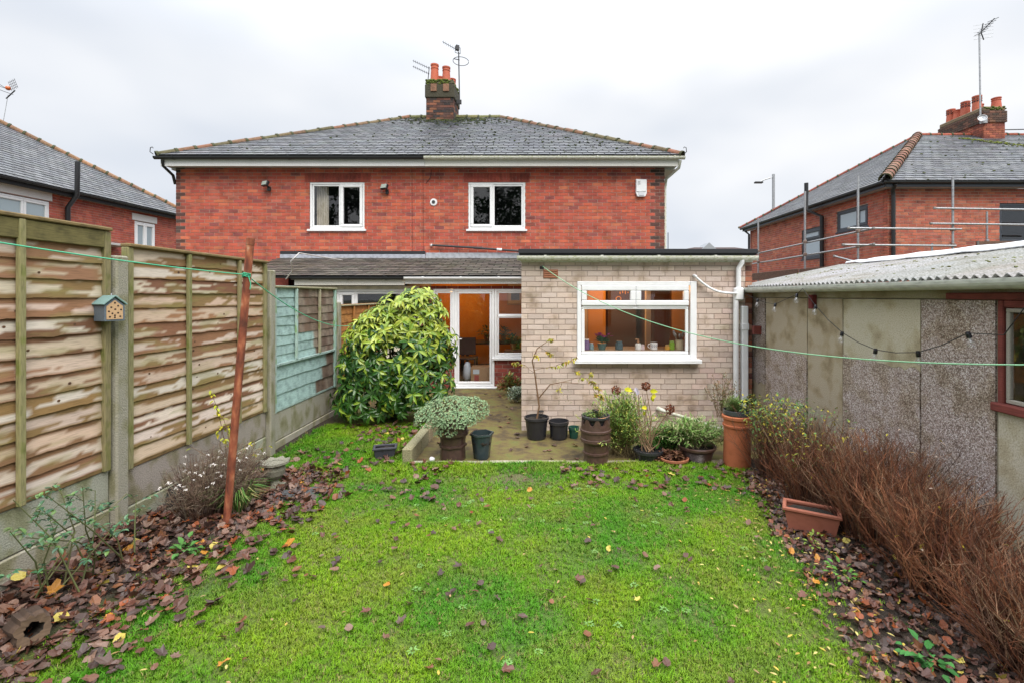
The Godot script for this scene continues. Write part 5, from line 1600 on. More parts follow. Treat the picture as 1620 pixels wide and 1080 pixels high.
# ---------------------------------------------------------------- sectional concrete garage
func garage() -> void:
	var X := 3.17
	var g := thing("concrete_garage", "pebbledashed concrete panel garage with a low corrugated roof on the right", "garage")
	var z0 := 7.2
	# [far edge, near edge, [bottom, top, material, tint] ...]
	var cols := [
		[7.2, 6.55, [[-0.35, 0.62, "worn_dash", 0.85], [0.62, 1.82, "pebbledash", 0.72]]],
		[6.55, 5.53, [[-0.35, 0.30, "worn_dash", 0.9], [0.30, 1.13, "pebbledash", 1.12], [1.13, 1.82, "worn_dash", 1.05]]],
		[5.53, 4.88, [[-0.35, 0.55, "cement", 0.8], [0.55, 1.82, "worn_dash", 1.1]]],
		[4.88, 3.88, [[-0.35, 0.02, "worn_dash", 0.9], [0.02, 1.22, "pebbledash", 0.95], [1.22, 1.82, "cement", 1.08]]],
		[3.88, 3.235, [[-0.35, 0.25, "cement", 0.95], [0.25, 1.82, "pebbledash", 0.92]]],
		[3.235, 1.95, [[-0.35, 1.10, "cement", 1.0]]],
		[1.95, 0.9, [[-0.35, 1.82, "pebbledash", 0.9]]],
	]
	var f := noise(2.5, FastNoiseLite.TYPE_SIMPLEX_SMOOTH, 4, 101)
	for c in cols:
		# the concrete panel itself, then its facings with ragged edges, each a few millimetres proud of the next
		var top: float = c[2][-1][1]
		var pn := boxpart(g, "wall_panel", X + 0.006, -0.35, -c[0] + 0.004, X + 0.075, top, -c[1] - 0.004, M.cement, Color(0.9, 0.9, 0.9), 0.004)
		for k in c[2].size():
			var e: Array = c[2][k]
			var pts := PackedVector2Array()
			var u0: float = c[1] + 0.009
			var u1: float = c[0] - 0.009
			var n := 18
			for i in n + 1:
				var u := lerpf(u0, u1, float(i) / n)
				pts.append(Vector2(u, e[0] + (0.06 * f.get_noise_2d(u * 2.0, e[0] * 9.0) if k > 0 else 0.0)))
			for i in range(n, -1, -1):
				var u := lerpf(u0, u1, float(i) / n)
				pts.append(Vector2(u, e[1] - 0.004 + (0.06 * f.get_noise_2d(u * 2.0, e[1] * 9.0) if k < c[2].size() - 1 else 0.0)))
			var mb := MB.new()
			# local x -> -z, y -> y, local z -> -x
			mb.xf = Transform3D(Basis(Vector3(0, 0, -1), Vector3.UP, Vector3.LEFT), Vector3(X, 0, 0))
			mb.col = Color(e[3], e[3], e[3])
			mb.prism(pts, -0.005, 0.003 + (0.007 if e[2] == "pebbledash" else 0.0))
			part(pn, "facing", mb.mesh(M[e[2]]))
	boxpart(g, "end_wall", X + 0.08, -0.35, -z0, 6.2, 1.85, -z0 + 0.07, M.cement)
	boxpart(g, "end_wall", X + 0.08, -0.35, -0.97, 6.2, 1.85, -0.9, M.cement)
	boxpart(g, "far_side_wall", 6.2, -0.35, -z0, 6.27, 1.85, -0.9, M.cement)
	boxpart(g, "garage_floor", X + 0.08, -0.38, -z0 + 0.07, 6.2, -0.3, -0.97, M.cement)
	# window in red-brown timber
	var red := Color(0.22, 0.05, 0.038)
	var win := MB.new()
	win.col = red
	for e in [[-3.225, -3.185, 1.10, 1.82], [-2.02, -1.95, 1.10, 1.82]]:
		win.cbox(X - 0.015, e[2], e[0], X + 0.07, e[3], e[1], 0.006)
	win.cbox(X - 0.014, 1.77, -3.183, X + 0.069, 1.82, -2.022, 0.006)
	win.cbox(X - 0.045, 1.06, -3.25, X + 0.07, 1.12, -1.93, 0.008)
	var wn := part(g, "garage_window", win.mesh(M.timber))
	var sm := MB.new()
	sm.col = Color(0.36, 0.33, 0.28)
	sm.xf = Transform3D(Basis(Vector3(0, 0, -1), Vector3.UP, Vector3.LEFT), Vector3(X, 0, 0))
	sm.ring(2.03, 1.125, 3.18, 1.765, 0.028, -0.03, 0.0, 0.004)
	part(wn, "sash", sm.mesh(M.plain))
	var gm := MB.new()
	gm.lbox(X + 0.012, 1.145, -3.145, X + 0.016, 1.725, -2.05)
	part(wn, "pane", gm.mesh(M.glass))
	boxpart(g, "red_fascia", X - 0.05, 1.895, -3.80, X - 0.02, 1.985, -0.95, M.timber, red)
	boxpart(g, "red_lintel", X - 0.03, 1.822, -3.62, X - 0.003, 1.872, -1.9, M.timber, red)
	for e in [[-5.38, 1.70], [-6.98, 1.74]]:
		boxpart(g, "rafter_end", X - 0.06, e[1], e[0] - 0.04, X - 0.001, 1.86, e[0] + 0.04, M.timber, Color(0.2, 0.03, 0.03))
	boxpart(g, "wall_plate", X - 0.002, 1.826, -7.19, X + 0.07, 1.93, -0.95, M.cement, Color(0.7, 0.68, 0.62))
	boxpart(g, "window_bracket", X - 0.12, 1.30, -6.72, X - 0.001, 1.42, -6.66, M.timber, red)
	gutter(g, Vector3(X - 0.13, 1.955, -7.28), Vector3(X - 0.13, 1.955, -0.8), Vector3.LEFT, M.gutter_cream, 0.062, 0.0)
	# corrugated sheets either side of a low ridge
	var rx := 4.72
	var ry := 2.33
	var ex := X - 0.11
	var ey := 1.985
	for side in 2:
		var xa: float = ex if side == 0 else 2 * rx - ex
		for sheet in 7:
			var za := -0.75 - sheet * 0.94
			var mb := MB.new()
			mb.col = vary(Color(0.95, 0.95, 0.95), 0.08)
			var n := 76
			var sl := Vector3(rx - xa, ry - ey, 0)
			var nrm := Vector3(-(ry - ey) * signf(rx - xa), absf(rx - xa), 0).normalized()
			var lift := nrm * (0.003 * (sheet % 2))
			var amp := 0.014
			for i in n:
				var t0 := float(i) / n
				var t1 := float(i + 1) / n
				var zz0 := za - t0 * 0.958
				var zz1 := za - t1 * 0.958
				var h0 := nrm * amp * cos(zz0 / 0.0765 * TAU) + lift
				var h1 := nrm * amp * cos(zz1 / 0.0765 * TAU) + lift
				var p0 := Vector3(xa, ey, zz0) + h0
				var p1 := Vector3(xa, ey, zz1) + h1
				var n0 := (nrm + Vector3(0, 0, amp / 0.0765 * TAU * sin(zz0 / 0.0765 * TAU))).normalized()
				var n1 := (nrm + Vector3(0, 0, amp / 0.0765 * TAU * sin(zz1 / 0.0765 * TAU))).normalized()
				var d := -nrm * 0.007
				mb.t3(p0, p1, p1 + sl, n0, n1, n1, mb.col, mb.col, mb.col)
				mb.t3(p0, p1 + sl, p0 + sl, n0, n1, n0, mb.col, mb.col, mb.col)
				mb.t3(p0 + d, p1 + d, p1 + sl + d, -n0, -n1, -n1, mb.col, mb.col, mb.col)
				mb.t3(p0 + d, p1 + sl + d, p0 + sl + d, -n0, -n1, -n0, mb.col, mb.col, mb.col)
				mb.quad(p0, p1, p1 + d, p0 + d, -sl)
			part(g, "roof_sheet", mb.mesh(M.fibre_cement))
	# pale sheeting lapped over the ridge
	var rs := MB.new()
	rs.col = Color(0.78, 0.79, 0.8)
	var prev := []
	for i in 27:
		var zz := -0.8 - i * 0.245
		var wd := 0.20 * smoothstep(7.2, 6.2, -zz) + 0.03 + 0.012 * sin(i * 1.7)
		var y := ry + 0.035 + 0.006 * sin(i * 2.3)
		var now := [Vector3(rx - wd, y - wd * 0.21 + 0.0, zz), Vector3(rx - wd * 0.4, y + 0.012, zz), Vector3(rx + wd * 0.4, y + 0.012, zz), Vector3(rx + wd, y - wd * 0.21, zz)]
		if prev.size():
			for k in 3:
				rs.quad(prev[k], prev[k + 1], now[k + 1], now[k], Vector3.UP)
			rs.quad(prev[0], now[0], now[0] + Vector3(0, -0.012, 0), prev[0] + Vector3(0, -0.012, 0), Vector3.LEFT)
		prev = now
	part(g, "ridge_sheeting", rs.mesh(M.plain))
	var ns := noise(0.5, FastNoiseLite.TYPE_SIMPLEX_SMOOTH, 3, 103)
	var moss := MB.new()
	for k in 420:
		var cl := pick([[4.0, 0.45], [4.9, 0.6], [3.6, 0.5], [5.6, 0.55], [6.3, 0.5]])
		var zz: float = -(cl[0] + rng.randfn(0, 0.45))
		var t := clampf(cl[1] + rng.randfn(0, 0.2), 0.03, 0.95)
		var p := Vector3(lerpf(ex, rx, t), lerpf(ey, ry, t) + 0.014 * cos(zz / 0.0765 * TAU) + 0.002, zz)
		moss.col = vary(Color(0.16, 0.17, 0.03) if rng.randf() < 0.5 else Color(0.26, 0.27, 0.12), 0.35)
		var r := rf(0.004, 0.014)
		moss.blob(p, Vector3(r * 1.5, r * 0.6, r), 0.4, ns, 3, 6)
	stuff(part(g, "moss", moss.mesh(M.moss)))

# ---------------------------------------------------------------- fence
func fence_panel(label: String, x: float, za: float, zb: float, ya: float, yb: float, slats: int, look: String, battens: Array) -> void:
	var p := thing("fence_panel", label, "fence panel", Vector3(x, ya, -(za + zb) / 2))
	var c0 := Vector3(x, ya, -(za + zb) / 2)
	var h := yb - ya
	var each := (h - 0.05) / slats
	var wide := look == "painted"
	var f := noise(1.1, FastNoiseLite.TYPE_SIMPLEX_SMOOTH, 4, 111 + slats)
	var segs := 26
	for k in slats:
		var mb := MB.new()
		if look == "weathered":
			part(p, "slat", weathered_slat(za + 0.02, zb - 0.02, 0.03 + k * each, 0.03 + (k + 1) * each + 0.028, c0.z, k + slats * 3 + int(za * 10.0), f))
			continue
		var y0 := 0.03 + k * each
		var y1 := y0 + each + 0.028
		if wide:
			# three broad boards below, narrow lapped ones above
			y0 = 0.03 + (k * 0.185 if k < 3 else 0.555 + (k - 3) * (h - 0.605) / (slats - 3))
			y1 = y0 + (0.183 if k < 3 else (h - 0.605) / (slats - 3) + 0.025)
		var tint := vary(Color(0.98, 0.96, 0.92), 0.12)
		if look == "orange":
			tint = vary(Color(0.55, 0.24, 0.06), 0.15)
		var prev := []
		var pc := []
		for i in segs + 1:
			var d := lerpf(za + 0.02, zb - 0.02, float(i) / segs)
			var wav := 0.012 * f.get_noise_2d(d * 1.6, k * 7.3) + 0.006 * f.get_noise_2d(d * 6.0, k * 3.1)
			var bow := 0.006 * f.get_noise_2d(d * 2.0, k * 11.0 + 50.0)
			var now := [Vector3(0.028 + bow, y0 + wav, -d - c0.z), Vector3(0.014, y1, -d - c0.z), Vector3(0.012 + bow, y0 + wav, -d - c0.z)]
			var cc := tint
			if look == "painted":
				# turquoise brushed over the near part and the low boards, bare brown beyond
				var t := float(i) / segs
				var lim := 0.33 + 0.05 * f.get_noise_2d(k * 9.0, 3.0)
				if k < 3:
					lim = 0.62 + 0.10 * k + 0.06 * f.get_noise_2d(k * 5.0, 8.0)
				elif k < 6:
					lim = 0.70 - 0.02 * k + 0.05 * f.get_noise_2d(k * 5.0, 8.0)
				var bare := Color(0.19, 0.12, 0.085).lerp(Color(0.34, 0.27, 0.21), clampf(0.5 + 1.6 * f.get_noise_2d(d * 3.0, k * 4.0 + 20.0), 0, 1))
				cc = Color(0.42, 0.60, 0.57) if t < lim else bare
				cc = Color(cc.r * tint.r, cc.g * tint.r, cc.b * tint.r)
			if prev.size():
				for e in [[0, 1, Vector3(1, 0.1, 0)], [0, 2, Vector3(0, -1, 0)], [2, 1, Vector3(-1, 0, 0)]]:
					var a: Vector3 = prev[e[0]]
					var b: Vector3 = prev[e[1]]
					var cq: Vector3 = now[e[1]]
					var dq: Vector3 = now[e[0]]
					mb.t3(a, b, cq, e[2], e[2], e[2], pc[0], pc[0], cc)
					mb.t3(a, cq, dq, e[2], e[2], e[2], pc[0], cc, cc)
			prev = now
			pc = [cc]
		part(p, "slat", mb.mesh(M.timber))
	var bc: Color = {"weathered": Color(0.30, 0.27, 0.13), "painted": Color(0.42, 0.58, 0.53), "orange": Color(0.5, 0.22, 0.06)}[look]
	var zc := -c0.z
	for d in battens:
		var by: float = 0.0 if look != "painted" else 0.61
		boxpart(p, "batten", 0.03, by, zc - d - 0.02, 0.062, h - 0.03, zc - d + 0.02, M.timber_up, vary(bc, 0.08) if look != "painted" or d < 6.4 else Color(0.42, 0.38, 0.26), 0.005)
	for d in [za + 0.028, zb - 0.03]:
		boxpart(p, "stile", -0.01, 0.0, zc - d - 0.028, 0.05, h - 0.028, zc - d + 0.026, M.timber_up, vary(bc, 0.08), 0.005)
	boxpart(p, "capping_rail", -0.02, h - 0.026, zc - zb + 0.004, 0.066, h, zc - za - 0.004, M.timber, Color(0.27, 0.19, 0.075) if look == "weathered" else Color(0.35, 0.33, 0.2), 0.006)
	if wide:
		boxpart(p, "middle_rail", 0.03, 0.575, zc - zb + 0.058, 0.055, 0.608, zc - za - 0.058, M.timber, Color(0.42, 0.58, 0.53), 0.004)
	boxpart(p, "bottom_rail", 0.0, 0.0, zc - zb + 0.058, 0.029, 0.032, zc - za - 0.058, M.timber, Color(0.22, 0.14, 0.05) if look == "weathered" else bc, 0.004)
	if za < 2.5:
		boxpart(p, "top_board", 0.03, h - 0.155, zc - zb + 0.06, 0.052, h - 0.03, zc - zb + 0.87, M.timber, Color(0.20, 0.17, 0.06), 0.005)

# one waney board: pale where the stain has weathered off in streaks, brown and green where it has not
func weathered_slat(da: float, db: float, y0: float, y1: float, zc: float, k: int, f: FastNoiseLite) -> ArrayMesh:
	var mb := MB.new()
	var segs := 46
	var rows := 8
	var brown := vary(pick([Color(0.22, 0.10, 0.05), Color(0.27, 0.135, 0.068), Color(0.31, 0.16, 0.08), Color(0.28, 0.17, 0.065)]), 0.12)
	var pale := vary(pick([Color(0.64, 0.52, 0.41), Color(0.70, 0.60, 0.51), Color(0.58, 0.45, 0.33)]), 0.1)
	var much := rf(-0.27, 0.05)
	var prev := []
	var pc := []
	for i in segs + 1:
		var d := lerpf(da, db, float(i) / segs)
		var wav := 0.008 * f.get_noise_2d(d * 1.2, k * 7.3) + 0.007 * f.get_noise_2d(d * 7.0, k * 3.1)
		var bow := 0.006 * f.get_noise_2d(d * 2.0, k * 11.0 + 50.0)
		var now := [Vector3(0.010 + bow, y0 + wav, -d - zc)]
		var cc := [brown * 0.8]
		for j in rows + 1:
			var v := float(j) / rows
			now.append(Vector3(0.030 + bow - 0.016 * v, lerpf(y0 + wav, y1, v), -d - zc))
			var prof := smoothstep(0.0, 0.12, v) * smoothstep(0.80, 0.55, v)
			var q := 0.55 * prof + 0.95 * f.get_noise_2d(d * 1.0 + v * 0.25, k * 9.1 + v * 1.7) + 0.12 * f.get_noise_2d(d * 9.0, k * 5.0 + v * 6.0) + much
			var c := brown.lerp(pale, smoothstep(0.36, 0.42, q))
			c = c.lerp(Color(0.25, 0.24, 0.07), 0.4 * smoothstep(0.14, 0.4, f.get_noise_2d(d * 1.1 + 30.0, k * 0.8 + v)))
			c = c.lerp(Color(0.22, 0.19, 0.06), 0.45 * (smoothstep(0.10, 0.0, d - da) + smoothstep(0.12, 0.0, db - d)))
			cc.append(c)
		if prev.size():
			for j in rows + 1:
				var h := Vector3(1, 0.15, 0) if j > 0 else Vector3(0, -1, 0)
				mb.t3(prev[j], now[j], now[j + 1], h, h, h, pc[j], cc[j], cc[j + 1])
				mb.t3(prev[j], now[j + 1], prev[j + 1], h, h, h, pc[j], cc[j + 1], pc[j + 1])
			mb.col = brown
			mb.quad(prev[0], now[0], now[rows + 1] + Vector3(-0.006, 0, 0), prev[rows + 1] + Vector3(-0.006, 0, 0), Vector3.LEFT)
		prev = now
		pc = cc
	# knots
	for j in rng.randi_range(1, 3):
		var d := rf(da + 0.15, db - 0.15)
		var v := rf(0.2, 0.7)
		var c := Vector3(0.0325 - 0.016 * v + 0.006 * f.get_noise_2d(d * 2.0, k * 11.0 + 50.0), lerpf(y0, y1, v), -d - zc)
		var r := rf(0.005, 0.011)
		mb.col = vary(Color(0.13, 0.065, 0.035), 0.3)
		for q in 7:
			var t0 := TAU * q / 7
			var t1 := TAU * (q + 1) / 7
			mb.tri(c, c + Vector3(0.0, sin(t0) * r, cos(t0) * r * 1.3), c + Vector3(0.0, sin(t1) * r, cos(t1) * r * 1.3), Vector3.RIGHT)
	return mb.mesh(M.boards)

func fence() -> void:
	var x := -3.31
	fence_panel("large weathered wooden fence panel nearest the camera on the left", x, 1.72, 3.56, 0.53, 2.365, 14, "weathered", [2.18, 2.94])
	fence_panel("weathered wooden fence panel behind the rusty pole, between two concrete posts", x, 3.70, 5.60, 0.47, 2.265, 14, "weathered", [4.35, 5.08])
	fence_panel("fence panel partly brushed with turquoise paint, its far boards bare brown", x, 5.745, 7.50, 0.40, 1.975, 11, "painted", [6.27, 6.93])
	fence_panel("newer orange wooden fence panel mostly hidden behind the evergreen shrub", x, 7.64, 9.5, 0.10, 1.70, 11, "orange", [8.2, 8.9])
	var cc := Color(0.36, 0.34, 0.27)
	var posts := [[3.63, 2.16, "grey concrete fence post beside the insect house"], [5.675, 2.16, "pale concrete fence post between the weathered and the turquoise panels"], [7.57, 1.75, "concrete fence post at the far end of the turquoise panel"], [1.66, 2.16, "concrete fence post at the near end of the fence"]]
	for e in posts:
		var o := thing("concrete_post", e[2], "fence post", Vector3(x, -0.5, -e[0]), "concrete posts of the fence")
		boxpart(o, "post", -0.05, 0, -0.055, 0.075, e[1] + 0.5, 0.055, M.concrete, cc, 0.012)
	var boards := [
		[1.72, 3.57, 0.235, 0.528, 0.02, "upper concrete gravel board under the nearest fence panel"], [1.72, 3.57, -0.08, 0.230, 0.028, "lower concrete gravel board under the nearest fence panel, half buried in leaves"],
		[3.69, 5.61, 0.17, 0.468, 0.02, "upper concrete gravel board behind the dried white-tufted plant"], [3.69, 5.61, -0.14, 0.165, 0.028, "lower concrete gravel board behind the dried white-tufted plant"],
		[5.74, 7.51, 0.04, 0.398, 0.02, "upper concrete gravel board with dark drips under the turquoise panel"], [5.74, 7.51, -0.30, 0.035, 0.028, "lower concrete gravel board under the turquoise panel, standing in the grass"],
		[7.63, 9.5, -0.3, 0.098, 0.02, "concrete gravel board under the orange fence panel behind the shrub"]]
	for e in boards:
		var o := thing("gravel_board", e[5], "gravel board", Vector3(x, e[2], -(e[0] + e[1]) / 2), "concrete gravel boards")
		var hl: float = (e[1] - e[0]) / 2
		boxpart(o, "board", -0.03, 0, -hl, e[4], e[3] - e[2], hl, M.concrete, vary(Color(0.40, 0.38, 0.31), 0.08), 0.008)
	# insect house on the stile of the nearest panel
	var ih := thing("insect_house", "small blue-grey insect house with drilled log front hung on the fence", "insect house", Vector3(-3.19, 1.735, -3.47))
	var ib := MB.new()
	ib.xf = Transform3D(Basis(Vector3.UP, 1.2), Vector3.ZERO)
	ib.col = Color(0.13, 0.17, 0.21)
	ib.prism(PackedVector2Array([Vector2(-0.062, -0.07), Vector2(0.062, -0.07), Vector2(0.062, 0.045), Vector2(0, 0.10), Vector2(-0.062, 0.045)]), -0.075, 0.055)
	part(ih, "case", ib.mesh(M.plain))
	for s in [-1.0, 1.0]:
		var rb := MB.new()
		rb.xf = ib.xf * Transform3D(Basis(Vector3.BACK, -s * 0.725), Vector3(s * 0.036, 0.082, 0))
		rb.col = Color(0.20, 0.33, 0.31)
		rb.cbox(-0.05, -0.004, -0.085, 0.05, 0.006, 0.068, 0.003)
		part(ih, "roof_board", rb.mesh(M.plain))
	var fb := MB.new()
	fb.xf = ib.xf
	fb.col = Color(0.62, 0.40, 0.22)
	fb.prism(PackedVector2Array([Vector2(-0.05, -0.058), Vector2(0.05, -0.058), Vector2(0.05, 0.038), Vector2(0, 0.083), Vector2(-0.05, 0.038)]), 0.0551, 0.058)
	part(ih, "log_front", fb.mesh(M.plain))
	for e in [[-0.03, -0.04], [0.0, -0.045], [0.033, -0.038], [-0.015, -0.015], [0.02, -0.012], [-0.036, 0.0], [0.038, 0.012], [0.002, 0.015], [-0.022, 0.03], [0.02, 0.04], [0.0, 0.062], [0.0, -0.03]]:
		var hb := MB.new()
		hb.xf = ib.xf * Transform3D(Basis(Vector3.RIGHT, PI / 2), Vector3(e[0], e[1], 0.056))
		hb.col = Color(0.03, 0.015, 0.01)
		hb.lathe([Vector2(0.0, 0.0035), Vector2(0.0065, 0.003), Vector2(0.007, 0.0)], 8)
		part(ih, "hole", hb.mesh(M.plain))
	pipe(ih, "hanger", [Vector3(-0.01, 0.09, -0.02), Vector3(-0.02, 0.13, -0.03), Vector3(-0.03, 0.09, -0.05)], 0.005, M.metal, 6)

# ---------------------------------------------------------------- pots and planters on the patio
func lathe_thing(called: String, label: String, category: String, p: Vector3, parts: Array, group := "") -> Node3D:
	var o := thing(called, label, category, p, group)
	for e in parts:
		var mb := MB.new()
		mb.col = e[1]
		mb.lathe(e[2], e[4] if e.size() > 4 else 26)
		part(o, e[0], mb.mesh(e[3]))
	return o

func patio_things() -> void:
	var py := -0.128
	var brown := Color(0.085, 0.05, 0.04)
	var soil := Color(0.035, 0.025, 0.018)
	# left chimney pot: round above, eight-sided below
	var p1 := Vector3(-1.06, py, -5.70)
	var o := thing("chimney_pot_planter", "brown glazed chimney pot planter overflowing with a grey-green mound", "planter", p1, "old chimney pots used as planters")
	for e in [["base", [Vector2(0.155, 0), Vector2(0.150, 0.16), Vector2(0.172, 0.165), Vector2(0.172, 0.185), Vector2(0.152, 0.19), Vector2(0.158, 0.27), Vector2(0.185, 0.30)], 8], ["upper_body", [Vector2(0.14, 0.29), Vector2(0.188, 0.305), Vector2(0.192, 0.335), Vector2(0.178, 0.34), Vector2(0.178, 0.40), Vector2(0.19, 0.405), Vector2(0.19, 0.425), Vector2(0.176, 0.43), Vector2(0.172, 0.53), Vector2(0.15, 0.53), Vector2(0.15, 0.48), Vector2(0, 0.48)], 30]]:
		var mb := MB.new()
		mb.col = brown
		mb.lathe(e[1], e[2])
		part(o, e[0], mb.mesh(M.glazed))
	# hexagonal pot
	var hp := thing("hexagonal_pot", "dark blue-green hexagonal plastic pot beside the left chimney pot planter", "plant pot", Vector3(-0.71, py, -5.72))
	var hb := MB.new()
	hb.col = Color(0.028, 0.045, 0.052)
	hb.xf = Transform3D(Basis(Vector3.UP, 0.3), Vector3.ZERO)
	hb.lathe([Vector2(0.095, 0), Vector2(0.100, 0.02), Vector2(0.11, 0.12), Vector2(0.135, 0.29)], 6)
	part(hp, "body", hb.mesh(M.gloss))
	var hr := MB.new()
	hr.col = Color(0.04, 0.06, 0.065)
	hr.xf = hb.xf
	hr.lathe([Vector2(0.135, 0.285), Vector2(0.15, 0.29), Vector2(0.15, 0.312), Vector2(0.132, 0.312), Vector2(0.12, 0.2), Vector2(0.0, 0.2)], 6)
	part(hp, "rim", hr.mesh(M.gloss))
	var hs := MB.new()
	hs.col = soil
	hs.blob(Vector3(0, 0.2, 0), Vector3(0.115, 0.045, 0.115), 0.5, noise(0.6, 3, 3, 121), 8, 14)
	part(hp, "soil", hs.mesh(M.soil))
	# black pots by the wall
	var blk := Color(0.02, 0.021, 0.024)
	var d := 6.52
	lathe_thing("plant_pot", "large black plastic pot holding the thin yellow-leaved tree", "plant pot", Vector3(-0.045, py, -d), [
		["body", blk, [Vector2(0.125, 0), Vector2(0.13, 0.02), Vector2(0.145, 0.16), Vector2(0.147, 0.165), Vector2(0.158, 0.265)], M.gloss],
		["rim", Color(0.03, 0.03, 0.034), [Vector2(0.158, 0.26), Vector2(0.172, 0.27), Vector2(0.174, 0.30), Vector2(0.158, 0.302), Vector2(0.15, 0.26)], M.gloss],
		["soil", soil, [Vector2(0.155, 0.265), Vector2(0.08, 0.285), Vector2(0.0, 0.28)], M.soil]], "black plastic pots by the buff wall")
	lathe_thing("plant_pot", "medium black plastic pot standing empty between the tree pot and the small green pot", "plant pot", Vector3(0.265, py, -d), [
		["body", blk, [Vector2(0.115, 0), Vector2(0.12, 0.02), Vector2(0.13, 0.2)], M.gloss],
		["rim", Color(0.03, 0.03, 0.033), [Vector2(0.13, 0.195), Vector2(0.142, 0.205), Vector2(0.144, 0.245), Vector2(0.13, 0.247), Vector2(0.12, 0.16), Vector2(0.0, 0.15)], M.gloss]], "black plastic pots by the buff wall")
	lathe_thing("plant_pot", "small dark green plastic pot next to the empty black pot", "plant pot", Vector3(0.475, py, -d - 0.02), [
		["body", Color(0.015, 0.06, 0.045), [Vector2(0.058, 0), Vector2(0.06, 0.01), Vector2(0.07, 0.12)], M.gloss],
		["rim", Color(0.018, 0.07, 0.052), [Vector2(0.07, 0.118), Vector2(0.078, 0.122), Vector2(0.078, 0.155), Vector2(0.07, 0.156), Vector2(0.06, 0.1), Vector2(0.0, 0.09)], M.gloss]])
	# crown topped chimney pot
	var p2 := Vector3(0.66, py, -5.52)
	var cp := thing("chimney_pot_planter", "brown chimney pot planter with a crown cut rim and black pot inside", "planter", p2, "old chimney pots used as planters")
	var cb := MB.new()
	cb.col = Color(0.10, 0.058, 0.045)
	cb.lathe([Vector2(0.142, 0), Vector2(0.138, 0.13), Vector2(0.155, 0.135), Vector2(0.155, 0.155), Vector2(0.140, 0.16), Vector2(0.146, 0.26), Vector2(0.175, 0.275), Vector2(0.182, 0.285), Vector2(0.182, 0.315), Vector2(0.174, 0.32), Vector2(0.172, 0.39), Vector2(0.184, 0.395), Vector2(0.184, 0.418), Vector2(0.172, 0.424), Vector2(0.168, 0.47)], 32)
	part(cp, "body", cb.mesh(M.glazed))
	var cr := MB.new()
	cr.col = Color(0.10, 0.058, 0.045)
	for k in 48:
		var t0 := TAU * k / 48.0
		var t1 := TAU * (k + 1) / 48.0
		var h0 := 0.515 + 0.035 * signf(cos(t0 * 8.0)) * sqrt(absf(cos(t0 * 8.0)))
		var h1 := 0.515 + 0.035 * signf(cos(t1 * 8.0)) * sqrt(absf(cos(t1 * 8.0)))
		var a := Vector3(cos(t0), 0, sin(t0))
		var b := Vector3(cos(t1), 0, sin(t1))
		var up := Vector3.UP
		cr.quad(a * 0.168 + up * 0.468, b * 0.168 + up * 0.468, b * 0.166 + up * h1, a * 0.166 + up * h0, a)
		cr.quad(a * 0.148 + up * 0.46, b * 0.148 + up * 0.46, b * 0.148 + up * h1, a * 0.148 + up * h0, -a)
		cr.quad(a * 0.166 + up * h0, b * 0.166 + up * h1, b * 0.148 + up * h1, a * 0.148 + up * h0, up)
	part(cp, "crown_rim", cr.mesh(M.glazed))
	lathe_thing("plant_pot", "black plastic pot sunk in the top of the crown rimmed chimney pot", "plant pot", p2 + Vector3(0, 0.42, 0), [
		["body", blk, [Vector2(0.12, 0), Vector2(0.138, 0.11)], M.gloss],
		["rim", Color(0.05, 0.05, 0.055), [Vector2(0.138, 0.10), Vector2(0.168, 0.135), Vector2(0.17, 0.158), Vector2(0.156, 0.16), Vector2(0.145, 0.12)], M.gloss],
		["soil", soil, [Vector2(0.146, 0.12), Vector2(0.05, 0.135), Vector2(0, 0.13)], M.soil]])
	# tall terracotta chimney pot on its slab
	var p3 := Vector3(2.27, -0.095, -5.38)
	var slab := thing("paving_slab", "pale stone slab under the tall terracotta chimney pot", "slab", Vector3(2.27, -0.16, -5.38))
	boxpart(slab, "flagstone", -0.24, 0, -0.2, 0.24, 0.065, 0.2, M.stone, Color(0.4, 0.35, 0.27), 0.012)
	var tc := Color(0.46, 0.135, 0.055)
	lathe_thing("chimney_pot_planter", "tall orange terracotta chimney pot planter at the right end of the patio", "planter", p3, [
		["shaft", tc, [Vector2(0.150, 0), Vector2(0.150, 0.02), Vector2(0.142, 0.38), Vector2(0.141, 0.45)], M.terracotta, 32],
		["collar", tc, [Vector2(0.141, 0.448), Vector2(0.155, 0.455), Vector2(0.157, 0.475), Vector2(0.145, 0.482)], M.terracotta, 32],
		["rim", Color(0.5, 0.155, 0.065), [Vector2(0.145, 0.48), Vector2(0.148, 0.53), Vector2(0.163, 0.545), Vector2(0.165, 0.575), Vector2(0.15, 0.585), Vector2(0.135, 0.585), Vector2(0.13, 0.5)], M.terracotta, 32]], "old chimney pots used as planters")
	lathe_thing("plant_pot", "dark grey pot set into the top of the tall terracotta chimney pot", "plant pot", p3 + Vector3(0, 0.5, 0), [
		["body", Color(0.03, 0.033, 0.038), [Vector2(0.11, 0), Vector2(0.132, 0.06), Vector2(0.148, 0.095)], M.gloss],
		["rim", Color(0.06, 0.065, 0.07), [Vector2(0.148, 0.09), Vector2(0.153, 0.095), Vector2(0.153, 0.14), Vector2(0.14, 0.142), Vector2(0.135, 0.11)], M.gloss],
		["soil", soil, [Vector2(0.137, 0.11), Vector2(0.05, 0.13), Vector2(0, 0.13)], M.soil]])
	# ridged brown bowl, terracotta bowl, black pot
	var ridges := [Vector2(0.15, 0)]
	for k in 9:
		var y := 0.015 + k * 0.016
		ridges.append(Vector2(0.157 + k * 0.0045, y)); ridges.append(Vector2(0.164 + k * 0.0045, y + 0.006)); ridges.append(Vector2(0.157 + k * 0.0045 + 0.002, y + 0.013))
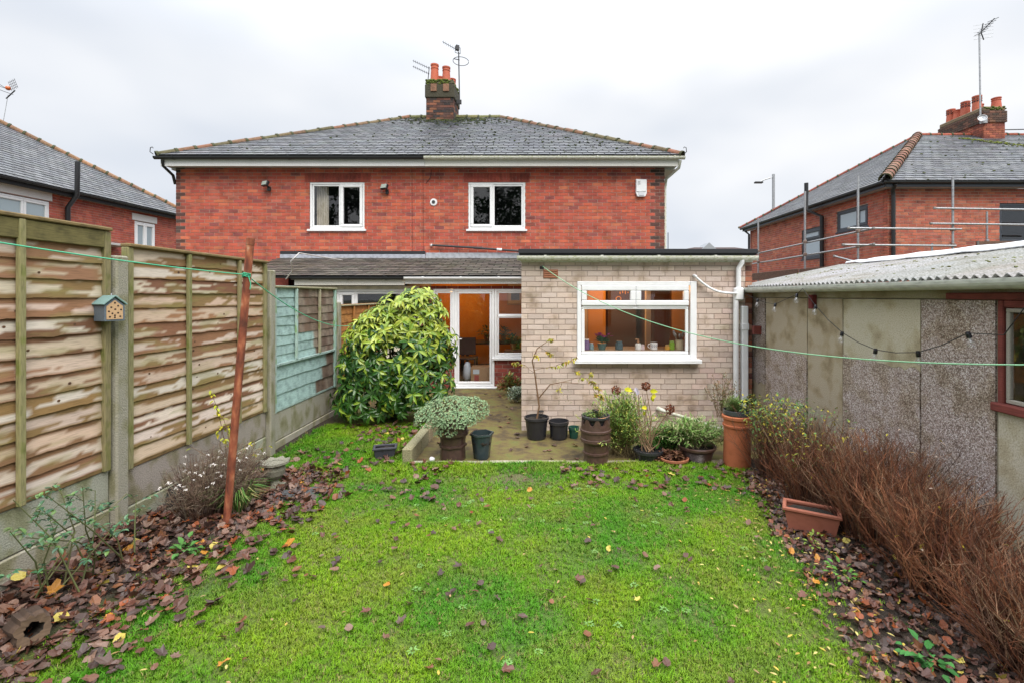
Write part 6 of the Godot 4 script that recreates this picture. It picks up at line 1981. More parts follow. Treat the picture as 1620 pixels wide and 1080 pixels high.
	lathe_thing("ribbed_bowl", "wide dark brown ribbed bowl planter left of the tall terracotta pot", "planter", Vector3(1.88, py, -5.60), [
		["body", Color(0.075, 0.04, 0.035), ridges, M.glazed, 34],
		["rim", Color(0.10, 0.055, 0.045), [Vector2(0.198, 0.16), Vector2(0.222, 0.17), Vector2(0.226, 0.195), Vector2(0.21, 0.203), Vector2(0.192, 0.19), Vector2(0.185, 0.15)], M.glazed, 34],
		["soil", soil, [Vector2(0.188, 0.16), Vector2(0.08, 0.175), Vector2(0, 0.17)], M.soil]])
	lathe_thing("terracotta_bowl", "low terracotta bowl full of dead brown leaves on the patio edge", "planter", Vector3(1.575, py + 0.005, -5.50), [
		["body", Color(0.36, 0.13, 0.07), [Vector2(0.12, 0), Vector2(0.16, 0.06), Vector2(0.172, 0.062), Vector2(0.174, 0.085), Vector2(0.158, 0.087), Vector2(0.14, 0.045), Vector2(0, 0.04)], M.terracotta, 30]])
	lathe_thing("plant_pot", "low black pot hidden among stems left of the terracotta bowl", "plant pot", Vector3(1.30, py, -5.60), [
		["body", blk, [Vector2(0.14, 0), Vector2(0.165, 0.12)], M.gloss],
		["rim", Color(0.03, 0.03, 0.034), [Vector2(0.165, 0.115), Vector2(0.178, 0.12), Vector2(0.18, 0.15), Vector2(0.165, 0.152), Vector2(0.15, 0.12), Vector2(0, 0.12)], M.gloss]])
	# solar lights
	solar_light(p2 + Vector3(0.0, 0.55, 0.02), "small black solar stake light in the crown rimmed chimney pot")
	solar_light(Vector3(0.02, 0.16, -6.50), "small black solar stake light beside the trunk of the potted tree")
	solar_light(p3 + Vector3(-0.035, 0.63, 0.0), "small black solar stake light in the tall terracotta chimney pot")
	var sp := thing("solar_spotlight", "small spotlight with a tilted black solar panel in the tall terracotta pot", "garden light", p3 + Vector3(0.10, 0.62, 0.02))
	pipe(sp, "stake", [Vector3(0, -0.06, 0), Vector3(0.01, 0.10, 0)], 0.008, M.black_plastic, 6)
	var spm := MB.new()
	spm.xf = Transform3D(Basis.from_euler(Vector3(0.9, 0.1, -0.35)), Vector3(0.035, 0.12, 0))
	spm.cbox(-0.085, -0.05, -0.008, 0.085, 0.05, 0.008, 0.004)
	part(sp, "casing", spm.mesh(M.black_plastic))
	var spc := MB.new()
	spc.xf = spm.xf
	spc.col = Color(0.01, 0.012, 0.03)
	for i in 4:
		spc.lbox(-0.076 + i * 0.039, -0.042, 0.0085, -0.042 + i * 0.039, 0.042, 0.0105)
	part(sp, "cells", spc.mesh(M.gloss))
	# mossy kerb holding the upper lawn
	var kb := thing("mossy_kerb", "low mossy edging wall between the upper lawn and the sunken patio", "wall", Vector3(-1.56, -0.4, 0))
	var z := -5.50
	for k in 5:
		var l := 0.44
		var mb := MB.new()
		mb.col = vary(Color(0.33, 0.29, 0.19), 0.12)
		mb.xf = Transform3D(Basis(Vector3.UP, rf(-0.015, 0.015)), Vector3(rf(-0.008, 0.008), 0, z))
		mb.cbox(-0.06, 0, -l + 0.006, 0.06, 0.46 + rf(-0.012, 0.012), -0.003, 0.016)
		part(kb, "kerb_block", mb.mesh(M.stone))
		z -= l
	# trough on the lawn edge, terracotta trough under the shrubs
	trough("small dark plastic trough lying on the grass by the mossy kerb", Vector3(-1.86, gy(-1.86, 5.62), -5.62), 0.25, 0.15, 0.12, Color(0.035, 0.035, 0.045), 0.25)
	trough("terracotta coloured plastic trough under the twiggy shrubs on the right", Vector3(2.15, gy(2.1, 3.72) + 0.02, -3.70), 0.38, 0.18, 0.16, Color(0.30, 0.10, 0.06), -0.5)
	var pp := MB.new()
	pp.col = Color(0.75, 0.74, 0.78)
	pp.blob(Vector3.ZERO, Vector3(0.035, 0.03, 0.03), 0.5, noise(0.8, 3, 3, 123), 6, 8)
	solo("crumpled_paper", pp.mesh(M.plain), "scrap of crumpled white paper on the patio edge by the left chimney pot", "litter", "", Vector3(-1.275, -0.075, -5.52))

func trough(label: String, p: Vector3, l: float, w: float, h: float, c: Color, turn: float) -> void:
	var o := thing("trough", label, "planter", p, "plastic troughs")
	o.rotation.y = turn
	var mb := MB.new()
	mb.col = c
	var b := 0.84
	var lo := [Vector3(-l * b / 2, 0, -w * b / 2), Vector3(l * b / 2, 0, -w * b / 2), Vector3(l * b / 2, 0, w * b / 2), Vector3(-l * b / 2, 0, w * b / 2)]
	var hi := [Vector3(-l / 2, h, -w / 2), Vector3(l / 2, h, -w / 2), Vector3(l / 2, h, w / 2), Vector3(-l / 2, h, w / 2)]
	for k in 4:
		var k2 := (k + 1) % 4
		mb.quad(lo[k], lo[k2], hi[k2], hi[k], lo[k] + lo[k2])
		mb.quad(lo[k] * 0.95, lo[k2] * 0.95, hi[k2] * 0.95, hi[k] * 0.95, -(lo[k] + lo[k2]))
	mb.quad(lo[0], lo[1], lo[2], lo[3], Vector3.DOWN)
	part(o, "body", mb.mesh(M.terracotta))
	var rm := MB.new()
	rm.col = c * 1.15
	rm.xf = Transform3D(Basis(Vector3.RIGHT, PI / 2), Vector3(0, h, 0))
	rm.ring(-l / 2 - 0.012, -w / 2 - 0.012, l / 2 + 0.012, w / 2 + 0.012, 0.028, -0.008, 0.018, 0.006)
	part(o, "rim", rm.mesh(M.terracotta))
	var sm := MB.new()
	sm.col = Color(0.035, 0.025, 0.018)
	sm.blob(Vector3(0, h - 0.035, 0), Vector3(l * 0.47, 0.03, w * 0.46), 0.5, noise(0.5, 3, 3, 125), 8, 14)
	part(o, "soil", sm.mesh(M.soil))

func solar_light(p: Vector3, label: String) -> void:
	var o := thing("solar_light", label, "garden light", p, "black solar stake lights")
	pipe(o, "stake", [Vector3(0, -0.08, 0), Vector3(0, 0.02, 0)], 0.006, M.black_plastic, 6)
	var mb := MB.new()
	mb.lathe([Vector2(0.0, 0.10), Vector2(0.038, 0.098), Vector2(0.04, 0.088), Vector2(0.034, 0.085)], 14)
	part(o, "cap", mb.mesh(M.black_plastic))
	var c := MB.new()
	for k in 4:
		var t := TAU * k / 4 + 0.4
		c.tube([Vector3(cos(t) * 0.014, 0.015, sin(t) * 0.014), Vector3(cos(t) * 0.031, 0.088, sin(t) * 0.031)], [0.0035], 5)
	c.lathe([Vector2(0.0, 0.012), Vector2(0.018, 0.014), Vector2(0.016, 0.022), Vector2(0.0, 0.024)], 10)
	part(o, "cage", c.mesh(M.black_plastic))

# ---------------------------------------------------------------- things in the beds
func garden_things() -> void:
	var rp := thing("rusty_pole", "rusty leaning metal clothes line pole on the left of the lawn", "pole", Vector3(-2.555, -0.1, -3.80))
	pipe(rp, "tube", [Vector3.ZERO, Vector3(0.1, 1.2, -0.0), Vector3(0.215, 2.40, 0.02)], 0.029, M.rust, 14)
	var rt := MB.new()
	rt.col = Color(0.8, 0.8, 0.8)
	rt.tube([Vector3(0.212, 2.36, 0.02), Vector3(0.216, 2.415, 0.02)], [0.031], 14)
	part(rp, "collar", rt.mesh(M.rust))
	var kn := MB.new()
	kn.col = Color(0.06, 0.45, 0.25)
	for k in 3:
		kn.tube([Vector3(0.155, 2.10 + k * 0.012, 0.03), Vector3(0.185, 2.11 + k * 0.012, 0.055), Vector3(0.22, 2.10 + k * 0.012, 0.03), Vector3(0.19, 2.10 + k * 0.012, -0.02), Vector3(0.155, 2.10 + k * 0.012, 0.03)], [0.006], 5)
	kn.tube([Vector3(0.21, 2.11, 0.04), Vector3(0.235, 2.05, 0.05), Vector3(0.23, 2.0, 0.05)], [0.004], 5)
	part(rp, "knot", kn.mesh(M.plain))
	# stone urn with a scalloped bowl
	var u := thing("stone_urn", "small mossy stone urn with a scalloped rim beside the left fence", "urn", Vector3(-2.62, gy(-2.62, 4.62) - 0.01, -4.62))
	boxpart(u, "plinth", -0.075, 0, -0.075, 0.075, 0.04, 0.075, M.stone, Color(0.25, 0.24, 0.20), 0.008)
	var um := MB.new()
	um.col = Color(0.25, 0.24, 0.20)
	um.lathe([Vector2(0.06, 0.04), Vector2(0.035, 0.07), Vector2(0.032, 0.09), Vector2(0.055, 0.105), Vector2(0.085, 0.14), Vector2(0.097, 0.19), Vector2(0.09, 0.225), Vector2(0.10, 0.235)], 20)
	part(u, "bowl", um.mesh(M.stone))
	var us := MB.new()
	us.col = Color(0.28, 0.27, 0.23)
	for k in 40:
		var q := []
		for j in [k, k + 1]:
			var t: float = TAU * j / 40.0
			var r := 0.128 + 0.012 * cos(t * 8)
			q.append([Vector3(cos(t) * 0.098, 0.232, sin(t) * 0.098), Vector3(cos(t) * r, 0.252 + 0.006 * cos(t * 8), sin(t) * r), Vector3(cos(t) * r, 0.272 + 0.006 * cos(t * 8), sin(t) * r), Vector3(cos(t) * 0.085, 0.255, sin(t) * 0.085)])
		for j in 3:
			us.quad(q[0][j], q[1][j], q[1][j + 1], q[0][j + 1], [Vector3(0, -1, 0) + q[0][0], q[0][1] * Vector3(1, 0, 1), Vector3.UP][j])
	us.lathe([Vector2(0.088, 0.252), Vector2(0.03, 0.245), Vector2(0.0, 0.245)], 20)
	part(u, "scalloped_rim", us.mesh(M.stone))
	# hollow log
	var lg := thing("hollow_log", "short hollow log lying on its side in the near left corner", "log", Vector3(-2.73, gy(-2.73, 2.50) + 0.06, -2.50))
	lg.rotation = Vector3(-0.22, 0.98, 0)
	var lm := MB.new()
	var f := noise(0.9, 3, 3, 127)
	lm.xf = Transform3D(Basis(Vector3.RIGHT, PI / 2), Vector3.ZERO)
	for k in 26:
		var q := []
		for j in [k, k + 1]:
			var t: float = TAU * (j % 26) / 26.0
			var r := 0.078 * (1.0 + 0.34 * f.get_noise_2d(cos(t) * 2.5, sin(t) * 2.5) + 0.07 * f.get_noise_2d(cos(t) * 9.0, sin(t) * 9.0))
			var e := Vector3(cos(t), 0, sin(t))
			q.append([e * r * 1.05 + Vector3(0, -0.10, 0), e * r + Vector3(0, 0.03, 0), e * r * 0.9 + Vector3(0, 0.10, 0), e * 0.036 * (1.0 + 0.5 * f.get_noise_2d(cos(t) * 3.0 + 9.0, sin(t) * 3.0)) + Vector3(0, 0.095, 0), e * 0.028 + Vector3(0, -0.05, 0)])
		for j in 4:
			lm.col = [Color(0.08, 0.05, 0.032), Color(0.11, 0.07, 0.045), Color(0.15, 0.095, 0.055), Color(0.03, 0.02, 0.015)][j]
			lm.quad(q[0][j], q[1][j], q[1][j + 1], q[0][j + 1], [q[0][1], q[0][1], Vector3.UP, -q[0][1]][j])
	lm.col = Color(0.02, 0.015, 0.01)
	lm.lathe([Vector2(0.029, -0.05), Vector2(0.0, -0.052)], 14)
	part(lg, "wood", lm.mesh(M.timber))
	# dark slate pieces and a bag among the leaves
	var st := thing("slate_slab", "flat dark slate slab lying in the leaves in front of the stone urn", "slab", Vector3(-2.33, gy(-2.33, 4.42) + 0.0, -4.42))
	var sm := MB.new()
	sm.col = Color(0.08, 0.085, 0.095)
	sm.xf = Transform3D(Basis.from_euler(Vector3(0.06, 0.5, -0.08)), Vector3.ZERO)
	sm.prism(PackedVector2Array([Vector2(-0.2, 0.0), Vector2(0.2, 0.0), Vector2(0.21, 0.025), Vector2(-0.19, 0.022)]), -0.13, 0.12)
	part(st, "slate", sm.mesh(M.stone))
	var bt := MB.new()
	bt.col = Color(0.035, 0.04, 0.045)
	bt.blob(Vector3.ZERO, Vector3(0.075, 0.13, 0.06), 0.22, noise(0.12, 3, 2, 129), 12, 16)
	solo("black_sack", bt.mesh(M.gloss), "dark plastic sack slumped against the gravel board by the concrete post", "sack", "", Vector3(-3.10, 0.12, -3.98))

# ---------------------------------------------------------------- washing lines and the string of bulbs
func sagging(a: Vector3, b: Vector3, sag: float, n := 28) -> Array:
	var p := []
	for i in n + 1:
		var t := float(i) / n
		p.append(a.lerp(b, t) + Vector3.DOWN * sag * 4.0 * t * (1 - t))
	return p

func lines_and_lights() -> void:
	var green := Color(0.10, 0.52, 0.30)
	var mb := MB.new()
	mb.col = Color(0.25, 0.52, 0.30)
	mb.tube(sagging(Vector3(0.035, 2.285, -6.83), Vector3(3.02, 1.66, -1.6), 0.50, 48), [0.0045], 6, false)
	solo("washing_line", mb.mesh(M.plain), "green washing line sagging from the buff wall across to the garage side", "washing line")
	var m2 := MB.new()
	m2.col = green
	m2.tube(sagging(Vector3(-2.88, 2.20, -1.7), Vector3(-2.37, 2.02, -3.78), 0.03), [0.0045], 6, false)
	m2.tube(sagging(Vector3(-2.35, 2.00, -3.78), Vector3(-2.88, 1.40, -7.1), 0.13), [0.0045], 6, false)
	solo("washing_line", m2.mesh(M.plain), "green washing line tied round the rusty pole along the left fence", "washing line")
	var sl := thing("string_lights", "black string of clear festoon bulbs hung loosely along the garage wall", "string lights", Vector3.ZERO)
	# sockets seen along the wall: pixel column and row of each, just off the wall
	var X := 2.98
	var spots := [[1199, 474], [1227, 481], [1261, 466], [1291, 484], [1333, 526], [1386, 553], [1453, 557], [1532, 527]]
	var pts := []
	for s in spots:
		var d: float = X / ((s[0] - 854.0) / 740.0)
		pts.append(at(s[0], s[1], d))
	var path := [Vector3(X, 1.90, -6.9)]
	for i in pts.size():
		if i > 0 and i != 2 and i != 3:
			var midp: Vector3 = (pts[i - 1] + pts[i]) / 2
			path.append(midp + Vector3(0, -0.015, 0))
		if i == 3:
			path.append(Vector3(X - 0.02, 1.93, (pts[2].z + pts[3].z) / 2 - 0.03))
		path.append(pts[i])
	path.append(Vector3(X, 1.60, -3.0))
	path.append(Vector3(X + 0.02, 1.85, -2.84))
	var cm := MB.new()
	cm.col = Color(0.02, 0.02, 0.02)
	cm.tube(path, [0.0035], 6, false)
	part(sl, "cable", cm.mesh(M.plain))
	for i in pts.size():
		var tilt := Basis.from_euler(Vector3(rf(-0.25, 0.25), rf(0, 6), rf(-0.25, 0.25)))
		var sm := MB.new()
		sm.col = Color(0.015, 0.015, 0.017)
		sm.lathe([Vector2(0.0, 0.012), Vector2(0.013, 0.01), Vector2(0.017, -0.006), Vector2(0.0165, -0.034), Vector2(0.0, -0.036)], 14)
		var so := part(sl, "bulb_socket", sm.mesh(M.gloss), Transform3D(tilt, pts[i]))
		var bm := MB.new()
		bm.lathe([Vector2(0.012, -0.034), Vector2(0.016, -0.046), Vector2(0.0245, -0.064), Vector2(0.027, -0.078), Vector2(0.0235, -0.093), Vector2(0.013, -0.103), Vector2(0.0, -0.106)], 16)
		part(so, "bulb", bm.mesh(M.bulb_glass))
		var fm := MB.new()
		fm.col = Color(0.75, 0.74, 0.7)
		fm.tube([Vector3(0, -0.034, 0), Vector3(0, -0.060, 0)], [0.007, 0.004], 8)
		fm.tube([Vector3(-0.008, -0.060, 0), Vector3(0, -0.078, 0), Vector3(0.008, -0.060, 0)], [0.0015], 5)
		part(so, "filament_stem", fm.mesh(M.gloss))

# ---------------------------------------------------------------- plants
func plants() -> void:
	evergreen()
	mound()
	potted_tree()
	hydrangea()
	fine_shrubs()
	twiggy()
	dried_perennial()
	rose()
	little_plants()

# glossy evergreen against the left fence: whorls of leaves on a branching frame
func evergreen() -> void:
	var o := thing("evergreen_shrub", "large glossy evergreen shrub with yellow-green upper leaves against the left fence", "shrub", Vector3(-2.25, -0.06, -7.35))
	o.scale = Vector3(0.94, 1.0, 1.0)
	var lobes := [[Vector3(0.0, 0.95, 0.1), Vector3(0.80, 0.75, 0.62)], [Vector3(0.22, 1.50, 0.0), Vector3(0.62, 0.50, 0.55)], [Vector3(0.42, 1.12, -0.05), Vector3(0.55, 0.55, 0.55)], [Vector3(-0.45, 0.70, 0.05), Vector3(0.45, 0.55, 0.5)], [Vector3(0.38, 0.50, 0.22), Vector3(0.60, 0.50, 0.50)], [Vector3(-0.30, 0.38, 0.25), Vector3(0.66, 0.38, 0.42)], [Vector3(0.38, 1.78, -0.02), Vector3(0.34, 0.27, 0.35)], [Vector3(-0.1, 1.35, 0.1), Vector3(0.5, 0.42, 0.5)], [Vector3(-0.42, 1.18, 0.0), Vector3(0.42, 0.42, 0.45)]]
	var st := MB.new()
	st.col = Color(0.06, 0.05, 0.025)
	var whorls := []
	for l in lobes:
		var n := int(270.0 * l[1].x * l[1].y / 0.35)
		for k in n:
			var dir := Vector3(rng.randfn(), rng.randfn(), rng.randfn()).normalized()
			if dir.y < -0.55 or (dir.z < -0.5 and rng.randf() < 0.6):
				continue
			var p: Vector3 = l[0] + dir * l[1] * rf(0.62, 1.05)
			if p.y < 0.10 or p.z < -0.75:
				continue
			var inside := false
			for m in lobes:
				if m != l and ((p - m[0]) / m[1]).length() < 0.58:
					inside = true
			if not inside:
				whorls.append([p, (dir + Vector3(0, 0.55, 0.25)).normalized()])
	for k in 34:
		var w: Array = pick(whorls)
		st.tube([Vector3(rf(-0.12, 0.12), 0, rf(-0.1, 0.1)), w[0] * Vector3(0.45, 0.5, 0.45), w[0]], [0.022, 0.012, 0.005], 5, false)
	part(o, "branches", st.mesh(M.twig))
	var leaves := []
	for w in whorls:
		var p: Vector3 = w[0]
		var d: Vector3 = w[1]
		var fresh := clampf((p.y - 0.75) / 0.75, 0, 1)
		var n := rng.randi_range(6, 9)
		var a := d.cross(Vector3(rf(-1, 1), rf(-1, 1), rf(-1, 1))).normalized()
		for k in n:
			var t := TAU * k / n + rf(-0.3, 0.3)
			var dir := (d * rf(0.05, 0.7) + a.rotated(d, t) + Vector3(0, -0.28, 0)).normalized()
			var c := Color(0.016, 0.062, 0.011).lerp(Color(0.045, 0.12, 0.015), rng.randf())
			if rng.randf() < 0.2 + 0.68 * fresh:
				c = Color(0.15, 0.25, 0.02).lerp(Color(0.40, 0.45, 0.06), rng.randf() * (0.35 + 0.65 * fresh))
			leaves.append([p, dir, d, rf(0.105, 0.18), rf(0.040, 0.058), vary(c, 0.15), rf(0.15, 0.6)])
	var dist := []
	for i in leaves.size():
		dist.append([(leaves[i][0] as Vector3).z * -1.0 + absf(leaves[i][0].x) * 0.15 - leaves[i][3] * 3.0, i])
	dist.sort_custom(func(q, r): return q[0] < r[0])
	var rest := MB.new()
	for q in dist.size():
		var l: Array = leaves[dist[q][1]]
		if q < 300:
			var mb := MB.new()
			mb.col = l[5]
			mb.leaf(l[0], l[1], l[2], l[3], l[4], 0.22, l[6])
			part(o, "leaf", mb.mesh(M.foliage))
		else:
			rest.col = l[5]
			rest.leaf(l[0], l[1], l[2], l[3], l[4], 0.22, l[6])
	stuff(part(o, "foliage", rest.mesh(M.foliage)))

# grey-green cushion of tiny rosettes over the left chimney pot
func mound() -> void:
	var o := thing("sedum_mound", "dense grey-green mound of tiny rosettes spilling over the left chimney pot", "plant", Vector3(-1.06, 0.36, -5.70))
	var lobes := [[Vector3(0.0, 0.06, 0), Vector3(0.37, 0.20, 0.32)], [Vector3(-0.24, 0.0, 0.02), Vector3(0.22, 0.16, 0.22)], [Vector3(0.22, 0.10, 0.0), Vector3(0.22, 0.16, 0.22)], [Vector3(0.06, 0.02, 0.18), Vector3(0.24, 0.14, 0.16)], [Vector3(-0.06, -0.10, 0.17), Vector3(0.14, 0.14, 0.09)]]
	var stems := MB.new()
	stems.col = Color(0.12, 0.11, 0.06)
	var mb := MB.new()
	for l in lobes:
		for k in int(2600.0 * l[1].x * l[1].x / 0.14):
			var dir := Vector3(rng.randfn(), rng.randfn(), rng.randfn()).normalized()
			if dir.y < -0.4:
				continue
			var p: Vector3 = l[0] + dir * l[1] * rf(0.86, 1.04)
			var inside := false
			for m in lobes:
				if m != l and ((p - m[0]) / m[1]).length() < 0.82:
					inside = true
			if inside:
				continue
			var up := (dir + Vector3(0, 0.5, 0.2)).normalized()
			var base := Color(0.19, 0.31, 0.16).lerp(Color(0.36, 0.48, 0.28), rng.randf())
			if rng.randf() < 0.1:
				base = Color(0.28, 0.27, 0.13)
			var a := up.cross(Vector3(0.3, 0.1, 1)).normalized()
			for j in 6:
				mb.col = vary(base, 0.12)
				var t := TAU * j / 6 + rf(0, 0.5)
				var dd := (a.rotated(up, t) + up * rf(0.3, 1.2)).normalized()
				var s := dd.cross(up).normalized() * rf(0.0035, 0.005)
				var tip := p + dd * rf(0.014, 0.023)
				mb.tri(p - s, p + s, tip, up)
			if k % 4 == 0:
				stems.stick(l[0] + (p - l[0]) * 0.5, p, 0.0022, 0.0015)
	part(o, "stems", stems.mesh(M.twig))
	stuff(part(o, "rosettes", mb.mesh(M.soft_leaf)))

func branchlet(wood: MB, leaf: MB, p: Vector3, q: Vector3, r: float, n: int, l: float, cols: Array, bend := 0.1, size := 1.0) -> void:
	var pts := [p]
	for k in range(1, 4):
		pts.append(p.lerp(q, k / 3.0) + Vector3(rf(-1, 1), rf(-0.3, 1), rf(-1, 1)) * bend * p.distance_to(q) * (1.0 if k < 3 else 0.0))
	wood.tube(pts, [r, r * 0.8, r * 0.6, r * 0.35], 5, false)
	for k in n:
		var t := rf(0.35, 1.0)
		var at_: Vector3 = pts[1].lerp(pts[3], t) if t < 0.5 else pts[2].lerp(pts[3], rf(0, 1))
		leaf.col = vary(pick(cols), 0.18)
		leaf.leaf(at_, Vector3(rng.randfn(0, 0.8), rf(-0.9, 0.3), rng.randfn(0, 0.8)), Vector3.UP, l * rf(0.7, 1.25), l * 0.42 * size, 0.2, 0.3)

func potted_tree() -> void:
	var o := thing("potted_tree", "thin bare branched young tree with sparse yellow leaves in the large black pot", "tree", Vector3(-0.045, 0.14, -6.5))
	var wood := MB.new()
	wood.col = Color(0.20, 0.12, 0.07)
	var leaf := MB.new()
	var ye := [Color(0.42, 0.37, 0.04), Color(0.50, 0.42, 0.05), Color(0.34, 0.33, 0.06), Color(0.40, 0.22, 0.04), Color(0.25, 0.28, 0.06)]
	var base := Vector3(-0.045, 0.14, -6.5)
	var j1 := at(853, 642, 6.5) - base
	var j2 := at(846, 590, 6.45) - base
	var j3 := at(842, 570, 6.42) - base
	var j4 := at(850, 551, 6.4) - base
	wood.tube([Vector3(0, -0.02, 0), j1, j2, j3, j4, at(866, 540, 6.4) - base], [0.014, 0.012, 0.010, 0.009, 0.007, 0.004], 7)
	var fork := at(852, 630, 6.5) - base
	var e1 := at(870, 608, 6.4) - base
	var e2 := at(889, 604, 6.35) - base
	wood.tube([fork, e1, e2, at(915, 606, 6.3) - base], [0.009, 0.007, 0.005, 0.003], 6)
	for e in [[866, 540, 872, 536, 22], [852, 549, 873, 562, 18], [849, 553, 850, 565, 9], [846, 590, 822, 575, 4], [825, 577, 812, 574, 16], [846, 585, 885, 578, 8], [880, 578, 900, 572, 12], [900, 572, 912, 566, 10], [905, 586, 918, 590, 12], [889, 604, 930, 598, 6], [925, 598, 940, 606, 16], [935, 602, 948, 616, 18], [945, 612, 952, 630, 16], [930, 600, 937, 588, 9], [889, 604, 884, 620, 4], [938, 612, 945, 628, 10]]:
		var q := at(e[2], e[3], 6.38 + rf(-0.12, 0.1)) - base
		branchlet(wood, leaf, at(e[0], e[1], 6.38) - base, q, 0.004, e[4] * 2, 0.055, ye, 0.08)
	for k in 60:
		leaf.col = vary(pick([Color(0.16, 0.2, 0.07), Color(0.22, 0.24, 0.08)]), 0.2)
		leaf.leaf(at(rf(880, 905), rf(590, 640), rf(6.3, 6.5)) - base, Vector3(rf(-1, 1), rf(-0.6, 0.3), rf(-1, 1)), Vector3.UP, 0.022, 0.007)
	part(o, "trunk_and_branches", wood.mesh(M.twig))
	part(o, "leaves", leaf.mesh(M.soft_leaf))

func hydrangea() -> void:
	var base := Vector3(1.30, 0.0, -5.6)
	var o := thing("hydrangea", "leggy hydrangea with three dried brown flower heads and a few yellow leaves", "plant", base)
	var wood := MB.new()
	wood.col = Color(0.23, 0.15, 0.09)
	var leaf := MB.new()
	var d := 5.6
	var tips := [[975, 620, 6.0], [1022, 612, 5.6], [1060, 648, 5.5], [1010, 620, 5.7], [1000, 655, 5.6], [1045, 690, 5.5]]
	for t in tips:
		var q := at(t[0], t[1], t[2]) - base
		wood.tube([Vector3(rf(-0.06, 0.06), 0, rf(-0.05, 0.05)), q * Vector3(0.45, 0.5, 0.5) + Vector3(rf(-0.06, 0.06), 0, 0), q], [0.008, 0.006, 0.004], 6, false)
	for k in 9:
		var q := Vector3(rf(-0.25, 0.3), rf(0.25, 0.7), rf(-0.2, 0.2))
		wood.tube([Vector3(rf(-0.08, 0.08), 0, rf(-0.08, 0.08)), q * 0.55 + Vector3(rf(-0.05, 0.05), 0.05, 0), q], [0.006, 0.005, 0.003], 5, false)
	part(o, "stems", wood.mesh(M.twig))
	for t in [[975, 617, 0.062], [1022, 610, 0.05], [1060, 647, 0.055]]:
		var hm := MB.new()
		var c := at(t[0], t[1], {975: 6.0, 1022: 5.6, 1060: 5.5}[t[0]]) - base
		for k in 150:
			var dir := Vector3(rng.randfn(), rng.randfn(), rng.randfn()).normalized()
			hm.col = vary(pick([Color(0.19, 0.07, 0.04), Color(0.26, 0.10, 0.05), Color(0.13, 0.05, 0.035)]), 0.25)
			hm.leaf(c + dir * t[2] * rf(0.6, 0.9), dir + Vector3(rf(-1, 1), rf(-1, 1), rf(-1, 1)), dir, 0.022, 0.018, 0.3)
		part(o, "flower_head", hm.mesh(M.soft_leaf))
	for e in [[988, 614, 0.10], [998, 616, 0.09], [1028, 618, 0.10], [1036, 622, 0.085], [1024, 644, 0.085], [1018, 650, 0.07], [1030, 626, 0.075]]:
		var c := at(e[0], e[1], 5.62) - base
		leaf.col = vary(Color(0.52, 0.50, 0.03), 0.15)
		leaf.leaf(c, Vector3(rf(-1, 1), rf(-0.5, 0.3), rf(-0.1, 0.8)), Vector3(0, 0.4, 1), e[2], e[2] * 0.6, 0.1, 0.2)
	for e in [[1005, 612], [1008, 616]]:
		leaf.col = Color(0.55, 0.5, 0.6)
		leaf.leaf(at(e[0], e[1], 5.6) - base, Vector3(rf(-0.4, 0.4), -1, 0.2), Vector3.BACK, 0.07, 0.05, 0.3)
	part(o, "leaves", leaf.mesh(M.soft_leaf))

func bushy(called: String, label: String, p: Vector3, r: Vector3, n: int, l: float, w: float, cols: Array, wood_c: Color, group := "") -> void:
	var o := thing(called, label, "shrub", p, group)
	var wood := MB.new()
	wood.col = wood_c
	var leaf := MB.new()
	for k in n:
		var q := Vector3(rng.randfn(0, 0.42) * r.x, r.y * rf(0.45, 1.0), rng.randfn(0, 0.42) * r.z)
		q.y *= 1.0 - 0.35 * clampf(Vector2(q.x / r.x, q.z / r.z).length_squared(), 0, 1)
		var b := Vector3(rng.randfn(0, 0.12) * r.x, 0, rng.randfn(0, 0.12) * r.z)
		var m := b.lerp(q, 0.55) + Vector3(0, 0.1 * r.y, 0)
		wood.tube([b, m, q], [0.0035, 0.0025, 0.0012], 4, false)
		for j in 26:
			var t := rf(0.2, 1.0)
			var c := b.lerp(m, t * 2.0) if t < 0.5 else m.lerp(q, t * 2.0 - 1.0)
			var dir := ((q - m).normalized() + Vector3(rf(-1, 1), rf(-0.6, 1), rf(-1, 1))).normalized()
			leaf.col = vary(pick(cols), 0.2)
			leaf.leaf(c + Vector3(rf(-1, 1), rf(-1, 1), rf(-1, 1)) * 0.02, dir, Vector3.UP, l * rf(0.7, 1.3), w, 0.15, 0.2)
	part(o, "stems", wood.mesh(M.twig))
	stuff(part(o, "foliage", leaf.mesh(M.soft_leaf)))

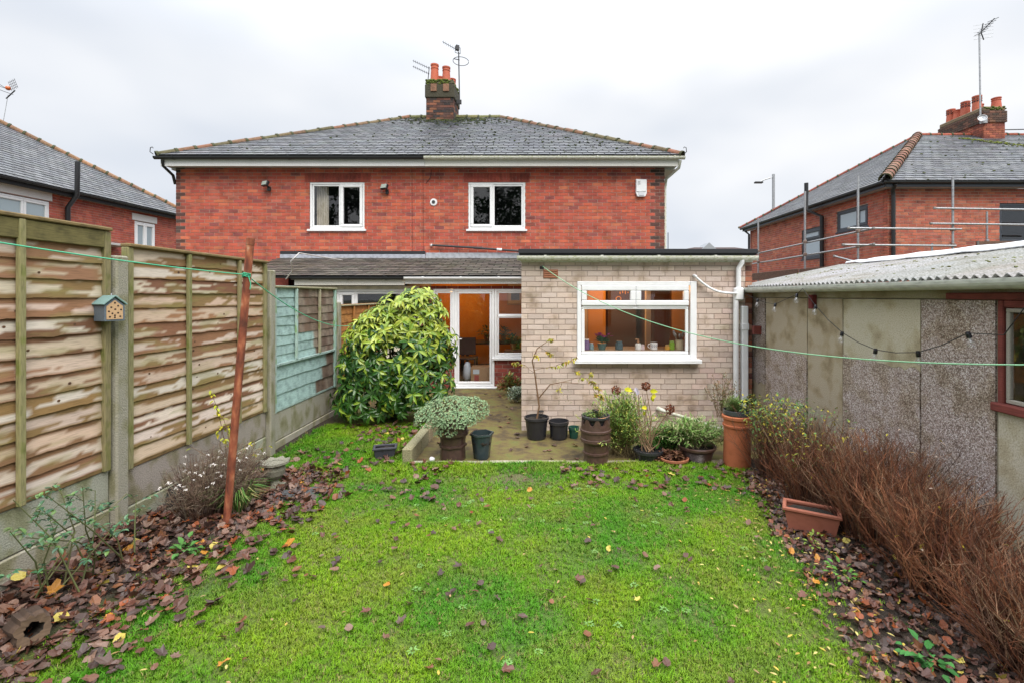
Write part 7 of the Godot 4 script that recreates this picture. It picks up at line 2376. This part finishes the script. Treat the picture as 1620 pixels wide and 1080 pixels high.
# tall bare and evergreen trees behind the photographer, seen only as reflections in the panes
func trees_behind() -> void:
	var wood := MB.new()
	var lf := MB.new()
	wood.col = Color(0.06, 0.05, 0.04)
	for e in [[-9.0, 17.0, 15.0, true], [-4.5, 20.0, 17.0, true], [-1.5, 24.0, 19.0, true], [3.0, 25.0, 18.0, true], [0.5, 18.0, 14.0, true], [5.0, 21.0, 16.0, true], [-13.0, 21.0, 16.0, true], [10.0, 19.0, 15.0, false], [15.0, 23.0, 17.0, true], [-19.0, 22.0, 16.0, true]]:
		var b := Vector3(e[0], -0.4, e[1])
		var top: Vector3 = b + Vector3(rf(-0.5, 0.5), e[2], 0)
		wood.tube([b, b.lerp(top, 0.5), top], [0.32, 0.2, 0.04], 8)
		for k in 34:
			var t := rf(0.2, 0.97)
			var s := b.lerp(top, t)
			var a := TAU * rng.randf()
			var q: Vector3 = s + Vector3(cos(a), rf(0.2, 0.9), sin(a)) * e[2] * 0.26 * (1.15 - t)
			wood.stick(s, q, 0.09 * (1.1 - t), 0.02, 5)
			for j in 7:
				var s2 := s.lerp(q, rf(0.3, 1.0))
				var q2 := s2 + Vector3(rf(-1, 1), rf(0.0, 1.0), rf(-1, 1)) * 1.1
				wood.stick(s2, q2, 0.025, 0.008)
				if e[3]:
					for i in 9:
						lf.col = vary(Color(0.03, 0.055, 0.02), 0.3)
						var c := s2.lerp(q2, rf(0.2, 1.0)) + Vector3(rf(-1, 1), rf(-1, 1), rf(-1, 1)) * 0.35
						lf.leaf(c, Vector3(rf(-1, 1), rf(-1, 1), rf(-1, 1)), Vector3.UP, rf(0.3, 0.55), rf(0.2, 0.3))
	var o := thing("tree_belt", "belt of tall dark trees behind the garden, reflected in the window panes", "trees")
	stuff(o)
	stuff(part(o, "branches", wood.mesh(M.twig)))
	stuff(part(o, "foliage", lf.mesh(M.soft_leaf)))

func fine_shrubs() -> void:
	var g1 := [Color(0.15, 0.29, 0.06), Color(0.24, 0.38, 0.085), Color(0.34, 0.44, 0.12), Color(0.11, 0.21, 0.05), Color(0.46, 0.45, 0.10)]
	bushy("feathery_shrub", "feathery pale green shrub just right of the crown rimmed chimney pot", Vector3(1.02, -0.13, -5.85), Vector3(0.46, 0.84, 0.36), 340, 0.042, 0.011, g1, Color(0.2, 0.16, 0.08))
	bushy("arching_plant", "arching fine leaved green plant in the ribbed bowl", Vector3(1.84, 0.02, -5.62), Vector3(0.52, 0.38, 0.38), 170, 0.06, 0.011, [Color(0.13, 0.25, 0.06), Color(0.21, 0.34, 0.09), Color(0.36, 0.38, 0.18)], Color(0.3, 0.25, 0.15))
	bushy("low_fern", "low bright green ferny plant between the black pot and the ribbed bowl", Vector3(1.56, -0.12, -5.78), Vector3(0.36, 0.38, 0.26), 110, 0.05, 0.012, [Color(0.07, 0.20, 0.04), Color(0.12, 0.26, 0.05)], Color(0.2, 0.16, 0.08))
	bushy("grassy_tuft", "thin grassy weeds growing in the top of the tall terracotta pot", Vector3(2.25, 0.50, -5.38), Vector3(0.17, 0.20, 0.13), 40, 0.05, 0.006, [Color(0.12, 0.22, 0.05), Color(0.22, 0.27, 0.09)], Color(0.2, 0.2, 0.1))
	bushy("dry_seedhead_plant", "dry brown seed heads rising behind the tall terracotta pot", Vector3(2.24, 0.36, -5.75), Vector3(0.26, 0.56, 0.12), 26, 0.03, 0.010, [Color(0.25, 0.16, 0.09), Color(0.20, 0.20, 0.10)], Color(0.25, 0.18, 0.11))
	bushy("pot_weeds", "sparse green weeds in the black pot of the crown rimmed planter", Vector3(0.68, 0.42, -5.52), Vector3(0.16, 0.08, 0.13), 16, 0.03, 0.012, [Color(0.12, 0.22, 0.05), Color(0.26, 0.28, 0.09)], Color(0.2, 0.2, 0.1))
	bushy("wall_seedling", "small yellowing plant at the foot of the wall beside the patio door", Vector3(-0.55, -0.12, -9.3), Vector3(0.26, 0.42, 0.15), 20, 0.10, 0.035, [Color(0.35, 0.36, 0.10), Color(0.30, 0.14, 0.06), Color(0.22, 0.30, 0.12)], Color(0.2, 0.15, 0.08))
	bushy("pale_cushion_plant", "round pale grey-green plant at the corner of the buff wall by the door", Vector3(-0.44, -0.12, -8.7), Vector3(0.2, 0.30, 0.15), 40, 0.05, 0.02, [Color(0.40, 0.46, 0.36), Color(0.30, 0.38, 0.26)], Color(0.25, 0.2, 0.12))
	bushy("bowl_leaves", "dead brown leaves filling the low terracotta bowl", Vector3(1.575, -0.08, -5.50), Vector3(0.17, 0.09, 0.15), 18, 0.055, 0.035, [Color(0.10, 0.05, 0.035), Color(0.16, 0.08, 0.05), Color(0.22, 0.11, 0.06)], Color(0.15, 0.1, 0.06))

# leafless twiggy shrubs along the garage
func twig_clump(label: String, p: Vector3, spread: Vector2, h: float, n: int, lean: Vector3, cols: Array, leaf_cols: Array, leaf_n: int, leaf_l := 0.035) -> void:
	var o := thing("twiggy_shrub", label, "shrub", p, "twiggy shrubs along the garage wall")
	var w := MB.new()
	var lf := MB.new()
	for k in n:
		var a := TAU * rng.randf()
		var r := sqrt(rng.randf())
		var b := Vector3(cos(a) * r * spread.x * 0.42, 0, sin(a) * r * spread.y * 0.42)
		var hh := h * rf(0.62, 1.0) * (1.0 - 0.25 * r * r)
		var q := Vector3(b.x * 1.75, hh, b.z * 1.75) + lean * rf(0.4, 1.2) * hh + Vector3(rng.randfn(0, 0.13), 0, rng.randfn(0, 0.13))
		var m := b.lerp(q, 0.5) + Vector3(rf(-0.03, 0.03), 0.05 * hh, rf(-0.03, 0.03))
		w.col = vary(pick(cols), 0.3)
		w.tube([b, m, q], [rf(0.0028, 0.0045), 0.0024, 0.0011], 3, false)
		for j in 9:
			var t := rf(0.2, 0.97)
			var s := b.lerp(m, t * 2.0) if t < 0.5 else m.lerp(q, t * 2.0 - 1.0)
			var l := rf(0.06, 0.22) * (1.15 - 0.5 * t)
			var d := ((q - b).normalized() + Vector3(rf(-1.1, 1.1), rf(-0.3, 0.4), rf(-1.1, 1.1))).normalized()
			w.stick(s, s + d * l, 0.0016, 0.0008)
			if rng.randf() < 0.5:
				var s2 := s + d * l * 0.6
				w.stick(s2, s2 + (d + Vector3(rf(-0.8, 0.8), rf(0, 0.6), rf(-0.8, 0.8))).normalized() * l * 0.6, 0.0011, 0.0007)
	for k in leaf_n:
		var a := TAU * rng.randf()
		var r := sqrt(rng.randf())
		var y := h * rf(0.35, 0.98)
		var c := Vector3(cos(a) * r * spread.x * (0.3 + 0.6 * y / h), y, sin(a) * r * spread.y * (0.3 + 0.6 * y / h)) + lean * y * 0.8
		lf.col = vary(pick(leaf_cols), 0.2)
		lf.leaf(c, Vector3(rf(-1, 1), rf(-0.6, 0.6), rf(-1, 1)), Vector3.UP, leaf_l * rf(0.6, 1.4), leaf_l * 0.4, 0.2, 0.2)
	stuff(part(o, "twigs", w.mesh(M.twig)))
	if lf.v.size():
		part(o, "leaves", lf.mesh(M.soft_leaf))

func twiggy() -> void:
	var rb := [Color(0.16, 0.06, 0.032), Color(0.22, 0.085, 0.045), Color(0.29, 0.125, 0.065), Color(0.09, 0.042, 0.028), Color(0.34, 0.21, 0.13), Color(0.12, 0.065, 0.042)]
	var dk := [Color(0.09, 0.05, 0.035), Color(0.14, 0.075, 0.05), Color(0.19, 0.085, 0.055)]
	var gl := [Color(0.08, 0.17, 0.05), Color(0.12, 0.22, 0.07), Color(0.25, 0.26, 0.05), Color(0.40, 0.35, 0.04)]
	var yl := [Color(0.50, 0.40, 0.03), Color(0.42, 0.38, 0.05), Color(0.35, 0.22, 0.12), Color(0.45, 0.36, 0.28)]
	twig_clump("twiggy shrub still holding green leaves, right of the tall terracotta pot", Vector3(2.50, -0.07, -4.95), Vector2(0.42, 0.38), 0.86, 150, Vector3(-0.03, 0, 0.02), dk, gl, 1000, 0.046)
	twig_clump("dark stemmed shrub with reddish tips behind the terracotta trough", Vector3(2.38, -0.02, -4.10), Vector2(0.40, 0.40), 0.90, 190, Vector3(0.02, 0, 0.0), dk + rb, gl, 260, 0.04)
	twig_clump("red-brown twiggy shrub in the middle of the right bed, widest of the row", Vector3(2.56, 0.02, -3.55), Vector2(0.55, 0.50), 0.84, 370, Vector3(0.0, 0, 0.0), rb, yl, 26)
	twig_clump("red-brown twiggy shrub below the garage window sill", Vector3(2.50, 0.02, -2.90), Vector2(0.50, 0.42), 0.72, 340, Vector3(0.02, 0, 0.0), rb, yl, 20)
	twig_clump("red-brown twiggy shrub nearest the camera in the right corner", Vector3(2.42, 0.02, -2.28), Vector2(0.42, 0.40), 0.60, 300, Vector3(0.05, 0, 0.0), rb, yl, 14)

func dried_perennial() -> void:
	var p := Vector3(-2.85, 0.0, -4.08)
	var o := thing("dried_perennial", "dried grey-brown perennial with white seed tufts beside the rusty pole", "plant", p)
	var w := MB.new()
	var f := MB.new()
	for k in 720:
		var a := TAU * rng.randf()
		var r := sqrt(rng.randf())
		var b := Vector3(cos(a) * r * 0.16, 0, sin(a) * r * 0.28)
		var q := Vector3(cos(a) * r * 0.36 + 0.05, rf(0.25, 0.62) * (1 - 0.3 * r), sin(a) * r * 0.50)
		w.col = vary(pick([Color(0.22, 0.16, 0.11), Color(0.15, 0.10, 0.075), Color(0.30, 0.24, 0.18), Color(0.11, 0.065, 0.05)]), 0.25)
		var m := b.lerp(q, 0.5) + Vector3(rf(-0.05, 0.05), rf(0, 0.06), rf(-0.05, 0.05))
		w.tube([b, m, q], [0.0025, 0.002, 0.001], 3, false)
		for j in 5:
			var s := m.lerp(q, rf(0, 1))
			w.stick(s, s + Vector3(rf(-1, 1), rf(-0.4, 0.8), rf(-1, 1)) * 0.055, 0.0013, 0.0008)
		if k % 11 == 0 and q.y > 0.3:
			f.col = Color(0.78, 0.74, 0.70)
			for j in 9:
				f.leaf(q, Vector3(rf(-1, 1), rf(-0.3, 1), rf(-1, 1)), Vector3.UP, 0.017, 0.009, 0.3)
	stuff(part(o, "stems", w.mesh(M.twig)))
	part(o, "seed_tufts", f.mesh(M.soft_leaf))
	var g := thing("strap_leaf_clump", "clump of dark green strappy leaves at the foot of the rusty pole", "plant", Vector3(-2.60, 0.0, -4.02))
	var lm := MB.new()
	for k in 120:
		var a := TAU * rng.randf()
		var d := Vector3(cos(a), 0, sin(a))
		var l := rf(0.16, 0.34)
		lm.col = vary(pick([Color(0.06, 0.14, 0.03), Color(0.10, 0.19, 0.04), Color(0.24, 0.23, 0.09)]), 0.2)
		var b := d * rf(0, 0.07)
		var m := b + d * l * 0.35 + Vector3(0, l * 0.75, 0)
		var q := b + d * l * 0.85 + Vector3(0, l * 0.62, 0)
		var s := d.cross(Vector3.UP) * 0.005
		lm.quad(b - s, b + s, m + s, m - s, -d)
		lm.tri(m - s, m + s, q, Vector3.UP)
	part(g, "leaves", lm.mesh(M.soft_leaf))
	var y := thing("yellow_leaf_shoot", "thin shoots with small yellow leaves in front of the second fence panel", "plant", Vector3(-3.05, 0.2, -4.6))
	var yw := MB.new()
	yw.col = Color(0.2, 0.13, 0.08)
	var yl := MB.new()
	var base := Vector3(-3.05, 0.2, -4.6)
	for e in [[330, 610, 4.45, 14], [338, 640, 4.5, 8], [345, 655, 4.55, 10], [360, 672, 4.6, 12], [352, 690, 4.5, 10], [404, 695, 4.8, 6], [425, 705, 4.8, 8], [262, 690, 4.2, 4]]:
		branchlet(yw, yl, Vector3(rf(-0.03, 0.03), 0, rf(-0.1, 0.1)), at(e[0], e[1], e[2]) - base, 0.004, e[3], 0.045, [Color(0.45, 0.46, 0.04), Color(0.36, 0.40, 0.06), Color(0.52, 0.44, 0.04)], 0.08, 1.2)
	part(y, "stems", yw.mesh(M.twig))
	part(y, "leaves", yl.mesh(M.soft_leaf))

func rose() -> void:
	var p := Vector3(-2.92, 0.02, -2.95)
	var o := thing("rose_bush", "sparse rose bush with thin green stems in front of the nearest gravel boards", "shrub", p)
	var w := MB.new()
	var lf := MB.new()
	var green := [Color(0.06, 0.16, 0.075), Color(0.09, 0.20, 0.09), Color(0.14, 0.24, 0.07), Color(0.045, 0.11, 0.06)]
	var tips := [[20, 790, 2.6], [60, 800, 2.75], [95, 775, 2.9], [130, 770, 3.0], [150, 775, 3.1], [200, 780, 3.3], [215, 790, 3.35], [40, 850, 2.6], [15, 840, 2.5], [90, 830, 2.8], [160, 830, 3.0], [10, 900, 2.5], [140, 880, 2.9], [195, 815, 3.2], [120, 840, 2.8], [70, 780, 2.7]]
	for i in tips.size():
		var t: Array = tips[i]
		w.col = vary(Color(0.13, 0.14, 0.06), 0.25)
		var q := at(t[0], t[1], t[2]) - p
		var b := Vector3(rf(-0.12, 0.12), 0, rf(-0.35, 0.25))
		var m := b.lerp(q, 0.5) + Vector3(rf(-0.06, 0.06), rf(0, 0.06), rf(-0.06, 0.06))
		w.tube([b, m, q], [0.0055, 0.004, 0.0022], 5, false)
		for j in 4:
			var s := m.lerp(q, rf(0.2, 1.0))
			var e := s + Vector3(rf(-0.8, 0.8), rf(-0.1, 0.6), rf(-0.8, 0.8)).normalized() * rf(0.06, 0.12)
			w.stick(s, e, 0.002, 0.0012)
			for k in 5:
				lf.col = vary(pick(green), 0.2)
				var c := s.lerp(e, 0.4 + 0.15 * k)
				lf.leaf(c, Vector3(rf(-1, 1), rf(-0.4, 0.4), rf(-1, 1)), Vector3.UP, rf(0.028, 0.048), rf(0.018, 0.028), 0.2, 0.2)
	part(o, "stems", w.mesh(M.twig))
	part(o, "leaves", lf.mesh(M.foliage))

func little_plants() -> void:
	# weeds at the foot of the garage shrubs and ivy in the near right corner
	var spots := [[1.95, 2.35, 0.055, "ivy leaved weed in the near right corner under the twiggy shrub", Color(0.06, 0.20, 0.05)], [1.98, 3.05, 0.035, "small bright green weed in the leaf litter below the middle twiggy shrub", Color(0.12, 0.28, 0.05)], [-2.55, 3.35, 0.06, "ferny green weed beside the concrete post at the edge of the leaves", Color(0.08, 0.2, 0.05)], [2.02, 3.45, 0.03, "tiny weed beside the terracotta trough", Color(0.2, 0.27, 0.05)]]
	for s in spots:
		var y := gy(s[0], s[1])
		var o := thing("weed", s[3], "weed", Vector3(s[0], y, -s[1]), "weeds in the beds")
		var mb := MB.new()
		for k in 34:
			mb.col = vary(s[4], 0.25)
			var d := Vector3(rng.randfn(0, 0.8), rf(0.15, 0.9), rng.randfn(0, 0.8)).normalized()
			mb.leaf(d * rf(0.02, 0.11), d + Vector3(0, -0.3, 0), Vector3.UP, s[2] * rf(0.7, 1.3), s[2] * 0.6, 0.15, 0.3)
		part(o, "leaves", mb.mesh(M.soft_leaf))

# ---------------------------------------------------------------- fallen leaves and grass
func dead_leaf(c: Color, kind: int) -> ArrayMesh:
	var mb := MB.new()
	mb.col = c
	var r := RandomNumberGenerator.new()
	r.seed = 500 + kind
	var n := 13
	var ring := []
	var curl := r.randf_range(0.1, 0.55)
	for k in n:
		var t := TAU * k / n
		var l := 0.5 * (1.0 + 0.5 * cos(t)) * (1.0 + (0.30 if k % 2 == 0 else -0.20) * (1.0 if kind % 2 else 0.25)) * r.randf_range(0.9, 1.1)
		var p := Vector3(cos(t) * l, 0, sin(t) * l * 0.82)
		p.y = curl * (p.z * p.z * 1.8 + p.x * p.x * 0.8 * (1.0 if kind < 2 else -1.0)) + r.randf_range(-0.06, 0.09)
		ring.append(p)
	var mid := Vector3(0.05, 0.0, 0)
	for k in n:
		mb.tri(mid, ring[k], ring[(k + 1) % n], Vector3.UP)
	mb.stick(Vector3(-0.2, 0, 0), Vector3(-0.62, 0.03, 0.04), 0.012, 0.01)
	return mb.mesh(M.litter)

func leaves_and_grass() -> void:
	var lawn := get_node("lawn")
	var patio := get_node("patio")
	var pal := [Color(0.105, 0.044, 0.028), Color(0.14, 0.052, 0.032), Color(0.06, 0.032, 0.024), Color(0.19, 0.095, 0.06), Color(0.20, 0.08, 0.032), Color(0.27, 0.07, 0.018), Color(0.075, 0.044, 0.036), Color(0.23, 0.14, 0.10), Color(0.11, 0.068, 0.052), Color(0.50, 0.22, 0.03), Color(0.52, 0.42, 0.08)]
	var odds := [16, 16, 14, 11, 9, 5, 11, 7, 9, 1, 1]
	var bag := []
	for i in pal.size():
		for k in odds[i]:
			bag.append(i)
	var meshes := []
	for i in pal.size():
		for k in 4:
			meshes.append(dead_leaf(pal[i], k))
	var put := []   # [transform, mesh index]
	var drop := func(x: float, d: float, lift: float, size: float, tilt: float) -> void:
		var i: int = pick(bag)
		var s := size * rf(0.7, 1.25)
		var b := Basis.from_euler(Vector3(rng.randfn(0, tilt), rf(0, TAU), rng.randfn(0, tilt))).scaled(Vector3(s, s, s))
		put.append([Transform3D(b, Vector3(x, (gy(x, d) if d < 5.44 or x < -1.6 else -0.128) + lift, -d)), i * 4 + rng.randi() % 4])
	# deep drift along the left fence
	for k in 2500:
		var d := 1.9 + 3.3 * pow(rng.randf(), 0.9)
		var t := rng.randf()
		var x := lerpf(-3.22, left_edge(d) + 0.10, pow(t, 1.15)) + rf(-0.05, 0.05)
		if d > 4.5:
			x = lerpf(-3.0, -2.05, t)
		drop.call(x, d, rf(0.005, 0.055) * (1.0 - 0.7 * t), 0.055, 0.46)
	for k in 300:
		var d := rf(2.2, 5.2)
		drop.call(left_edge(d) + absf(rng.randfn(0.03, 0.27)), d, 0.03, 0.062, 0.28)
	# upper left lawn
	for k in 520:
		var d := rf(4.3, 6.9)
		var x := rf(-2.9, -1.4) if d > 5.4 else rf(-2.75, -1.0)
		if d > 5.4 and x > -1.68:
			continue
		var cl := sin(x * 3.1 + 1.0) * sin(d * 2.3) + rf(-0.7, 0.7)
		if cl < -0.15:
			continue
		drop.call(x, d, 0.036, 0.064, 0.3)
	# right bed
	for k in 4000:
		var d := rf(1.9, 5.1)
		var t := rng.randf()
		drop.call(lerpf(right_edge(d) - 0.05, 3.05, pow(t, 0.9)) + rf(-0.06, 0.06), d, rf(0.004, 0.03), 0.040, 0.45)
	# scattered on the lawn
	for k in 260:
		var d := rf(2.2, 5.3)
		drop.call(lerpf(left_edge(d) + 0.1, right_edge(d), pow(rng.randf(), 1.6)), d, 0.032, 0.044, 0.25)
	for k in 120:
		drop.call(rf(0.2, 2.3), rf(4.6, 5.35), 0.03, 0.06, 0.2)
	for k in 70:
		drop.call(rf(-1.4, 1.0), rf(5.6, 9.6), 0.008, 0.06, 0.12)
	var order := []
	for i in put.size():
		var tf: Transform3D = put[i][0]
		order.append([tf.origin.distance_to(Vector3(0, EYE, 0)) / tf.basis.x.length(), i])
	order.sort_custom(func(q, r): return q[0] < r[0])
	var rest := []
	for i in meshes.size():
		rest.append([])
	for q in order.size():
		var e: Array = put[order[q][1]]
		if q < 300:
			part(lawn, "fallen_leaf", meshes[e[1]], e[0])
		else:
			rest[e[1]].append(e[0])
	var all := MB.new()
	for i in meshes.size():
		var arr: Array = (meshes[i] as ArrayMesh).surface_get_arrays(0)
		var vs: PackedVector3Array = arr[Mesh.ARRAY_VERTEX]
		var nsx: PackedVector3Array = arr[Mesh.ARRAY_NORMAL]
		var cs: PackedColorArray = arr[Mesh.ARRAY_COLOR]
		for tf: Transform3D in rest[i]:
			var k := rf(0.8, 1.2)
			all.v.append_array(tf * vs)
			var nb := tf.basis.orthonormalized()
			for q in nsx.size():
				all.n.append(nb * nsx[q])
				all.c.append(Color(cs[q].r * k, cs[q].g * k, cs[q].b * k))
	stuff(part(lawn, "leaf_litter", all.mesh(M.litter)))
	# yellow flecks: small narrow leaves on the right bed and the lawn
	var fl := MB.new()
	for k in 420:
		var d := rf(2.1, 5.2)
		var x := right_edge(d) + rng.randfn(0.0, 0.28)
		if k % 5 == 0:
			x = rf(left_edge(d), right_edge(d))
		fl.col = vary(pick([Color(0.5, 0.36, 0.05), Color(0.36, 0.25, 0.10), Color(0.55, 0.44, 0.14), Color(0.30, 0.17, 0.06)]), 0.2)
		fl.leaf(Vector3(x, gy(x, d) + rf(0.012, 0.035), -d), Vector3(rf(-1, 1), rf(-0.2, 0.2), rf(-1, 1)), Vector3.UP, rf(0.022, 0.042), 0.013, 0.1, 0.1)
	stuff(part(lawn, "small_fallen_leaves", fl.mesh(M.litter)))
	# pale rosettes of weed in the turf
	var wm := MB.new()
	for k in 46:
		var d := rf(2.3, 5.0)
		var x := rng.randfn(0.1, 0.75)
		if x < left_edge(d) + 0.2 or x > right_edge(d) - 0.2:
			continue
		for j in 9:
			var t := TAU * j / 9 + rf(-0.2, 0.2)
			wm.col = vary(Color(0.17, 0.31, 0.09), 0.2)
			wm.leaf(Vector3(x + cos(t) * 0.008, gy(x, d) + 0.012, -d + sin(t) * 0.008), Vector3(cos(t), 0.35, sin(t)), Vector3.UP, rf(0.012, 0.030), 0.010, 0.1, 0.3)
	stuff(part(lawn, "lawn_weeds", wm.mesh(M.soft_leaf)))
	grass(lawn)

func grass(lawn: Node) -> void:
	var f := noise(0.8, FastNoiseLite.TYPE_SIMPLEX_SMOOTH, 4, 81)
	var f2 := noise(2.6, FastNoiseLite.TYPE_SIMPLEX_SMOOTH, 3, 133)
	for kind in 3:
		var mb := MB.new()
		for k in 9:
			var a := TAU * rng.randf()
			var b := Vector3(cos(a), 0, sin(a)) * rf(0.0, 0.016)
			var lean := Vector3(rng.randfn(0, 0.5), 0, rng.randfn(0, 0.5))
			var h := rf(0.016, 0.034)
			var m := b + Vector3(0, h * 0.6, 0) + lean * h * 0.35
			var q := b + Vector3(0, h * 0.9, 0) + lean * h
			var s := Vector3(cos(a * 3.0 + 1.0), 0, sin(a * 3.0 + 1.0)) * rf(0.0011, 0.0018)
			var kk := rf(0.75, 1.3)
			mb.col = Color(kk, kk, kk * 0.9)
			var up := Vector3(rf(-0.5, 0.5), 1, rf(-0.5, 0.5)).normalized()
			mb.t3(b - s, b + s, m + s, up, up, up, mb.col, mb.col, mb.col)
			mb.t3(b - s, m + s, m - s, up, up, up, mb.col, mb.col, mb.col)
			mb.t3(m - s, m + s, q, up, up, up, mb.col, mb.col, mb.col)
		var tf := []
		var cs := []
		for k in 52000:
			var x := rf(-3.1, 2.35)
			var d := 1.95 + 3.5 * pow(rng.randf(), 1.1)
			if k % 6 == 0:
				d = rf(5.2, 6.9)
				x = rf(-3.2, -1.63)
			if absf(x) > d * 1.25 + 0.2:
				continue
			var e := smoothstep(-0.10, 0.16, x - left_edge(d) + 0.12 * f2.get_noise_2d(x, d)) * smoothstep(-0.14, 0.18, right_edge(d) - x + 0.12 * f2.get_noise_2d(x, d))
			if rng.randf() > e * 0.97 + 0.03 * smoothstep(-0.5, 0.0, right_edge(d) + 0.3 - x):
				continue
			var thin := (1.0 - 0.8 * exp(-pow((x + 0.25) / 0.75, 2) - pow((d - 4.95) / 0.35, 2))) * clampf(0.84 - 1.3 * f2.get_noise_2d(x * 0.7 + 40.0, d * 0.7), 0.25, 1.0)
			if rng.randf() > thin:
				continue
			var m := clampf(0.5 + 1.25 * f.get_noise_2d(x, d), 0, 1)
			var c := Color(0.085, 0.285, 0.012).lerp(Color(0.27, 0.42, 0.012), m * rf(0.5, 1.0))
			c = c.lerp(Color(0.24, 0.25, 0.05), clampf(f2.get_noise_2d(x * 0.6 - 9.0, d * 0.6) * 1.0, 0, 0.35))
			if rng.randf() < 0.07:
				c = Color(0.30, 0.26, 0.10)
			cs.append(vary(c, 0.22))
			var s := rf(0.65, 1.25) * (0.85 + 0.5 * smoothstep(4.6, 5.35, d))
			tf.append(Transform3D(Basis(Vector3.UP, rf(0, TAU)).scaled(Vector3(s, s * rf(0.7, 1.25), s)), Vector3(x, gy(x, d) - 0.004, -d)))
		var mm := MultiMesh.new()
		mm.transform_format = MultiMesh.TRANSFORM_3D
		mm.use_colors = true
		mm.mesh = mb.mesh(M.blade)
		mm.instance_count = tf.size()
		for k in tf.size():
			mm.set_instance_transform(k, tf[k])
			mm.set_instance_color(k, cs[k])
		var o := MultiMeshInstance3D.new()
		o.name = numbered(lawn, "grass")
		o.multimesh = mm
		lawn.add_child(o, true)
		stuff(o)
